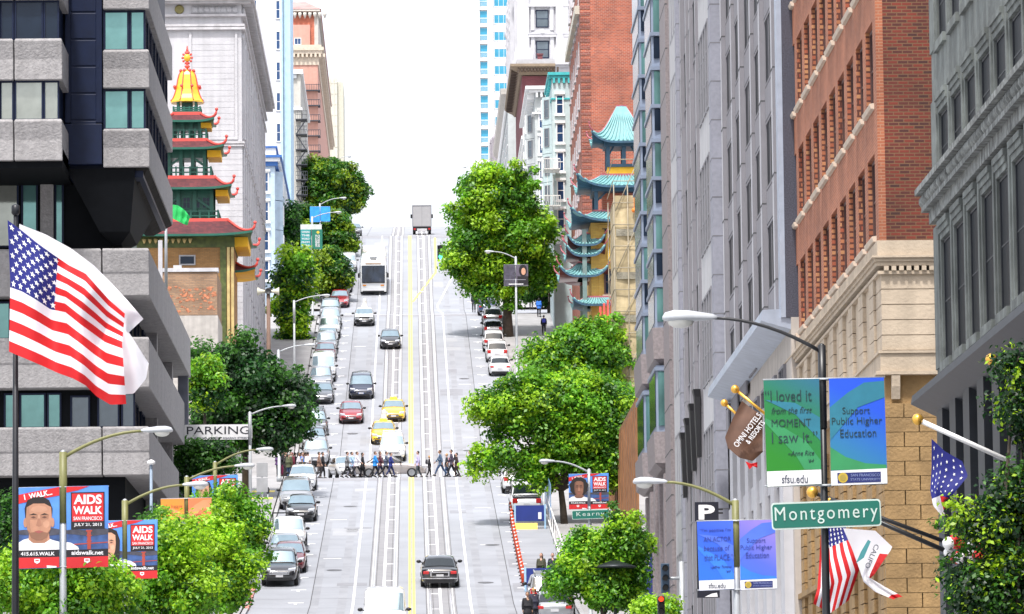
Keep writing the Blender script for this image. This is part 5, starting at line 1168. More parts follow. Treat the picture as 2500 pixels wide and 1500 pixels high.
b.rect([(90, c.x - 19 * mz, c.x + 19 * mz, DSP - 1.2, DSP + 1.2), (zz(352, DSP, 1214), c.x - 19 * mz, c.x + 19 * mz, DSP - 1.2, DSP + 1.2)]); b.rect([(zz(352, DSP, 1214), c.x - 14 * mz, c.x + 14 * mz, DSP - .9, DSP + .9), (zz(338, DSP, 1214), c.x - 14 * mz, c.x + 14 * mz, DSP - .9, DSP + .9), (zz(322, DSP, 1214), c.x - .1, c.x + .1, DSP - .05, DSP + .05)])
for s in (-1, -.33, .33, 1):
    b.rect([(zz(352, DSP, 1214), c.x + s * 17 * mz - .14, c.x + s * 17 * mz + .14, DSP - 1.3, DSP - 1.0), (zz(345, DSP, 1214), c.x + s * 17 * mz - .14, c.x + s * 17 * mz + .14, DSP - 1.3, DSP - 1.0), (zz(338, DSP, 1214), c.x + s * 17 * mz - .01, c.x + s * 17 * mz + .01, DSP - 1.16, DSP - 1.14)])
    b.box(c.x + s * 17 * mz - .12, c.x + s * 17 * mz + .12, DSP - 1.35, DSP - 1.2, 95, zz(356, DSP, 1214))
b.build('stone_wall', STG, SP)
# ================================================================== trees
def px2(px, py, D): p = at(px, py, D); return p.x, p.z
def ptree(label, X_base_px, D, crowns, kind, seed, leaf, **k):
    """crowns: (px, py, rx px, ry px) on the photo at the distance D"""
    s = D / F; Xb = at(X_base_px, 1000, D).x; lobes = []
    for c in crowns:
        x, z = px2(c[0], c[1], D); dy = c[4] if len(c) > 4 else 0
        lobes.append((x - Xb, dy, z, c[2] * s, min(c[2], c[3]) * s * 1.0, c[3] * s))
    return tree('tree', label, Xb, D, lobes, kind, seed, leaf, **k)
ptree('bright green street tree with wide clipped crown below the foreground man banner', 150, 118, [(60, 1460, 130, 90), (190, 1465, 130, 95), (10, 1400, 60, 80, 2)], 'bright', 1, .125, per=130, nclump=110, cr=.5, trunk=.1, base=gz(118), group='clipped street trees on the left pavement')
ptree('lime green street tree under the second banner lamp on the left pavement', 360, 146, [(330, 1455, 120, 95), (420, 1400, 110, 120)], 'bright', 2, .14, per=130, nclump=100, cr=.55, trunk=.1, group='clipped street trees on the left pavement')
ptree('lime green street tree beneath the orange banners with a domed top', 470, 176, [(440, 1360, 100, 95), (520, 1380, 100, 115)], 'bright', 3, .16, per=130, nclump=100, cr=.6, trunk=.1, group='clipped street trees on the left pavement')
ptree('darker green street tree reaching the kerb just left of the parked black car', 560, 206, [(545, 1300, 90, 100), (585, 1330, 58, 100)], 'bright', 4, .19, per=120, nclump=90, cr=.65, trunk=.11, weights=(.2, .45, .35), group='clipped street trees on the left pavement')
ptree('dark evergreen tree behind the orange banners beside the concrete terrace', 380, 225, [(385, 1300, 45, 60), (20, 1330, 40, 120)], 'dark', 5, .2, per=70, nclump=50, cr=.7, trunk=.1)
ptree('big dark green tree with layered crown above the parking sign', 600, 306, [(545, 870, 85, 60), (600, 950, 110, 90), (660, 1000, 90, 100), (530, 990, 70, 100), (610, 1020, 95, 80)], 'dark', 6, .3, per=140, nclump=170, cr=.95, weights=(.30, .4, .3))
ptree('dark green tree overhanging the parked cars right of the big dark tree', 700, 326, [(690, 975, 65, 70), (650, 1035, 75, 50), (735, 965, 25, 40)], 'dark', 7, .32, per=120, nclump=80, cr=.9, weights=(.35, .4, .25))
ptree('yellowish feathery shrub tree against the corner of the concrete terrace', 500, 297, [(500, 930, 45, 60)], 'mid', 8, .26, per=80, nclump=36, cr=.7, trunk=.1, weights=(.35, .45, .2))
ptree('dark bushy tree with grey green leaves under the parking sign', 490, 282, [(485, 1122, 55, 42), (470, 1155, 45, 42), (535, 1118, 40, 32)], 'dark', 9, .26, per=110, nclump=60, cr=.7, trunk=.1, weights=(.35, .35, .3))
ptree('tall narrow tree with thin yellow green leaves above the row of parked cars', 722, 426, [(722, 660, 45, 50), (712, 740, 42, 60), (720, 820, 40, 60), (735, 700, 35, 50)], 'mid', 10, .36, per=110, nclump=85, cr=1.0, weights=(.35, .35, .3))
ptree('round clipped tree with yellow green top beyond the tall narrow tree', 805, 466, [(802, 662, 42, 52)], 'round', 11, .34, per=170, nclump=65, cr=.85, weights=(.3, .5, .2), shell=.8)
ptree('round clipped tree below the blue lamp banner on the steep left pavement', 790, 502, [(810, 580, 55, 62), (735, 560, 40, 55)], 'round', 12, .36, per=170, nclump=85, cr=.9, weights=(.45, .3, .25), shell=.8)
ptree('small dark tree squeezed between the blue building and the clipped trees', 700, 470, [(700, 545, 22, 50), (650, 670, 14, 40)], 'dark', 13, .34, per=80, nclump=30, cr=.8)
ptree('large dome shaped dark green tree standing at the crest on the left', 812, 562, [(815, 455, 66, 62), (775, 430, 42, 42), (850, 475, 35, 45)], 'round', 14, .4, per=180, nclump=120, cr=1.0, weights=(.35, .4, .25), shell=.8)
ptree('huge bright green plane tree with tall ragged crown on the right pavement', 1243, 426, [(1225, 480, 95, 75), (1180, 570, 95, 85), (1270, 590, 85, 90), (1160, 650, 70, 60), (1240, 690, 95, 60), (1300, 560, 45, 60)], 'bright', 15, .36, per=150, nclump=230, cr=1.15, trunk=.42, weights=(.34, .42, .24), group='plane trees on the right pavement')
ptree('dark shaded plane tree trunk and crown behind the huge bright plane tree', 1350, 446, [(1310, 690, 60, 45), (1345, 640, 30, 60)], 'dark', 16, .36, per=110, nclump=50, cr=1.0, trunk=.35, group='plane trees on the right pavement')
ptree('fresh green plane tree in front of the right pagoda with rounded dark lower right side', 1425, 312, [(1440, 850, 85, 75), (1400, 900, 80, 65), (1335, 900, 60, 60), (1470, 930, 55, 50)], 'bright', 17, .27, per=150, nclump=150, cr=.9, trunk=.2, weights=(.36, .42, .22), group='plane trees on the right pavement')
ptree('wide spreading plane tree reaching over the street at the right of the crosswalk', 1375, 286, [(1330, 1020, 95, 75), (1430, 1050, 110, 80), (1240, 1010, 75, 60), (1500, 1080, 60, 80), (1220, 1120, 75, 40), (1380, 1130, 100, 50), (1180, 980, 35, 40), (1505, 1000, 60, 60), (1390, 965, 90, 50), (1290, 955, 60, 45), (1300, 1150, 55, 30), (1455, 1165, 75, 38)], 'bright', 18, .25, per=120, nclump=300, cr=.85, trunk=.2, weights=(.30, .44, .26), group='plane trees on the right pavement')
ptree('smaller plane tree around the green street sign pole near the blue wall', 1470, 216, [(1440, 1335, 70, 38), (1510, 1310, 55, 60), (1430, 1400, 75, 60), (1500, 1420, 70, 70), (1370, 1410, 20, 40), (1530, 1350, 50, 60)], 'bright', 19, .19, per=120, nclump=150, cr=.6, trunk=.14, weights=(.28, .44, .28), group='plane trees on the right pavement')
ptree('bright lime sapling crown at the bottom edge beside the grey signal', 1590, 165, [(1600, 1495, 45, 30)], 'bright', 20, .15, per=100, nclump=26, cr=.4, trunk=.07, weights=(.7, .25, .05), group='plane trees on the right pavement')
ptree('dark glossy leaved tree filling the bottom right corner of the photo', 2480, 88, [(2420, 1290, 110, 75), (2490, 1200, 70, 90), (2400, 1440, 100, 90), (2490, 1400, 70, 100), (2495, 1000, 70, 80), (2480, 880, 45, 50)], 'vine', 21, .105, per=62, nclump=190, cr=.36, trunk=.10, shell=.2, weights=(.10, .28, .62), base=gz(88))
# ================================================================== vehicles
def vc(kind, colour, label, px, py, away=False, yaw=0, X=None, **k):
    g = ground(px, py); L = KIND[kind][0]
    return car(kind, colour, label, g.x if X is None else X, g.y + L / 2 - .5, away, yaw, **k)
PL = 'cars parked along the left kerb'; PRG = 'cars parked along the right kerb'; TR = 'cars driving down the street'
def rack(o, kind, m=None, n=2):
    L, W, H = KIND[kind][:3]; b = MB()
    for s in (-1, 1): b.tube([(s * W * .32, .2, H + .02), (s * W * .32, .1, H + .09), (s * W * .32, -1.7, H + .09), (s * W * .32, -1.8, H + .0)], .025, 6)
    for i in range(n): b.box(-W * .36, W * .36, -.3 - i * 1.0, -.24 - i * 1.0, H + .09, H + .13)
    extra(o, b, 'roof_rack', m or TRIM)
def taxisign(o, H, y=-.3, tall=False, m=None):
    b = MB(); b.rect([(H - .01, -.3, .3, y - .12, y + .12), (H + .2, -.24, .24, y - .06, y + .06)]); extra(o, b, 'roof_sign', m or PT['yellow'], .03)
    if tall:
        b = MB(); b.lathe((-.05, y - .6, H), [(.28, 0), (.28, .1), (.2, .12), (.19, .5), (.12, .72), (.02, .8)], 14); extra(o, b, 'roof_advert', mat('pale roof advert', (.6, .58, .55), .4))
# lower left parked row, from the nearest
o = vc('suv', 'black', 'black parked SUV with chrome grille, nearest in the lower left row', 683, 1432, X=None, group=PL)
b = MB(); L, W = 4.7, 1.9
for k in range(3): b.box(-.52, .52, L / 2 + .015, L / 2 + .05, .66 + k * .09, .71 + k * .09)
extra(o, b, 'chrome_grille', CHROME)
vc('hatch', 'maroon', 'dark red parked hatchback hidden behind the nearest black SUV', 706, 1400, group=PL)
vc('sedan', 'silver', 'silver parked sedan second behind the nearest black SUV', 694, 1378, group=PL)
o = vc('pickup', 'white', 'white parked pickup with a dark rack bar over the cab', 703, 1352, group=PL); b = MB(); b.box(-.95, .95, -.5, -.42, 1.98, 2.05)
for s in (-1, 1): b.box(s * .9 - .03, s * .9 + .03, -.5, -.42, 1.2, 1.98)
extra(o, b, 'rack_bar', TRIM)
vc('sedan', 'black', 'black parked sedan with white windscreen glare just below the crosswalk group', 735, 1275, group=PL)
vc('minivan', 'silver', 'silver parked minivan right behind the lower black sedan', 722, 1245, group=PL)
vc('hatch', 'white', 'white parked hatchback with two men standing beside it at the crossing edge', 738, 1199, group=PL)
# left row between the crossings
ROW = [('suv', 'silver', 'silver parked SUV at the corner beside the waiting crowd', 771, 1140), ('hatch', 'black', 'black parked hatchback with leafy reflections in its windscreen', 767, 1102), ('suv', 'grey', 'dark grey parked SUV with roof rails, third from the corner crowd', 768, 1066),
       ('sedan', 'grey', 'grey parked sedan right of the dark tree, just above a gap in the row', 786, 988), ('suv', 'silver', 'silver parked SUV directly behind the grey sedan at the gap', 783, 955), ('van', 'white', 'white parked van with tall roof in the middle of the left row', 789, 934),
       ('sedan', 'silver', 'silver parked sedan behind the tall white van in the left row', 790, 908), ('sedan', 'maroon', 'dusky red parked sedan in the middle of the left row', 794, 886), ('suv', 'silver', 'pale parked SUV behind the dusky red sedan', 796, 866), ('sedan', 'white', 'white parked sedan uphill of the pale SUV in the left row', 799, 846),
       ('suv', 'white', 'bright white parked SUV uphill in the left row', 804, 828), ('suv', 'silver', 'silver blue parked SUV below the upper crossing', 807, 806), ('suv', 'grey', 'dark roofed parked SUV with rails, topmost before the upper crossing', 806, 782),
       ('sedan', 'red', 'small red parked car just past the upper crossing on the left', 829, 752), ('suv', 'silver', 'silver parked SUV above the small red car', 829, 734), ('sedan', 'white', 'white parked sedan beside the round clipped tree', 836, 716), ('suv', 'grey', 'grey parked SUV in the shade of the round clipped tree', 838, 702), ('sedan', 'silver', 'silver parked sedan peeping out uphill of the round clipped tree', 844, 684), ('suv', 'white', 'white parked SUV near the crest, last seen of the left row', 848, 668)]
for kind, c, lab, px, py in ROW:
    o = vc(kind, c, lab, px, py, group=PL)
    if 'rail' in lab: rack(o, kind)
vc('sedan', 'grey', 'dark car parked over the crest beside the dome shaped tree', 864, 577, group=PL)
# moving traffic
o = vc('sedan', 'black', 'black and white taxi with tall roof advert driving down below the coach', 889, 797, roof='white', group=TR, name='taxi', cat='taxi'); taxisign(o, 1.46, tall=True, m=M['whitem'])
b = MB(); b.loft([[(-.85, 1.1, 1.0), (.85, 1.1, 1.0), (.8, 2.2, .86), (-.8, 2.2, .86)], [(-.85, 1.1, 1.04), (.85, 1.1, 1.04), (.8, 2.2, .89), (-.8, 2.2, .89)]]); extra(o, b, 'bonnet', PT['white'])
vc('hatch', 'black', 'dark hatchback driving down on the left cable car track', 953, 853, group=TR, name='car')
o = vc('minivan', 'navy', 'black minivan with blue number plate driving down the left lane', 882, 975, group=TR, name='car'); b = MB(); b.box(-.22, .22, 2.53, 2.56, .46, .6); extra(o, b, 'blue_plate', mat('blue plate', (.03, .12, .45), .4))
vc('sedan', 'red', 'red sedan driving down the left lane beside the taxis', 857, 1036, group=TR, name='car')
o = vc('sedan', 'yellow', 'yellow taxi with black bumper, the one further up the street', 961, 1031, group=TR, name='taxi', cat='taxi'); taxisign(o, 1.46)
o = vc('sedan', 'yellow', 'yellow taxi with tall white roof advert, the nearer one', 936, 1086, group=TR, name='taxi', cat='taxi'); taxisign(o, 1.46, tall=True)
o = vc('suv', 'white', 'white SUV waiting on the track behind the people crossing', 958, 1128, group=TR, name='car'); rack(o, 'suv', PT['white'])
g = at(843, 1168, 327); car('sedan', 'white', 'white silver sedan turning at the crossing behind the walking group', g.x, 328.2, False, math.radians(10), group=TR, name='car')
g = at(952, 1168, 326.6); car('sedan', 'beige', 'champagne sedan driving sideways across the street behind the pedestrians', g.x, 326.6, True, -PI / 2, group=TR, name='car')
o = vc('town', 'black', 'black town sedan with red tail lamps driving up the right track', 1074, 1436, True, name='car', cat='car'); b = MB(); b.box(-.5, .5, -2.745, -2.725, .62, .86); b2 = MB(); b2.box(-.43, .43, -2.76, -2.74, .66, .82); extra(o, b, 'plate_surround', CHROME, .02); extra(o, b2, 'plate_panel', TRIM)
b = MB(); b.box(-.92, .92, -2.76, -2.7, .5, .55); extra(o, b, 'chrome_bumper_strip', CHROME)
g = at(939, 1530, 222); car('van', 'white', 'white van seen from above at the bottom centre of the photo', g.x, 223.5, False, group=TR, name='van', cat='van')
# coach
g = ground(912, 722); X_, Y_ = g.x, g.y + 5.6
BUS = thing('coach', 'white coach with wide black windscreen driving down the left lane', 'coach', group=None)
b = MB()
def bsec(y, w_, z0, z1): return [(-w_, y, z0), (w_, y, z0), (w_ * 1.02, y, z0 + 1.2), (w_, y, z1 - .35), (w_ * .86, y, z1), (-w_ * .86, y, z1), (-w_, y, z1 - .35), (-w_ * 1.02, y, z0 + 1.2)]
b.loft([bsec(-6, 1.22, .4, 3.4), bsec(-5.8, 1.27, .32, 3.5), bsec(5.2, 1.27, .32, 3.5), bsec(5.75, 1.24, .34, 3.3)], 0, True); b.loft([[(-1.24, 5.75, .36), (1.24, 5.75, .36), (1.24, 5.75, 3.25), (-1.24, 5.75, 3.25)], [(-1.2, 6.0, .4), (1.2, 6.0, .4), (1.2, 6.0, 1.7), (-1.2, 6.0, 1.7)]]); b.build('body', PT['white'], BUS, local=True)
def bp(x, z): 
    y = 5.75 + (6.0 - 5.75) * (3.3 - z) / 1.6 if z > 1.7 else 6.0
    return (x, y + .035, z)
b = MB(); b.add([bp(-1.12, 1.36), bp(1.12, 1.36), bp(1.13, 1.705), bp(-1.13, 1.705), bp(1.14, 2.95), bp(-1.14, 2.95)], [(0, 1, 2, 3), (3, 2, 4, 5)]); b.build('windscreen', mat('coach glass', (.02, .03, .05), .05, .3, var=.6, scale=1.2, spec=1), BUS, local=True)
b = MB(); b.box(-.02, .02, 5.86, 5.98, 1.5, 2.85); b.loft([[bp(-1.12, 1.25), bp(1.12, 1.25), bp(1.12, 1.36), bp(-1.12, 1.36)], [(x, y + .03, z) for x, y, z in (bp(-1.12, 1.25), bp(1.12, 1.25), bp(1.12, 1.36), bp(-1.12, 1.36))]]); b.box(-1.05, 1.05, 5.98, 6.03, .36, .48); b.build('windscreen_trim', TRIM, BUS, local=True)
for s in (-1, 1):
    b = MB(); b.box(s * .7, s * 1.05, 5.98, 6.05, .95, 1.08); b.build('headlight', AMBER if s < 0 else AMBER, BUS, .03, local=True)
    b = MB(); b.box(s * 1.32, s * 1.52, 5.75, 5.9, 1.75, 2.2); b.box(s * 1.2, s * 1.4, 5.8, 5.85, 2.2, 2.27); b.build('wing_mirror', TRIM, BUS, .03, local=True)
    b = MB(); b.box(s * 1.275, s * 1.31, -5.4, 5.2, 1.75, 2.9); b.build('side_window', CARGLASSD, BUS, local=True)
    for y in (4.2, -3.6):
        b = MB(); b.loft([[(x, y + r_ * math.cos(2 * PI * k / 16), .5 + r_ * math.sin(2 * PI * k / 16)) for k in range(16)] for x, r_ in ((s * .98, .5), (s * 1.25, .5), (s * 1.3, .45))]); b.build('wheel', TYRE, BUS, local=True)
b = MB(); b.box(-.35, .35, 4.2, 4.8, 3.5, 3.58); b.box(-.3, .3, 5.3, 5.4, 3.47, 3.53); b.build('roof_hatch', TRIM, BUS, .02, local=True)
b = MB(); b.box(-.75, .75, 5.76, 5.8, 3.06, 3.22); b.build('destination_sign', mat('amber sign panel', (.5, .38, .3), .4), BUS, local=True)
place(BUS, X_, Y_, False)
# box truck on the crest
TRK = thing('box_truck', 'grey box truck seen from behind at the top of the hill', 'truck'); b = MB(); b.box(-1.15, 1.15, -3, 2.6, 1.0, 3.55); b.build('cargo_box', mat('grey cargo box', (.42, .42, .43), .5, var=.06), TRK, .03, local=True)
b = MB(); b.box(-1.17, 1.17, -3.03, -3.0, .98, 1.06); b.box(-1.17, -1.09, -3.03, -3.0, 1.06, 3.5); b.box(1.09, 1.17, -3.03, -3.0, 1.06, 3.5); b.box(-1.17, 1.17, -3.03, -3.0, 3.5, 3.58); b.box(-.01, .01, -3.02, -2.99, 1.06, 3.5); b.build('door_frame', mat('grey frame', (.2, .2, .22)), TRK, local=True)
b = MB(); b.loft([[(x, 2.7, .6), (x, 4.6, .6), (x, 4.6, 1.5), (x, 4.1, 2.4), (x, 2.7, 2.5)] for x in (-1.05, 1.05)]); b.build('cab', M['whitem'], TRK, .05, local=True)
b = MB(); b.box(-1.1, 1.1, -2.95, 2.6, .62, .98); b.box(-1.12, 1.12, -3.1, -2.95, .42, .9); b.build('chassis', TRIM, TRK, local=True); b = MB(); b.box(-.6, .6, -3.13, -3.1, .45, .75); b.build('bumper_plate', PLATE, TRK, local=True)
for s in (-1, 1):
    b = MB(); b.box(s * .75, s * 1.0, -3.12, -3.09, .6, .8); b.build('tail_light', TAIL, TRK, local=True)
    b = MB(); b.box(s * 1.15, s * 1.38, 3.5, 3.6, 1.9, 2.4); b.build('wing_mirror', TRIM, TRK, local=True)
    for y in (-1.8, 3.4):
        b = MB(); b.loft([[(x, y + r_ * math.cos(2 * PI * k / 14), .42 + r_ * math.sin(2 * PI * k / 14)) for k in range(14)] for x, r_ in ((s * .78, .42), (s * 1.1, .42))]); b.build('wheel', TYRE, TRK, local=True)
p = at(1030, 561, 585); place(TRK, p.x, 585, True)
# right parked row, seen from behind
for kind, c, lab, px, py in [('sedan', 'white', 'white parked sedan closest to the lower plane tree on the right', 1221, 919), ('suv', 'white', 'white parked SUV with red lamps above the white sedan on the right', 1214, 886), ('suv', 'white', 'second white parked SUV uphill on the right kerb', 1206, 861), ('hatch', 'silver', 'silver parked hatchback with dark rear window by the plane tree trunk', 1204, 826),
                             ('suv', 'silver', 'silver parked SUV with roof rails under the plane tree', 1203, 800), ('sedan', 'blue', 'dark blue parked car in the shade of the plane tree', 1191, 772), ('sedan', 'grey', 'dark parked car half hidden at the top under the plane tree', 1180, 742)]:
    o = vc(kind, c, lab, px, py, True, group=PRG)
    if 'rail' in lab: rack(o, kind)
o = vc('pickup', 'white', 'white parked pickup behind the upper blue barrier wall', 1286, 1262, True, group=PRG)
vc('suv', 'white', 'white parked SUV half under the leaves above the pickup on the right', 1262, 1206, True, group=PRG)
VL = vc('suv', 'silver', 'silver parked van with ladder rack below the lower blue wall', 1336, 1492, True, group=PRG)
b = MB()
for i in range(7): b.box(-.62, .62, .3 - i * .36, .35 - i * .36, 1.82, 1.86)
for s in (-1, 0, 1): b.box(s * .6 - .025, s * .6 + .025, -2.0, .5, 1.86, 1.9); b.box(s * .6 - .02, s * .6 + .02, -1.6, -1.5, 1.7, 1.86); b.box(s * .6 - .02, s * .6 + .02, .1, .2, 1.68, 1.86)
extra(VL, b, 'ladder_rack', M['steel'])
g = at(1357, 1530, 236.5); car('sedan', 'black', 'black parked sedan cut off by the bottom edge on the right', g.x, 237.5, True, group=PRG)
g = at(1352, 1560, 231); car('sedan', 'silver', 'pale roof of a parked car at the bottom edge below the black sedan', g.x, 231.5, True, group=PRG)
# ================================================================== people
GC_ = 'people walking over the crossing'
def pp(label, px, Y, pose, face, top, legs, **k):
    x = at(px, 1165, Y).x; person(label, x, Y, pose, face, top, legs, lift=.02, **k)
def q2(x): return 640 + x / 4.946
DK_ = (.012, .012, .016); JEAN = (.03, .06, .13)
pp('person in grey shirt and black trousers leading the left group on the crossing', q2(1025), 323.2, 'stride', -90, (.16, .16, .17), DK_, group=GC_)
pp('person in light blue shirt second in the left crossing group', q2(1080), 324.4, 'stride', -90, (.34, .48, .66), (.16, .16, .2), group=GC_)
pp('person in white shirt and black trousers in the left crossing group', q2(1138), 323.0, 'wide', -90, (.6, .58, .62), DK_, group=GC_, hair='b')
pp('person in long black coat walking alone between the two crossing groups', q2(1212), 323.4, 'step', -90, DK_, DK_, coat=DK_, long_hair=True, group=GC_, h=.96)
pp('person in bright blue jacket in the middle crossing group', q2(1362), 323.0, 'stride', -90, (.02, .22, .62), DK_, group=GC_, hair='b')
pp('person in dark patterned top with red hair in the middle crossing group', q2(1422), 324.0, 'stride', -90, (.10, .03, .05), (.02, .03, .08), hair='b', long_hair=True, group=GC_)
pp('person in grey blue jacket striding in the middle crossing group', q2(1492), 323.3, 'wide', -90, (.09, .11, .16), DK_, group=GC_)
pp('person in navy blue jacket at the right end of the middle crossing group', q2(1552), 322.9, 'stride', -90, (.015, .025, .16), (.02, .03, .1), group=GC_, h=.95)
pp('person in lavender shirt walking alone right of the yellow line', q2(1885), 323.0, 'step', 90, (.42, .38, .58), (.05, .06, .07), group=GC_)
pp('small person in black with shoulder bag beside the right rails', q2(2020), 323.0, 'step', -90, DK_, DK_, hair='y', pack=(.03, .03, .035), group=GC_, h=.82)
pp('person in blue tee shirt and jeans with a wide stride', q2(2158), 322.9, 'wide', 90, (.06, .10, .17), JEAN, skin=1, hair='b', group=GC_, h=1.03)
pp('person with red backpack in the right crossing group', q2(2232), 324.0, 'step', 90, (.03, .03, .04), JEAN, hair='y', pack=(.62, .03, .06), group=GC_, h=.9)
pp('tall person in dark plaid with black backpack in the right crossing group', q2(2292), 323.4, 'stride', 90, (.06, .05, .08), DK_, pack=DK_, group=GC_, h=1.05)
pp('person in dark brown coat at the right end of the crossing group', q2(2352), 323.0, 'step', 90, (.035, .02, .018), (.04, .02, .02), coat=(.035, .02, .018), group=GC_, h=.92)
pp('person in dark jacket under the plane tree leaves at the crossing', 1148, 323.0, 'step', 90, (.02, .03, .06), (.03, .05, .12), group=GC_)
pp('person with bright blue bag under the plane tree leaves at the crossing', 1210, 323.2, 'stride', 90, (.012, .014, .02), DK_, pack=(.02, .10, .6), group=GC_)
WG = 'people waiting at the left corner'
for i, (lab, px, Y, top, legs, kw) in enumerate([
    ('person in dark jacket at the left edge of the corner crowd', 683, 324.0, (.10, .06, .06), DK_, {}), ('person in black with magenta trousers in the corner crowd', 688, 322.0, DK_, (.2, .015, .07), {}), ('person in black jacket holding a phone in the corner crowd', 697, 321.2, (.015, .013, .014), DK_, dict(pose='phone', hair='b')),
    ('person with blond hair at the back of the corner crowd', 692, 327.5, (.3, .18, .12), DK_, dict(hair='y')), ('person in grey jacket at the back of the corner crowd', 704, 328.0, (.12, .12, .14), DK_, dict(hair='b')), ('person in dark red hooded top in the corner crowd', 714, 325.0, (.13, .015, .03), DK_, dict(hood=(.13, .015, .03))),
    ('person in white blouse with brown skin in the corner crowd', 729, 323.2, (.55, .52, .56), (.2, .2, .25), dict(skin=1, long_hair=True)), ('person in blue jacket standing in the corner crowd', 738, 324.6, (.02, .14, .5), DK_, {}), ('person in pale shirt with black hair in the corner crowd', 752, 323.6, (.6, .58, .6), (.05, .06, .08), {}), ('person in charcoal coat between the red hooded and white bloused people', 721, 326.5, (.04, .04, .05), DK_, dict(coat=(.04, .04, .05))), ('person in teal jacket deep in the corner crowd', 709, 322.6, (.02, .18, .2), DK_, dict(hair='b')), ('person in mustard top at the back of the corner crowd', 733, 328.6, (.4, .22, .04), DK_, dict(long_hair=True)), ('person in olive parka at the front of the corner crowd', 706, 320.4, (.07, .08, .04), JEAN, dict(hair='g')), ('person in dark purple jumper at the left of the corner crowd', 679, 321.6, (.08, .03, .12), DK_, dict(pose='phone')), ('person in cream cardigan behind the blue jacket in the corner crowd', 742, 329.0, (.5, .45, .35), JEAN, dict(hair='y')),
    ('person with dark backpack at the right of the corner crowd', 747, 327.0, (.3, .2, .15), DK_, dict(pack=DK_))]):
    pose = kw.pop('pose', 'stand'); x = at(px, 1165, Y).x; person(lab, x, Y, pose, -30 - 25 * (i % 4), top, legs, lift=.15 if x < -8.3 else .02, group=WG, **kw)
for lab, px, Y, pose, f, top, legs, kw in [('person in dark olive jacket seen from behind beside the white hatchback', 738, 316.2, 'stand', 10, (.03, .03, .02), JEAN, dict(hair='g')), ('person in black jacket and blue jeans seen from behind beside the white hatchback', 757, 315.0, 'step', 0, DK_, (.05, .12, .3), dict(hair='g')), ('person in brown jacket stepping off the corner', 779, 323.5, 'step', -90, (.2, .12, .09), (.06, .05, .05), {}), ('person in black behind the brown jacket at the corner', 788, 324.6, 'step', -90, DK_, DK_, {})]:
    person(lab, at(px, 1180, Y).x, Y, pose, f, top, legs, lift=.02, **kw)
for lab, px, py, pose, f, top, legs, kw in [('person with brown hood looking over the lower blue wall', 1322, 1440, 'stand', 160, (.05, .05, .03), DK_, dict(hair='b', long_hair=True)), ('bald person in black looking over the lower blue wall', 1350, 1440, 'stand', 170, (.012, .014, .03), DK_, dict(hair='k')),
                                        ('person in blue jacket walking up the right pavement', 1316, 778, 'step', 0, (.03, .16, .6), DK_, dict(long_hair=True)), ('person in black walking far up the right pavement', 1297, 758, 'step', 0, DK_, DK_, {}), ('person in dark clothes with blue bag on the right pavement near the lamp', 1328, 822, 'stand', 0, (.015, .015, .025), DK_, dict(pack=(.06, .08, .5))), ('person by the parked cars at the top under the plane tree', 1157, 765, 'stand', 0, (.02, .02, .04), DK_, {})]:
    g = ground(px, py); person(lab, g.x, g.y, pose, f, top, legs, lift=.15, **kw)
g = at(1288, 1500, 226); person('person in black coat standing by the parked cars at the bottom edge', g.x, 226, 'stand', 185, DK_, DK_, coat=DK_, skin=1, lift=.02)
g = at(1303, 1480, 229); person('person with red hair beyond the person in black coat at the bottom', g.x, 229, 'stand', 20, (.03, .03, .05), DK_, hair='y', lift=.02)
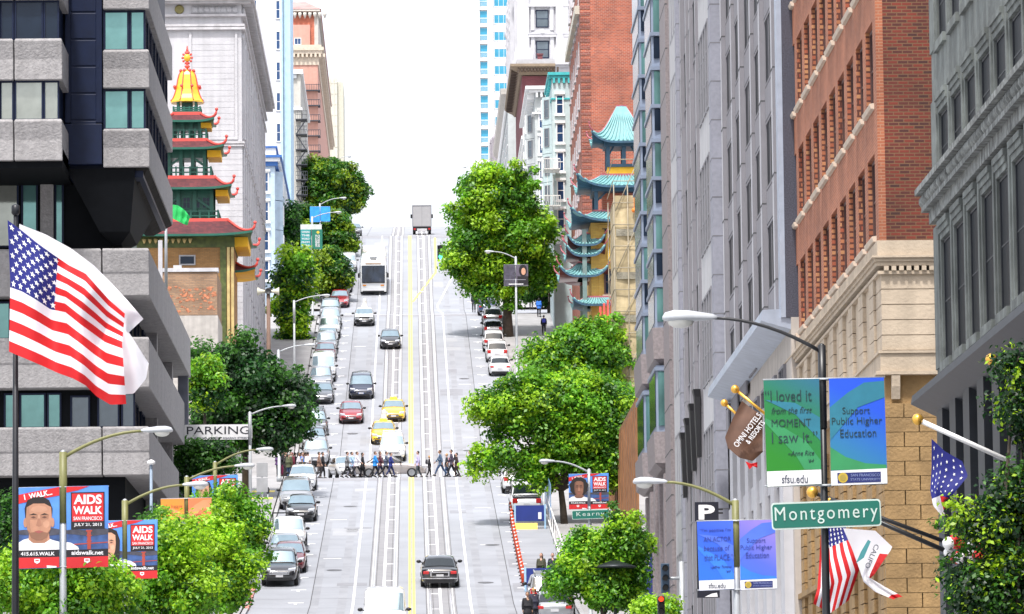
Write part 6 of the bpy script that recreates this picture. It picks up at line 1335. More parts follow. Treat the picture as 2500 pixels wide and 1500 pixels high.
# ================================================================== lamps and banners
def lamp_px(label, px, ytop, tip_px, tip_py, D_, up, low=None, **k):
    p = at(px, ytop, D_); t = at(tip_px, tip_py, D_); return lamp(label, p.x, D_, p.z, (t.x, t.z), up, low, **k)
SKYB = mat('banner sky blue', (.08, .24, .66), .5, var=.25, scale=1.5); BAY = mat('banner bay blue', (.03, .07, .20), .5, var=.5, scale=4); HILL = mat('banner hills', (.05, .05, .07), .5, var=.4, scale=5); BRED = mat('banner red', (.52, .012, .016), .5, var=.04); BBLK = mat('banner black', (.008, .006, .01), .5); BWHT = mat('banner white', (.72, .72, .74), .5, var=.03); BRIDGE = mat('banner bridge red', (.35, .05, .03), .5)
def walk_banner(label, px, py, D_, s, man=True, skin=0, afro=False, long_=False, only_top=False):
    """double banner of the walk on a lamp pole; s: metres per unit, units follow the nearest banner (665 wide, 600 tall)"""
    c = at(px, py, D_); t = thing('lamp_banner', label, 'banner', (c.x, D_ - .14, c.z - 600 * s), group='lamp pole banners of the charity walk')
    def U(x, y): return (x * s, (600 - y) * s)
    def poly(par, nm, pts, y, m): return polyface(par, nm, [U(*p) for p in pts], y, m)
    L = MB(); L.prism([U(*p) for p in ((-333, 8), (-24, 2), (-24, 590), (-335, 597))], -.004, .004); l = L.build('left_panel', SKYB, t, local=True)
    R_ = MB(); R_.prism([U(*p) for p in ((26, 2), (330, -4), (327, 583), (28, 590))], -.004, .004); r = R_.build('right_panel', SKYB, t, local=True)
    for par, x0, x1, o_ in ((l, -334, -25, 0), (r, 27, 328, -3)):
        poly(par, 'bay_print', [(x0, 320), (x1, 316), (x1, 465), (x0, 465)], -.008, BAY)
        poly(par, 'hill_print', [(x0, 318), (x0 + 60, 312), (x0 + 150, 322), (x1 - 60, 300), (x1, 312), (x1, 350), (x1 - 120, 362), (x0, 345)], -.012, HILL)
        poly(par, 'black_strip', [(x0, 463), (x1, 458 + o_), (x1, 510 + o_), (x0, 514)], -.022, BBLK); poly(par, 'red_strip', [(x0, 515), (x1, 511 + o_), (x1, 586), (x0, 594)], -.022, BRED)
    poly(l, 'red_ribbon', [(-333, 62), (-200, 36), (-25, 4), (-25, 66), (-180, 94), (-333, 128)], -.010, BRED); poly(r, 'red_ribbon', [(27, 3), (190, 1), (110, 30), (27, 46)], -.010, BRED)
    text(l, 'I  WALK...', 205 * s, 40 * s, (-178 * s, -.016, (600 - 60) * s), BWHT, .03, rot=math.radians(-10.5))
    text(l, '415.615.WALK', 245 * s, 27 * s, (-180 * s, -.028, (600 - 487) * s), BWHT, .02); text(r, 'aidswalk.net', 230 * s, 32 * s, (178 * s, -.028, (600 - 482) * s), BWHT, .02)
    for par, x in ((l, -185), (r, 175)):
        poly(par, 'shield_print', [(x - 20, 524), (x + 20, 524), (x + 20, 548), (x, 560), (x - 20, 548)], -.027, BWHT); poly(par, 'shield_line', [(x - 12, 532), (x + 12, 532), (x + 12, 540), (x - 12, 540)], -.031, BRED)
    poly(l, 'sponsor_print', [(-115, 572), (-45, 578), (-45, 588), (-115, 590)], -.027, BWHT)
    b = MB(); 
    for z0, z1, w_ in ((318, 458, 13), (318, 330, 22), (355, 362, 20), (395, 401, 20)): b.prism([U(190 - w_, z1), U(190 + w_, z1), U(190 + w_, z0), U(190 - w_, z0)], -.0165 - w_ * .0001, -.014)
    b.prism([U(*p) for p in ((40, 420), (325, 404), (325, 411), (40, 428))], -.0155, -.014); b.build('bridge_print', BRIDGE, r, local=True)
    poly(r, 'black_box', [(58, 46), (302, 42), (302, 310), (60, 314)], -.016, BBLK); poly(r, 'red_box', [(66, 54), (294, 51), (294, 254), (68, 257)], -.021, BRED)
    for w_, x0, x1, y0, y1 in (('AIDS', 80, 282, 62, 132), ('WALK', 76, 286, 146, 204), ('SAN FRANCISCO', 78, 284, 221, 247), ('JULY 21, 2013', 82, 282, 268, 296)): text(r, w_, (x1 - x0) * s, (y1 - y0) * s, ((x0 + x1) / 2 * s, -.026, (600 - (y0 + y1) / 2) * s), BWHT, .035 if y0 < 215 else .012)
    # portrait print
    sk = [mat('portrait skin warm', (.42, .21, .13), .6, var=.12, scale=5), mat('portrait skin brown', (.20, .09, .055), .6, var=.12, scale=5), mat('portrait skin light', (.52, .28, .18), .6, var=.1, scale=5)][skin]; hr = mat('portrait hair', (.012, .008, .008), .7); dk = mat('portrait shade', (.12, .05, .035), .7)
    pc_ = -172 if man else -165
    poly(l, 'shirt_print', [(-333, 463), (-333, 415), (-285, 385), (pc_ - 60, 372), (pc_ + 60, 372), (-70, 390), (-25, 402), (-25, 461)], -.0145, BWHT); poly(r, 'shirt_print', [(27, 405), (60, 410), (110, 440), (118, 459), (27, 461)], -.0185, BWHT)
    poly(l, 'neck_print', [(pc_ - 75, 385), (pc_ - 66, 300), (pc_ + 66, 300), (pc_ + 78, 385), (pc_ + 40, 410), (pc_ - 40, 410)], -.0165, sk)
    if afro: poly(l, 'hair_print', [U and (pc_ + 155 * math.cos(a) * (1 + .06 * math.sin(9 * a)), 215 - 158 * math.sin(a) * (1 + .05 * math.sin(11 * a))) for a in [2 * PI * k / 40 for k in range(40)]], -.0185, hr)
    elif long_: poly(l, 'hair_print', [(pc_ - 110, 400), (pc_ - 115, 190), (pc_ - 80, 100), (pc_, 72), (pc_ + 85, 105), (pc_ + 118, 200), (pc_ + 112, 420), (pc_ + 60, 440), (pc_ - 60, 420)], -.0185, hr)
    else: poly(l, 'hair_print', [(pc_ - 98, 235), (pc_ - 104, 160), (pc_ - 84, 100), (pc_ - 40, 78), (pc_ + 30, 76), (pc_ + 74, 100), (pc_ + 98, 160), (pc_ + 92, 235)], -.0185, hr)
    if man:
        for sx in (-1, 1): poly(l, 'ear_print', [(pc_ + sx * (98 + 14 * math.cos(a)), 262 - 34 * math.sin(a)) for a in [2 * PI * k / 12 for k in range(12)]], -.0195, sk)
    wf = 1.0 if man else .82
    poly(l, 'face_print', [(pc_ + wf * x, y) for x, y in ((-88, 150), (-94, 230), (-86, 310), (-58, 368), (-20, 394), (20, 394), (58, 368), (84, 310), (94, 230), (88, 150), (40, 124), (-40, 124))], -.0205, sk)
    if man: poly(l, 'beard_print', [(pc_ + x, y) for x, y in ((-84, 312), (-62, 335), (-30, 330), (30, 330), (62, 335), (82, 312), (58, 370), (20, 392), (-20, 392), (-58, 370))], -.0225, mat('portrait stubble', (.22, .105, .065), .7, var=.1))
    hi_ = [mat('portrait warm light', (.47, .25, .16), .6), mat('portrait brown light', (.235, .11, .068), .6), mat('portrait pale light', (.57, .33, .22), .6)][skin]; lo_ = [mat('portrait warm shade', (.33, .16, .097), .6), mat('portrait brown shade', (.145, .063, .04), .6), mat('portrait pale shade', (.43, .22, .145), .6)][skin]
    poly(l, 'face_light_print', [(pc_ + wf * x, y) for x, y in ((-46, 150), (0, 138), (50, 148), (66, 172), (30, 186), (-30, 186), (-60, 172))], -.0218, hi_); poly(l, 'face_light_print', [(pc_ + wf * x, y) for x, y in ((30, 262), (56, 246), (76, 256), (76, 284), (56, 302), (36, 292))], -.0218, hi_); poly(l, 'face_light_print', [(pc_ + wf * x, y) for x, y in ((-8, 205), (8, 205), (11, 272), (-4, 274))], -.0219, hi_)
    poly(l, 'face_shade_print', [(pc_ + wf * x, y) for x, y in ((-88, 150), (-70, 140), (-66, 230), (-62, 300), (-40, 372), (-58, 368), (-86, 310), (-94, 230))], -.0218, lo_); poly(l, 'neck_shade_print', [(pc_ - 64, 372), (pc_ - 40, 384), (pc_, 400), (pc_ + 40, 384), (pc_ + 62, 366), (pc_ + 55, 398), (pc_, 408), (pc_ - 55, 402)], -.0192, lo_)
    for sx in (-1, 1): x = pc_ + sx * 40 * wf; poly(l, 'eye_socket_print', [(x - 32 * wf, 208), (x + 32 * wf, 206), (x + 28 * wf, 238), (x - 28 * wf, 240)], -.0226, lo_)
    for sx in (-1, 1):
        x = pc_ + sx * 40 * wf; poly(l, 'brow_print', [(x - 30 * wf, 206), (x - sx * 0, 194), (x + 30 * wf, 204), (x, 206)], -.0235, hr)
        poly(l, 'eye_print', [(x - 20 * wf, 224), (x, 215), (x + 20 * wf, 224), (x, 231)], -.0235, dk)
    poly(l, 'nose_print', [(pc_ - 8, 232), (pc_ + 8, 232), (pc_ + 20, 283), (pc_, 291), (pc_ - 20, 283)], -.0235, mat('portrait nose shade', (.34, .16, .10) if skin != 1 else (.16, .07, .045), .6)); poly(l, 'mouth_print', [(pc_ - 34 * wf, 326), (pc_, 318), (pc_ + 34 * wf, 326), (pc_, 340)], -.0245, mat('portrait lips', (.30, .08, .07), .6))
    b = MB()
    for y in (8, 585):
        b.tube([(-336 * s, .07, (600 - y) * s), (332 * s, .07, (600 - y + 8) * s)], .016, 6); b.tube([(0, .14 + .1 * math.sin(a), 0) for a in (0,)] + [(.11 * math.cos(a), .14 + .11 * math.sin(a), (600 - y) * s) for a in [2 * PI * k / 12 for k in range(13)]][0:0] or [(.11 * math.cos(a), .14 + .11 * math.sin(a), (600 - y) * s) for a in [2 * PI * k / 12 for k in range(13)]], .014, 5)
    b.build('banner_bracket', M['steel'], t, local=True)
    return t
def grad(name, c1, c2, c3, ang=.6, span=2.2):
    if name in MATS: return MATS[name]
    m = mat(name, c1, .5, var=0); n = m.node_tree.nodes; l = m.node_tree.links; tc = n.new('ShaderNodeTexCoord'); sp = n.new('ShaderNodeSeparateXYZ'); l.new(tc.outputs['Object'], sp.inputs[0])
    a = n.new('ShaderNodeMath'); a.operation = 'MULTIPLY_ADD'; l.new(sp.outputs[0], a.inputs[0]); a.inputs[1].default_value = ang; l.new(sp.outputs[2], a.inputs[2])
    mr = n.new('ShaderNodeMapRange'); l.new(a.outputs[0], mr.inputs[0]); mr.inputs[1].default_value = 0; mr.inputs[2].default_value = span
    cr = n.new('ShaderNodeValToRGB'); l.new(mr.outputs[0], cr.inputs[0]); e = cr.color_ramp.elements; e[0].color = (*c1, 1); e[1].color = (*c3, 1); x = e.new(.5); x.color = (*c2, 1)
    l.new(cr.outputs[0], n['Principled BSDF'].inputs['Base Color']); return m
INK = mat('banner dark ink', (.008, .04, .045), .6)
def uni_banner(label, px, py, D_, s, mats, lines, lines2, ink, foot=True, seal=True):
    """double university banner; units of the nearest one: 735 wide, 660 tall"""
    c = at(px, py, D_); t = thing('lamp_banner', label, 'banner', (c.x, D_ - .16, c.z - 660 * s), group='lamp pole banners of the university')
    def U(x, y): return (x * s, (660 - y) * s)
    def poly(par, nm, pts, y, m): return polyface(par, nm, [U(*p) for p in pts], y, m)
    L = MB(); L.prism([U(*p) for p in ((-370, 12), (-32, 5), (-28, 644), (-357, 660))], -.004, .004); l = L.build('left_panel', mats[0], t, local=True)
    R_ = MB(); R_.prism([U(*p) for p in ((28, 4), (362, 0), (372, 645), (30, 655))], -.004, .004); r = R_.build('right_panel', mats[1], t, local=True)
    poly(l, 'wave_print', [(-362, 240), (-250, 300), (-120, 380), (-30, 500), (-30, 555), (-130, 555), (-180, 470), (-364, 270)], -.008, mats[2]); poly(l, 'wave_print', [(-362, 130), (-180, 150), (-31, 240), (-31, 380), (-180, 220)], -.0085, mats[3])
    poly(r, 'wave_print', [(29, 420), (120, 480), (240, 520), (366, 530), (368, 560), (29, 560)], -.008, mats[2]); poly(r, 'wave_print', [(29, 180), (140, 90), (240, 30), (362, 20), (364, 120), (200, 180), (29, 380)], -.0085, mats[3])
    if foot:
        poly(l, 'white_footer', [(-358, 565), (-29, 556), (-28, 643), (-356, 658)], -.012, BWHT); poly(r, 'white_footer', [(29, 565), (370, 552), (371, 644), (31, 654)], -.012, BWHT)
        text(l, 'sfsu.edu', 158 * s, 50 * s, (-190 * s, -.018, 48 * s), mat('grey ink', (.08, .09, .12), .6), .01); poly(r, 'navy_badge', [(68, 578), (332, 572), (332, 634), (70, 640)], -.018, mat('badge navy', (.012, .02, .13), .5))
        poly(r, 'seal_print', [(102 + 30 * math.cos(a), 607 - 31 * math.sin(a)) for a in [2 * PI * k / 18 for k in range(18)]], -.023, mat('seal gold', (.5, .36, .04), .5)); poly(r, 'seal_ring', [(102 + 19 * math.cos(a), 607 - 20 * math.sin(a)) for a in [2 * PI * k / 18 for k in range(18)]], -.027, mat('seal inner', (.36, .27, .05), .5))
        text(r, 'SAN FRANCISCO', 175 * s, 17 * s, (238 * s, -.024, (660 - 592) * s), mat('badge ink', (.2, .24, .45), .5), .01); text(r, 'STATE UNIVERSITY', 180 * s, 15 * s, (238 * s, -.024, (660 - 618) * s), mat('badge ink', (.2, .24, .45), .5), .01)
    for par, LN in ((l, lines), (r, lines2)):
        for w_, x0, x1, y0, y1, sh in LN: text(par, w_, (x1 - x0) * s, (y1 - y0) * s, ((x0 + x1) / 2 * s, -.016, (660 - (y0 + y1) / 2) * s), ink, -.005, shear=sh, rot=math.radians(-1))
    b = MB()
    for y in (6, 652): b.tube([(-372 * s, .08, (660 - y) * s), (372 * s, .08, (660 - y + 9) * s)], .018, 6); b.tube([(.12 * math.cos(a), .16 + .12 * math.sin(a), (660 - y) * s) for a in [2 * PI * k / 12 for k in range(13)]], .015, 5)
    b.build('banner_bracket', M['steel'], t, local=True); return t
k3 = lambda x, y: (x / 2.969, 1000 + y / 2.968)
lamp_px('left street lamp with olive pole carrying the large man portrait banner', 154, 1106, 422, 1052, 117, M['olive'], M['steel'])
walk_banner('large double banner with a short haired man in white shirt on the nearest left lamp', *k3(458, 560), 117, 117 / F / 2.969)
lamp_px('left street lamp with olive arm between the man banner and the orange banner', 305, 1224, 509, 1184, 143, M['olive'], M['steel'])
walk_banner('half hidden double banner with a dark haired woman behind the man banner', *k3(905, 805), 143, 143 / F / 2.969 * .72, man=False, skin=2, long_=True)
lamp_px('left street lamp rising above the orange banners', 456, 1166, 622, 1138, 182, M['olive'], M['steel'])
OR_ = [grad('orange banner print', (.80, .30, .02), (.80, .25, .03), (.75, .22, .05)), grad('coral banner print', (.75, .14, .05), (.74, .17, .09), (.72, .2, .06)), mat('amber wave', (.8, .42, .06), .5), mat('coral wave', (.74, .26, .12), .5)]
uni_banner('orange and coral double banner half sunk in the lime green trees', *k3(1352, 645), 182, 182 / F / 2.969 * .5, OR_, [('My heart', -330, -60, 90, 165, 0), ('and SOUL', -330, -60, 210, 280, 0)], [('Support', 80, 260, 215, 265, 0), ('Public Higher', 40, 330, 285, 335, 0)], mat('orange ink', (.4, .13, .05), .6))
lamp_px('left street lamp holding the far walk banner above the lime trees', 525, 1130, 668, 1098, 209, M['olive'], M['steel'])
walk_banner('smallest double walk banner on the far lamp above the lime trees', *k3(1560, 478), 209, 209 / F / 2.969 * .5, man=False, skin=2, long_=True)
lamp_px('grey street lamp at the lower left corner in front of the parking sign', 610, 1008, 723, 992, 254, M['steel'])
lamp_px('grey street lamp rising out of the dark trees by the parked cars', 680, 856, 770, 843, 317, M['steel'])
lamp_px('tall grey street lamp beside the siren post', 718, 735, 806, 722, 366, M['steel'])
lamp_px('street lamp carrying the green double banner up the hill', 762, 530, 834, 519, 440, M['steel'])
lamp_px('street lamp carrying the blue banner near the crest', 781, 498, 846, 484, 486, M['steel'])
lamp_px('far street lamp above the dome shaped tree', 818, 396, 858, 383, 600, M['steel'])
lamp_px('nearest right street lamp with black pole and big grey head', 2006, 846, 1617, 778, 99, M['blackp'], head=1.45, r=.075)
lamp_px('right street lamp with olive arm above the small blue banners', 1795, 1224, 1545, 1178, 125, M['olive'], M['steel'], head=1.15)
lamp_px('grey street lamp at the green Kearny sign with a walk banner', 1438, 1148, 1316, 1127, 228, M['steel'])
lamp_px('street lamp with dark square banner in front of the huge plane tree', 1259, 628, 1183, 615, 378, M['steel'])
lamp_px('street lamp mostly hidden in the plane tree above the crosswalk', 1325, 945, 1245, 925, 292, M['steel'])
lamp_px('far right street lamp peeping above the huge plane tree crown', 1185, 412, 1130, 408, 620, M['steel']); lamp_px('far right street lamp at the left edge of the plane tree crown', 1200, 445, 1143, 436, 560, M['steel'])
walk_banner('double walk banner with a curly haired woman above the green Kearny sign', 1437, 1157, 228, 228 / F / 2.969 * .437, man=False, skin=1, afro=True)
GB = [grad('green banner print', (.012, .20, .010), (.010, .18, .05), (.02, .13, .24)), grad('blue banner print', (.02, .24, .20), (.02, .17, .38), (.01, .08, .62)), mat('green wave', (.03, .25, .09), .5), mat('teal wave', (.02, .17, .25), .5)]
uni_banner('large green and blue double banner with a quotation on the nearest right lamp', 1660 + 868 / 2.474, 900 + 62 / 2.474, 99, 99 / F / 2.474, GB,
           [('\u201cI loved it', -362, -80, 72, 140, 0), ('from the first', -325, -80, 175, 215, .3), ('MOMENT', -325, -85, 248, 294, 0), ('I saw it.\u201d', -325, -48, 325, 392, 0), ('~Anne Rice', -228, -70, 440, 470, .3), ("'64", -105, -72, 492, 512, .3)],
           [('Support', 106, 272, 178, 232, 0), ('Public Higher', 40, 345, 240, 295, 0), ('Education', 90, 308, 312, 360, 0)], INK)
PBN = [grad('violet blue banner print', (.02, .14, .68), (.03, .10, .62), (.07, .15, .62)), grad('violet banner print', (.02, .14, .68), (.08, .13, .62), (.26, .19, .60)), mat('azure wave', (.03, .18, .70), .5), mat('violet wave', (.07, .15, .64), .5)]
uni_banner('smaller blue and violet double banner in front of the P sign', 1660 + 338 / 2.474, 900 + 918 / 2.474, 125, 125 / F / 2.474 * .645, PBN,
           [('\u201cI\u2019m positive I\u2019m', -345, -55, 78, 112, 0), ('AN ACTOR', -310, -55, 155, 198, 0), ('because of', -310, -65, 235, 285, .15), ('that PLACE.\u201d', -305, -40, 320, 375, .1), ('~Jeffrey Tambor', -250, -50, 425, 455, .3), ("'69", -100, -60, 470, 490, .3)],
           [('Support', 95, 270, 170, 225, 0), ('Public Higher', 35, 330, 235, 290, 0), ('Education', 85, 300, 305, 355, 0)], mat('violet ink', (.03, .05, .3), .6))
# simple banners further up
def flat_banner(label, px0, px1, py0, py1, D_, cells, bracket=True):
    a, b_ = at(px0, py1, D_), at(px1, py0, D_); t = thing('lamp_banner', label, 'banner', ((a.x + b_.x) / 2, D_ - .15, a.z))
    w_, h_ = b_.x - a.x, b_.z - a.z
    for nm, x0, x1, z0, z1, y, m in cells: b = MB(); b.box((x0 - .5) * w_, (x1 - .5) * w_, y - .003, y + .003, z0 * h_, z1 * h_); b.build(nm, m, t, local=True)
    b = MB()
    for z in (0, h_): b.tube([(-w_ / 2, .05, z), (w_ / 2, .05, z)], .02, 6)
    b.build('banner_bracket', M['steel'], t, local=True); return t, w_, h_
BGR = mat('banner green', (.012, .16, .11), .5, var=.08); BLT = mat('banner teal', (.03, .28, .28), .5); BPL = mat('banner pale grey', (.55, .6, .58), .5); BAZ = mat('banner azure', (.03, .30, .80), .5, var=.25, scale=2)
t, w_, h_ = flat_banner('green and teal double banner with white lettering up the hill on the left', 734, 787, 549, 609, 440, [('left_panel', 0, .46, 0, .8, 0, BLT), ('right_panel', .52, 1, 0, .8, 0, BGR), ('top_strip', 0, .97, .8, 1, 0, BPL)])
for k, w0 in enumerate(('CHANGING', 'THE', 'WORLD', 'FROM', 'HERE')): text(t, w0, w_ * .36, h_ * .075, (-w_ * .27, -.01, h_ * (.7 - k * .14)), BWHT, .02)
text(t, 'UNIVERSITY OF', h_ * .5, w_ * .1, (w_ * .22, -.01, h_ * .33), BWHT, .02, rot=-PI / 2); text(t, 'SAN FRANCISCO', h_ * .5, w_ * .1, (w_ * .33, -.01, h_ * .33), BWHT, .02, rot=-PI / 2); b = MB(); b.prism([(w_ * .3 + .16 * math.cos(k * PI / 2), h_ * .68 + .16 * math.sin(k * PI / 2)) for k in range(4)], -.014, -.004); b.build('badge_print', mat('badge yellow', (.7, .5, .05), .5), t, local=True)
t, w_, h_ = flat_banner('plain bright blue double banner near the crest on the left', 757, 806, 505, 543, 486, [('left_panel', 0, .49, 0, 1, 0, BAZ), ('right_panel', .52, 1, .04, 1, 0, BAZ)])
t, w_, h_ = flat_banner('dark double banner with a dark haired woman on the lamp before the plane tree', 1230, 1289, 647, 699, 378, [('left_panel', 0, .46, 0, 1, 0, mat('dusk city print', (.06, .055, .08), .5, var=.5, scale=4)), ('right_panel', .5, 1, .02, 1, 0, mat('dusk sky print', (.10, .085, .12), .5, var=.3)), ('black_coat_print', .56, 1, .05, .45, -.008, BBLK), ('caption_print', .2, .8, .06, .1, -.012, BWHT), ('caption_print', .05, .9, .28, .3, -.013, mat('grey ink pale', (.3, .3, .35), .5))])
polyface(t, 'hair_print', disc(w_ * .29, h_ * .72, w_ * .17, h_ * .28), -.012, BBLK); polyface(t, 'face_print', disc(w_ * .31, h_ * .68, w_ * .09, h_ * .17), -.018, mat('portrait skin light', (.52, .28, .18)))
# ---- street name signs, P sign, parking sign
SGR = mat('street sign green', (.010, .135, .10), .4, var=.06); SGL = mat('street sign lettering', (.50, .60, .56), .4)
def name_sign(label, s_, px, py, w_px, h_px, D_, board, ink, border=None, tilt=1.6, tw=.86, th=.5, name='street_name_sign'):
    c = at(px, py, D_); m_ = D_ / F; w_, h_ = w_px * m_, h_px * m_; t = thing(name, label, 'sign', (c.x, D_ - .2, c.z)); t.rotation_euler = (0, -math.radians(tilt - .6), 0)
    def rr_(w0, h0, r_): return [(sx * (w0 / 2 - r_) + r_ * math.cos(a0 + k * PI / 8), sz * (h0 / 2 - r_) + r_ * math.sin(a0 + k * PI / 8)) for sx, sz, a0 in ((1, 1, 0), (-1, 1, PI / 2), (-1, -1, PI), (1, -1, 1.5 * PI)) for k in range(5)]
    b = MB(); b.prism(rr_(w_, h_, h_ * .12), -.02, .02); b.build('board', border or board, t, local=True)
    b = MB(); b.prism(rr_(w_ * .978, h_ * .88, h_ * .1), -.026, -.02); b.build('sign_face', board, t, local=True)
    text(t, s_, w_ * tw, h_ * th, (0, -.034, -h_ * .0), ink, .0, sp=1.25 if len(s_) in (6, 10) else 1)
    b = MB(); b.box(-.05, .05, .02, .2, -.06, .06); b.build('sign_bracket', M['steel'], t, local=True); return t
name_sign('large green street sign reading Montgomery on the black lamp pole', 'Montgomery', 2015, 1258, 268, 66, 99, SGR, SGL, SGL, 2.3, .94, .66)
name_sign('green street sign reading Kearny on the grey lamp pole', 'Kearny', 1441, 1257, 90, 22, 228, SGR, SGL, SGL, 2.2, .76, .6)
name_sign('small white street sign reading KEARNY below the green sign', 'KEARNY', 1471, 1336, 38, 9, 227.5, BWHT, mat('grey ink', (.08, .09, .12)), None, 1.5, .8, .55)
c = at(1725, 1245, 140); m_ = 140 / F; PS = thing('parking_sign', 'black square sign with white letter P on a wall bracket', 'sign', (c.x, 140, at(1725, 1460, 140).z))
b = MB(); b.box(-29 * m_, 29 * m_, -.06, .06, (1460 - 1273) * m_, (1460 - 1226) * m_); b.box(-26 * m_, 29 * m_, -.06, .06, 0, 20 * m_); b.build('board', mat('sign black', (.008, .009, .02), .4), PS, local=True); text(PS, 'P', 40 * m_, 36 * m_, (0, -.07, (1460 - 1251) * m_), BWHT, .04)
b = MB(); b.box(-26 * m_, -20 * m_, -.03, .03, 20 * m_, 187 * m_); b.box(29 * m_, 40 * m_, -.03, .03, 214 * m_, 218 * m_); b.box(29 * m_, 40 * m_, -.03, .03, 205 * m_, 209 * m_); b.build('sign_frame', TRIM, PS, local=True); polyface(PS, 'arrow_print', [(-8 * m_, 2 * m_), (24 * m_, 2 * m_), (22 * m_, 12 * m_), (10 * m_, 10 * m_)], -.07, BWHT)
PK_ = name_sign('white sign board reading PARKING against the dark trees', 'PARKING', 533, 1056, 166, 37, 286, BWHT, mat('sign black', (.008, .009, .02)), None, .6, .92, .52, name='parking_board'); text(PK_, 'CALIFORNIA STREET   KEARNY STREET', 150 * 286 / F, 4 * 286 / F, (0, -.034, -14.5 * 286 / F), mat('grey ink', (.08, .09, .12)), .005)
for o in KIDS[PK_.session_uid]:
    if o.name.startswith('lettering') and o.dimensions.z > .4: o.location.z += .1
b = MB(); b.box(-1.9, -1.8, .02, .12, -9, -.3); b.box(1.8, 1.9, .02, .12, -9, -.3); b.build('sign_post', M['steel'], PK_, local=True)
# ---- traffic signals
SIGY = mat('signal housing', (.012, .014, .018), .5); 
def signal(label, px, py, D_, col, colpos, w_=.34, h_=1.05, blue=False, pole=None):
    c = at(px, py, D_); t = thing('traffic_signal', label, 'traffic light', (c.x, D_, c.z)); hm = mat('signal blue housing', (.03, .06, .10), .5) if blue else SIGY
    b = MB(); b.box(-w_ / 2, w_ / 2, -.1, .14, -h_ / 2, h_ / 2); b.build('housing', hm, t, .02, local=True)
    for k in range(3):
        z = h_ * .33 * (1 - k); b = MB(); b.loft([[(r_ * math.cos(a), y, z + r_ * math.sin(a)) for a in [2 * PI * i / 14 for i in range(14)]] for y, r_ in ((-.09, w_ * .36), (-.13, w_ * .34))]); lit = (k == colpos)
        b.build('signal_lamp', (mat('lit green signal', (.1, .9, .6), .3, emit=1.2, var=0) if col == 'g' else mat('lit red signal', (.9, .05, .01), .3, emit=1.2, var=0)) if lit else mat('dark signal lens', (.02, .02, .02), .2), t, local=True)
        b = MB(); rg_ = [2 * PI * i / 12 for i in range(1, 6)]; b.loft([[(r_ * math.cos(a), y, z + r_ * math.sin(a)) for a in [PI * i / 8 for i in range(9)]] for y, r_ in ((-.1, w_ * .42), (-.32, w_ * .4))], closed=False, caps=False); b.build('signal_visor', hm, t, local=True)
    if pole: b = MB(); b.tube([(0, .2, -h_ / 2 - .3), (pole[0] / 2, .2, -h_ / 2 - .3 + .0), (pole[0], .2, -h_ / 2 - .3)] if False else [(.0, .22, 0), (pole[0], .22, 0)], .06, 8); b.tube([(pole[0], .22, .6), (pole[0], .22, gz(D_) - c.z)], .1, 8); b.build('signal_pole', M['steel'], t, local=True)
    return t
signal('dark traffic light showing green on a mast arm over the upper crossing', 1078, 616, 448, 'g', 2, .78, 1.28, pole=(5.3, 0))
name_sign('tiny green street sign beside the green traffic light', '6th' if False else 'S', 1099, 627, 11, 9, 447.8, SGR, SGL, None, .6, .4, .5)
signal('traffic light showing red on the pole below the Kearny sign', 1445, 1355, 226.5, 'r', 0, .32, 1.0); signal('second traffic light with red lamp just below the first on the Kearny pole', 1441, 1404, 226, 'r', 0, .3, .7)
b = MB(); t = bpy.data.objects.new('x', None)
signal('blue grey traffic light seen from the side by the ribbed building', 1624, 1412, 172, None, 5, .3, 1.05, blue=True, pole=(.6, 0)); signal('black traffic light with red lamp at the bottom edge behind the lime sapling', 1614, 1478, 160, 'r', 0, .24, .6)
bpy.data.objects.remove(t)
# dark canopy lamp among the leaves
c = at(1501, 1375, 215); b = MB(); b.lathe((c.x, 215, c.z - .2), [(.05, .32), (.2, .3), (.55, .18), (.96, .05), (.98, 0), (.9, -.04), (.05, -.04)], 22); b.tube([(c.x, 215.2, gz(215)), (c.x, 215.2, c.z - .22)], .07, 8)
b.top('round_canopy_post', mat('dark canopy metal', (.03, .035, .04), .35, .4), 'dark round canopy on a post among the leaves of the small plane tree', 'canopy')
# ================================================================== flags
f2 = lambda x, y: (x / 2.969, 500 + y / 2.968)
MW, MR_, MBL = mat('flag white', (.75, .74, .78), .7, var=.04, trans=.25), mat('flag red', (.56, .008, .012), .7, var=.04, trans=.2), mat('flag blue', (.006, .01, .16), .7, var=.05, trans=.05)
def usc(u, v): k = int(v * 13); return 2 if (u < .415 and v < 7 / 13) else (1 if k % 2 == 0 else 0)
top_ = [(55, 112), (160, 190), (270, 280), (385, 362), (500, 440), (620, 500), (700, 590), (790, 690), (905, 790)]
mid_ = [(75, 560), (160, 590), (260, 650), (360, 720), (470, 740), (580, 830), (680, 900), (760, 960), (885, 1010)]
bot_ = [(65, 1065), (170, 1110), (300, 1165), (420, 1220), (530, 1260), (620, 1310), (700, 1390), (800, 1450), (915, 1445)]
stars = [(.035 + .41 * (i / 11.2), (.04 + .5 * (j / 8.6))) for j in range(9) for i in range(11) if (i + j) % 2 == 0]
flag('national_flag', 'large waving red white and blue striped flag with stars on the left flagpole', [top_, mid_, bot_], 112, f2, usc, [MW, MR_, MBL], 46, 39, .26, 2.4, stars)
flag('white_flag', 'plain white flag billowing behind the large striped flag', [[(140, 140), (330, 215), (520, 320), (680, 440), (800, 560), (930, 700), (1040, 828)], [(120, 700), (400, 800), (600, 850), (760, 880), (850, 900), (900, 905), (935, 925)], [(120, 900), (400, 1050), (700, 1250), (860, 1375), (970, 1370), (1060, 1260), (1078, 1150)]], 112.9, f2, lambda u, v: 0, [MW], 40, 30, .2, 1.8)
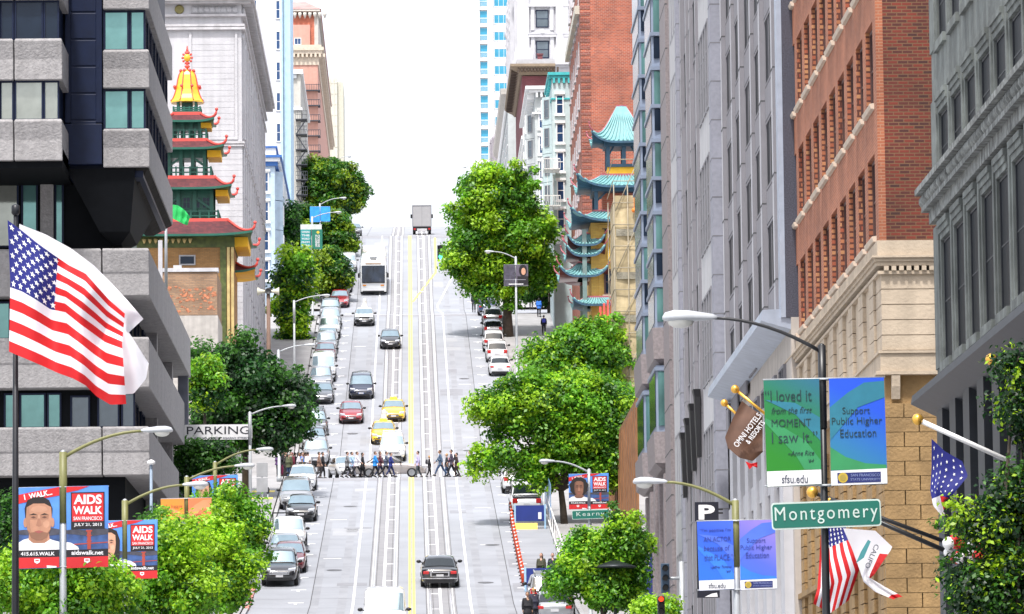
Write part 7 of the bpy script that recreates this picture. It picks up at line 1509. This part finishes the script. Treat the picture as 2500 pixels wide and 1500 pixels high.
p = at(38, 526, 112.45); b = MB(); b.tube([(p.x, 112.45, gz(112)), (p.x, 112.45, 5), (p.x, 112.45, p.z)], [.1, .085, .05], 10); b.lathe((p.x, 112.45, p.z), [(.06, 0), (.1, .05), (.1, .22), (.03, .26)], 10); b.top('flagpole', mat('dark bronze pole', (.015, .016, .02), .4, .4), 'dark flagpole carrying the large striped flag on the left', 'flagpole')
flag('green_flag', 'small green flag in front of the left pagoda balcony', [[(1248, 0), (1290, 5), (1340, 40), (1378, 90)], [(1250, 100), (1290, 120), (1330, 140), (1358, 150)]], 300, f2, lambda u, v: 0, [mat('flag green', (.03, .5, .12), .7, trans=.2)], 16, 10, .1)
p = at(405, 500, 300); b = MB(); b.tube([(p.x, 300, at(405, 705, 300).z), (p.x, 300, p.z)], [.1, .08], 8); b.top('flagpole', M['steel'], 'grey roof flagpole of the small green flag', 'flagpole')
f3 = lambda x, y: (1660 + x / 2.474, 900 + y / 2.474)
FB = flag('hotel_flag', 'brown hotel flag with white lettering hanging from a gold tipped pole', [[(375, 195), (430, 240), (500, 285)], [(320, 300), (400, 360), (500, 400)], [(272, 415), (370, 480), (500, 500)], [(290, 480), (360, 540), (440, 560), (505, 500)]], 131, f3, lambda u, v: 0, [mat('flag brown', (.11, .055, .035), .7, var=.2, scale=3)], 22, 22, .08, 1.0)
def flagtext(par, s_, px, py, w_px, h_px, D_, m, rot): c = at(*f3(px, py), D_); q = par.location; text(par, s_, w_px / 2.474 * D_ / F, h_px / 2.474 * D_ / F, (c.x - q.x, c.y - q.y, c.z - q.z), m, .01, rot=rot)
flagtext(FB, 'OMNI HOTELS', 408, 372, 245, 36, 130.72, BWHT, math.radians(-52)); flagtext(FB, '& RESORTS', 455, 385, 165, 32, 130.7, BWHT, math.radians(-52))
def flagpole(label, a, b_, D_, m, ball=.1, r_=.04, dy=0.0):
    p, q = at(*f3(*a), D_), at(*f3(*b_), D_); q = Vector((q.x, q.y + dy, q.z)); b = MB(); b.tube([q, p], r_, 8); b.ball(p, ball, 1, 10, 7); return b.top('angled_flagpole', [m, M['gold']], label, 'flagpole')
flagpole('gold tipped pole of the brown hotel flag', (333, 125), (600, 345), 131.2, M['gold'], .12); flagpole('shorter gold tipped pole behind the brown hotel flag', (268, 208), (400, 330), 139, M['gold'], .11)
flag('small_red_flag', 'tip of a red and white flag below the brown hotel flag', [[(395, 560), (430, 575), (468, 565)], [(420, 610), (440, 590), (468, 600)]], 139, f3, lambda u, v: 0, [MR_], 8, 6, .03)
def usc2(u, v): return 2 if (u < .2 and v > .25) else (1 if int(v * 11) % 2 == 0 else 0)
flag('national_flag', 'draped striped flag with stars hanging behind the black lamp pole', [[(850, 1010), (840, 1200), (830, 1330), (805, 1420)], [(900, 960), (915, 1150), (945, 1290), (905, 1480)], [(1000, 955), (1040, 1080), (1085, 1210), (1020, 1400)]], 108, f3, usc2, [MW, MR_, MBL], 34, 33, .12, .8, [(.03 + .16 * (i / 3), .34 + .6 * j / 6) for i in range(4) for j in range(6)])
CF = flag('state_flag', 'white flag with red border and lettering beside the draped striped flag', [[(985, 965), (1040, 1090), (1090, 1230), (1110, 1290), (1180, 1350), (1290, 1395)], [(1110, 975), (1130, 1080), (1130, 1200), (1130, 1260), (1200, 1320), (1310, 1385)], [(1180, 980), (1285, 1080), (1170, 1250), (1150, 1265), (1240, 1320), (1345, 1378)]], 107, f3, lambda u, v: 1 if (v > .80 and .25 < u < .6) or u > .94 else 0, [MW, MR_], 36, 20, .08, .8)
flagtext(CF, 'CALIFO', 1160, 1135, 155, 30, 106.75, mat('grey ink', (.08, .09, .12)), math.radians(115)); c = at(*f3(1110, 1100), 106.75); b = MB(); b.prism([(c.x + x, c.z + z) for x, z in ((-.18, -.28), (.0, -.16), (.16, .2), (.1, .24), (-.06, -.02))], c.y - .004, c.y + .004); b.build('mark_print', mat('flag teal print', (.06, .26, .28), .6), CF)
flag('national_flag', 'blue and red flag half hidden in the dark tree at the right edge', [[(1520, 425), (1520, 600), (1512, 740), (1530, 830), (1580, 890)], [(1600, 500), (1580, 640), (1560, 720), (1580, 810), (1600, 880)], [(1705, 560), (1740, 650), (1650, 760), (1600, 800), (1605, 870)]], 96, f3, lambda u, v: 2 if u < .62 else (1 if v > .5 else 0), [MW, MR_, MBL], 30, 20, .08, .8, [(.06 + .09 * i + .045 * (j % 2), .1 + .16 * j) for i in range(6) for j in range(6)])
flagpole('white angled pole with gold ball at the right edge tree', (1435, 308), (1990, 560), 96.3, M['whitem'], .12, .05); flagpole('upper black angled pole behind the large street sign', (800, 748), (1800, 1120), 103, M['blackp'], .13, .045); flagpole('lower black angled pole crossing the tan stone wall', (905, 795), (1850, 1210), 101, M['blackp'], .05, .05)
flagpole('pale angled pole with gold tip above the right edge tree', (1900, 95) if False else (1880, -55), (2090, 40), 94, M['whitem'], .12, .05)
b = MB(); rr = random.Random(5)
for i in range(16): p = at(*f3(rr.uniform(1620, 1860), rr.uniform(1030, 1150)), 92 + rr.random()); b.ball(p, rr.uniform(.08, .13), i % 2, 8, 5)
b.top('red_white_bunting', [M['whitem'], BRED], 'cluster of red and white balls among the leaves of the right edge tree', 'bunting')
# ================================================================== street furniture
NAVYB = mat('royal blue board', (.012, .03, .20), .5, var=.08); YBASE = mat('yellow barrier base', (.85, .52, .01), .5, var=.06)
def wallboard(label, px0, px1, pyt, pyb, D_, base_px=0):
    a, b_ = at(px0, pyb, D_), at(px1, pyt, D_); t = thing('barrier_wall', label, 'barrier', ((a.x + b_.x) / 2, D_, gz(D_))); b = MB(); hb = base_px * D_ / F
    b.box(a.x, b_.x, D_ - .06, D_ + .06, max(gz(D_) + .02, a.z) + hb, b_.z)
    b.build('board', NAVYB, t)
    if hb: b = MB(); b.xprism([(D_ - .35, a.z), (D_ + .3, a.z), (D_ + .12, a.z + hb), (D_ - .12, a.z + hb)], a.x, b_.x - .5); b.build('base', YBASE, t)
    b = MB()
    for x in (a.x + .04, b_.x - .04): b.box(x - .05, x + .05, D_ - .1, D_ + .1, gz(D_), b_.z + .05)
    b.build('post', mat('pale blue post', (.30, .48, .65), .5), t)
    b = MB(); b.box(b_.x - .45, b_.x - .25, D_ - .1, D_ - .06, a.z + (b_.z - a.z) * .45, a.z + (b_.z - a.z) * .72); b.build('notice', BWHT, t); return t
wallboard('upper royal blue barrier wall with yellow base across the right kerb lane', 1256, 1332, 1234, 1296, 284.5, 18); wallboard('lower royal blue barrier wall behind the two watching people', 1281, 1370, 1387, 1452, 250.5)
# clear side panels with white rail between the two walls
b = MB(); xs = KX + .1
for i in range(9): y = 253 + i * 4.2; b.box(xs - .03, xs + .03, y, y + .08, gz(y), gz(y) + 1.5 + (.6 if i > 6 else 0))
for z in (.3, 1.45): b.loft([[(xs - .03, y, gz(y) + z), (xs + .03, y, gz(y) + z), (xs + .03, y, gz(y) + z + .07), (xs - .03, y, gz(y) + z + .07)] for y in np.arange(253, 291, 2.0)])
b.top('side_railing', M['whitem'], 'white railing along the pavement side between the two blue walls', 'railing')
b = MB(); b.loft([[(xs - .01, y, gz(y) + .9), (xs + .02, y, gz(y) + .9), (xs + .02, y, gz(y) + 2.9), (xs - .01, y, gz(y) + 2.9)] for y in (281, 284, 288, 295)]); b.top('blue_side_board', mat('translucent blue board', (.2, .34, .55), .3, var=.2), 'tall pale blue side board beyond the yellow barrier base', 'board')
OG = mat('fluorescent orange', (.85, .085, .015), .5, var=.06); DEL = None
for i in range(20):
    u = i / 19; px, py = 1247 + (1277 - 1247) * u ** 1.1, 1272 + (1432 - 1272) * u; g = ground(px, py)
    if DEL is None:
        DEL = thing('delineator_post', 'orange delineator post with white bands in the line beside the blue walls', 'traffic post', (g.x, g.y, g.z), group='line of orange delineator posts'); b = MB(); b.lathe((0, 0, 0), [(.06, .03), (.055, .95), (.05, 1.04), (.07, 1.06), (.03, 1.12)], 10); b.build('post', OG, DEL, local=True)
        b = MB(); b.lathe((0, 0, 0), [(.13, 0), (.12, .04), (.07, .06)], 8); b.build('base', TRIM, DEL, local=True); b = MB()
        for z in (.66, .84): b.lathe((0, 0, z), [(.062, 0), (.062, .1)], 10)
        b.build('white_band', M['whitem'], DEL, local=True)
    else: o = copy_tree(DEL); o.location = (g.x, g.y, g.z)
# horn siren on a timber post
p = at(655, 712, 352); SI = thing('siren_post', 'brown post with two cream loudspeaker horns in front of the white building', 'siren', (p.x, 352, gz(352))); H = p.z - gz(352)
b = MB(); b.tube([(0, 0, 0), (0, 0, H - .2)], [.17, .14], 10); b.build('post', mat('weathered brown post', (.16, .10, .075), .8), SI, local=True)
for s in (-1, 1): b = MB(); b.loft([[(s * x, r_ * math.cos(a), H + r_ * math.sin(a)) for a in [2 * PI * k / 14 for k in range(14)]] for x, r_ in ((.1, .1), (.35, .12), (.6, .2), (.75, .3), (.8, .3), (.7, .18))], 0, True); b.build('horn', mat('cream horn paint', (.58, .56, .45), .5), SI, local=True)
b = MB(); b.loft([[(r_ * math.cos(a), y, H + r_ * math.sin(a)) for a in [2 * PI * k / 14 for k in range(14)]] for y, r_ in ((.1, .2), (-.25, .24), (-.3, .2), (-.2, .08))]); b.build('centre_horn', mat('dark horn', (.05, .05, .05), .5), SI, local=True)
# post lamp in front of the terrace, corner signs, meters, kiosks
p = at(369, 1130, 232); b = MB(); b.tube([(p.x, 232, gz(232)), (p.x, 232, p.z - .1)], [.09, .07], 8); PLM = b.top('post_lamp', mat('blue grey pole', (.2, .26, .34), .5), 'blue grey post lamp with small white cap beside the concrete terrace', 'street lamp'); b = MB(); b.lathe((p.x - PLM.location.x, 0, p.z - PLM.location.z), [(.08, -.1), (.2, -.06), (.2, .06), (.05, .14)], 12); b.build('lamp_cap', M['whitem'], PLM, local=True)
for lab, px, pyt, D_, w_, hs in (('tall sign post with two pale blank sign backs at the left corner', 640, 1130, 268, .62, (.0, .85)),):
    p = at(px, pyt, D_); t = thing('sign_post', lab, 'sign', (p.x, D_, gz(D_))); b = MB(); b.tube([(0, 0, 0), (0, 0, p.z - gz(D_))], .04, 8); b.build('pole', M['steel'], t, local=True)
    for h_ in hs: b = MB(); b.box(-w_ / 2, w_ / 2, -.06, -.04, p.z - gz(D_) - h_ - .8, p.z - gz(D_) - h_); b.build('sign_plate', mat('sign back grey', (.42, .43, .45), .5), t, .02, local=True)
for i, (px, py, lab) in enumerate(((652, 1270, 'dark parking meter on a thin post nearest the left corner sign'), (658, 1225, 'second dark parking meter further up the left corner'))):
    g = ground(px, py + 25); t = thing('parking_meter', lab, 'parking meter', (g.x - .1, g.y, g.z + .12)); b = MB(); b.tube([(0, 0, 0), (0, 0, 1.0)], .035, 8); b.build('post', M['steel'], t, local=True); b = MB(); b.rect([(1.0, -.08, .08, -.06, .06), (1.25, -.12, .12, -.08, .08), (1.4, -.06, .06, -.05, .05)]); b.build('meter_head', TRIM, t, .03, local=True)
for i, (px, py, D_, m_, lab) in enumerate(((575, 1500, 243, mat('kiosk light blue', (.10, .30, .42), .5), 'light blue news box beside the kerb under the lime trees'), (592, 1490, 247, TRIM, 'black news box behind the light blue one'))):
    p = at(px, py, D_); t = thing('news_box', lab, 'news box', (p.x, D_, gz(D_) + .14)); b = MB(); b.rect([(.15, -.3, .3, -.28, .28), (1.25, -.3, .3, -.28, .28), (1.45, -.22, .22, -.2, .28)]); b.build('cabinet', m_, t, .03, local=True); b = MB(); b.box(-.22, .22, -.3, -.28, .7, 1.15); b.build('window', CARGLASSD, t, local=True); b = MB(); b.box(-.26, .26, -.24, .24, 0, .15); b.build('base', TRIM, t, local=True)
# yellow ramp strips and red kerb paint, dark wall sign behind the small plane tree
for Y_ in (304, 309): 
    b = MB(); b.add([(x, y, gz(y) + .155) for x, y in ((-13.5, Y_), (-8.6, Y_), (-8.6, Y_ + 1.2), (-13.5, Y_ + 1.2))], [(0, 1, 2, 3)]); struct(b.build('pavement_marking', M['yellow']))
for s in range(4): 
    y0 = 241 + s * 3.1; b = MB(); b.loft([[(-KX - .15, y, gz(y) + .156), (-KX + .11, y, gz(y) + .156), (-KX + .112, y, gz(y) + .02), (-KX - .15, y, gz(y) + .02)] for y in (y0, y0 + 2.2)]); struct(b.build('kerb_paint', M['kerbred']))
c = at(1575, 1395, 232); t = thing('wall_sign', 'dark blue upright sign with white capitals behind the small plane tree', 'sign', (c.x, 232, c.z)); b = MB(); b.box(-.35, .35, -.05, .05, -1.6, 1.4); b.build('board', mat('sign dark blue', (.02, .03, .16), .5), t, local=True)
for k, w0 in enumerate(('CHAMP', 'BANK', 'PAVILION')): text(t, w0[:5], .5, .16, (0, -.06, .85 - k * .3), BWHT, .02)
# hoarding in timber behind the plane tree at the lower right
b = MB(); xh = 12.4
b.box(xh, xh + .1, 262, 306, gz(262), gz(306) + 2.4)
for i in range(20): b.box(xh - .05, xh, 262.5 + i * 2.2, 262.62 + i * 2.2, gz(262), gz(304) + 2.4)
b.box(xh + .1, 16, 306, 306.1, gz(306), gz(306) + 6); b.top('timber_hoarding', mat('brown plywood', (.26, .12, .05), .8, var=.25, scale=1.5), 'brown plywood hoarding along the right pavement below the scaffolding', 'hoarding')
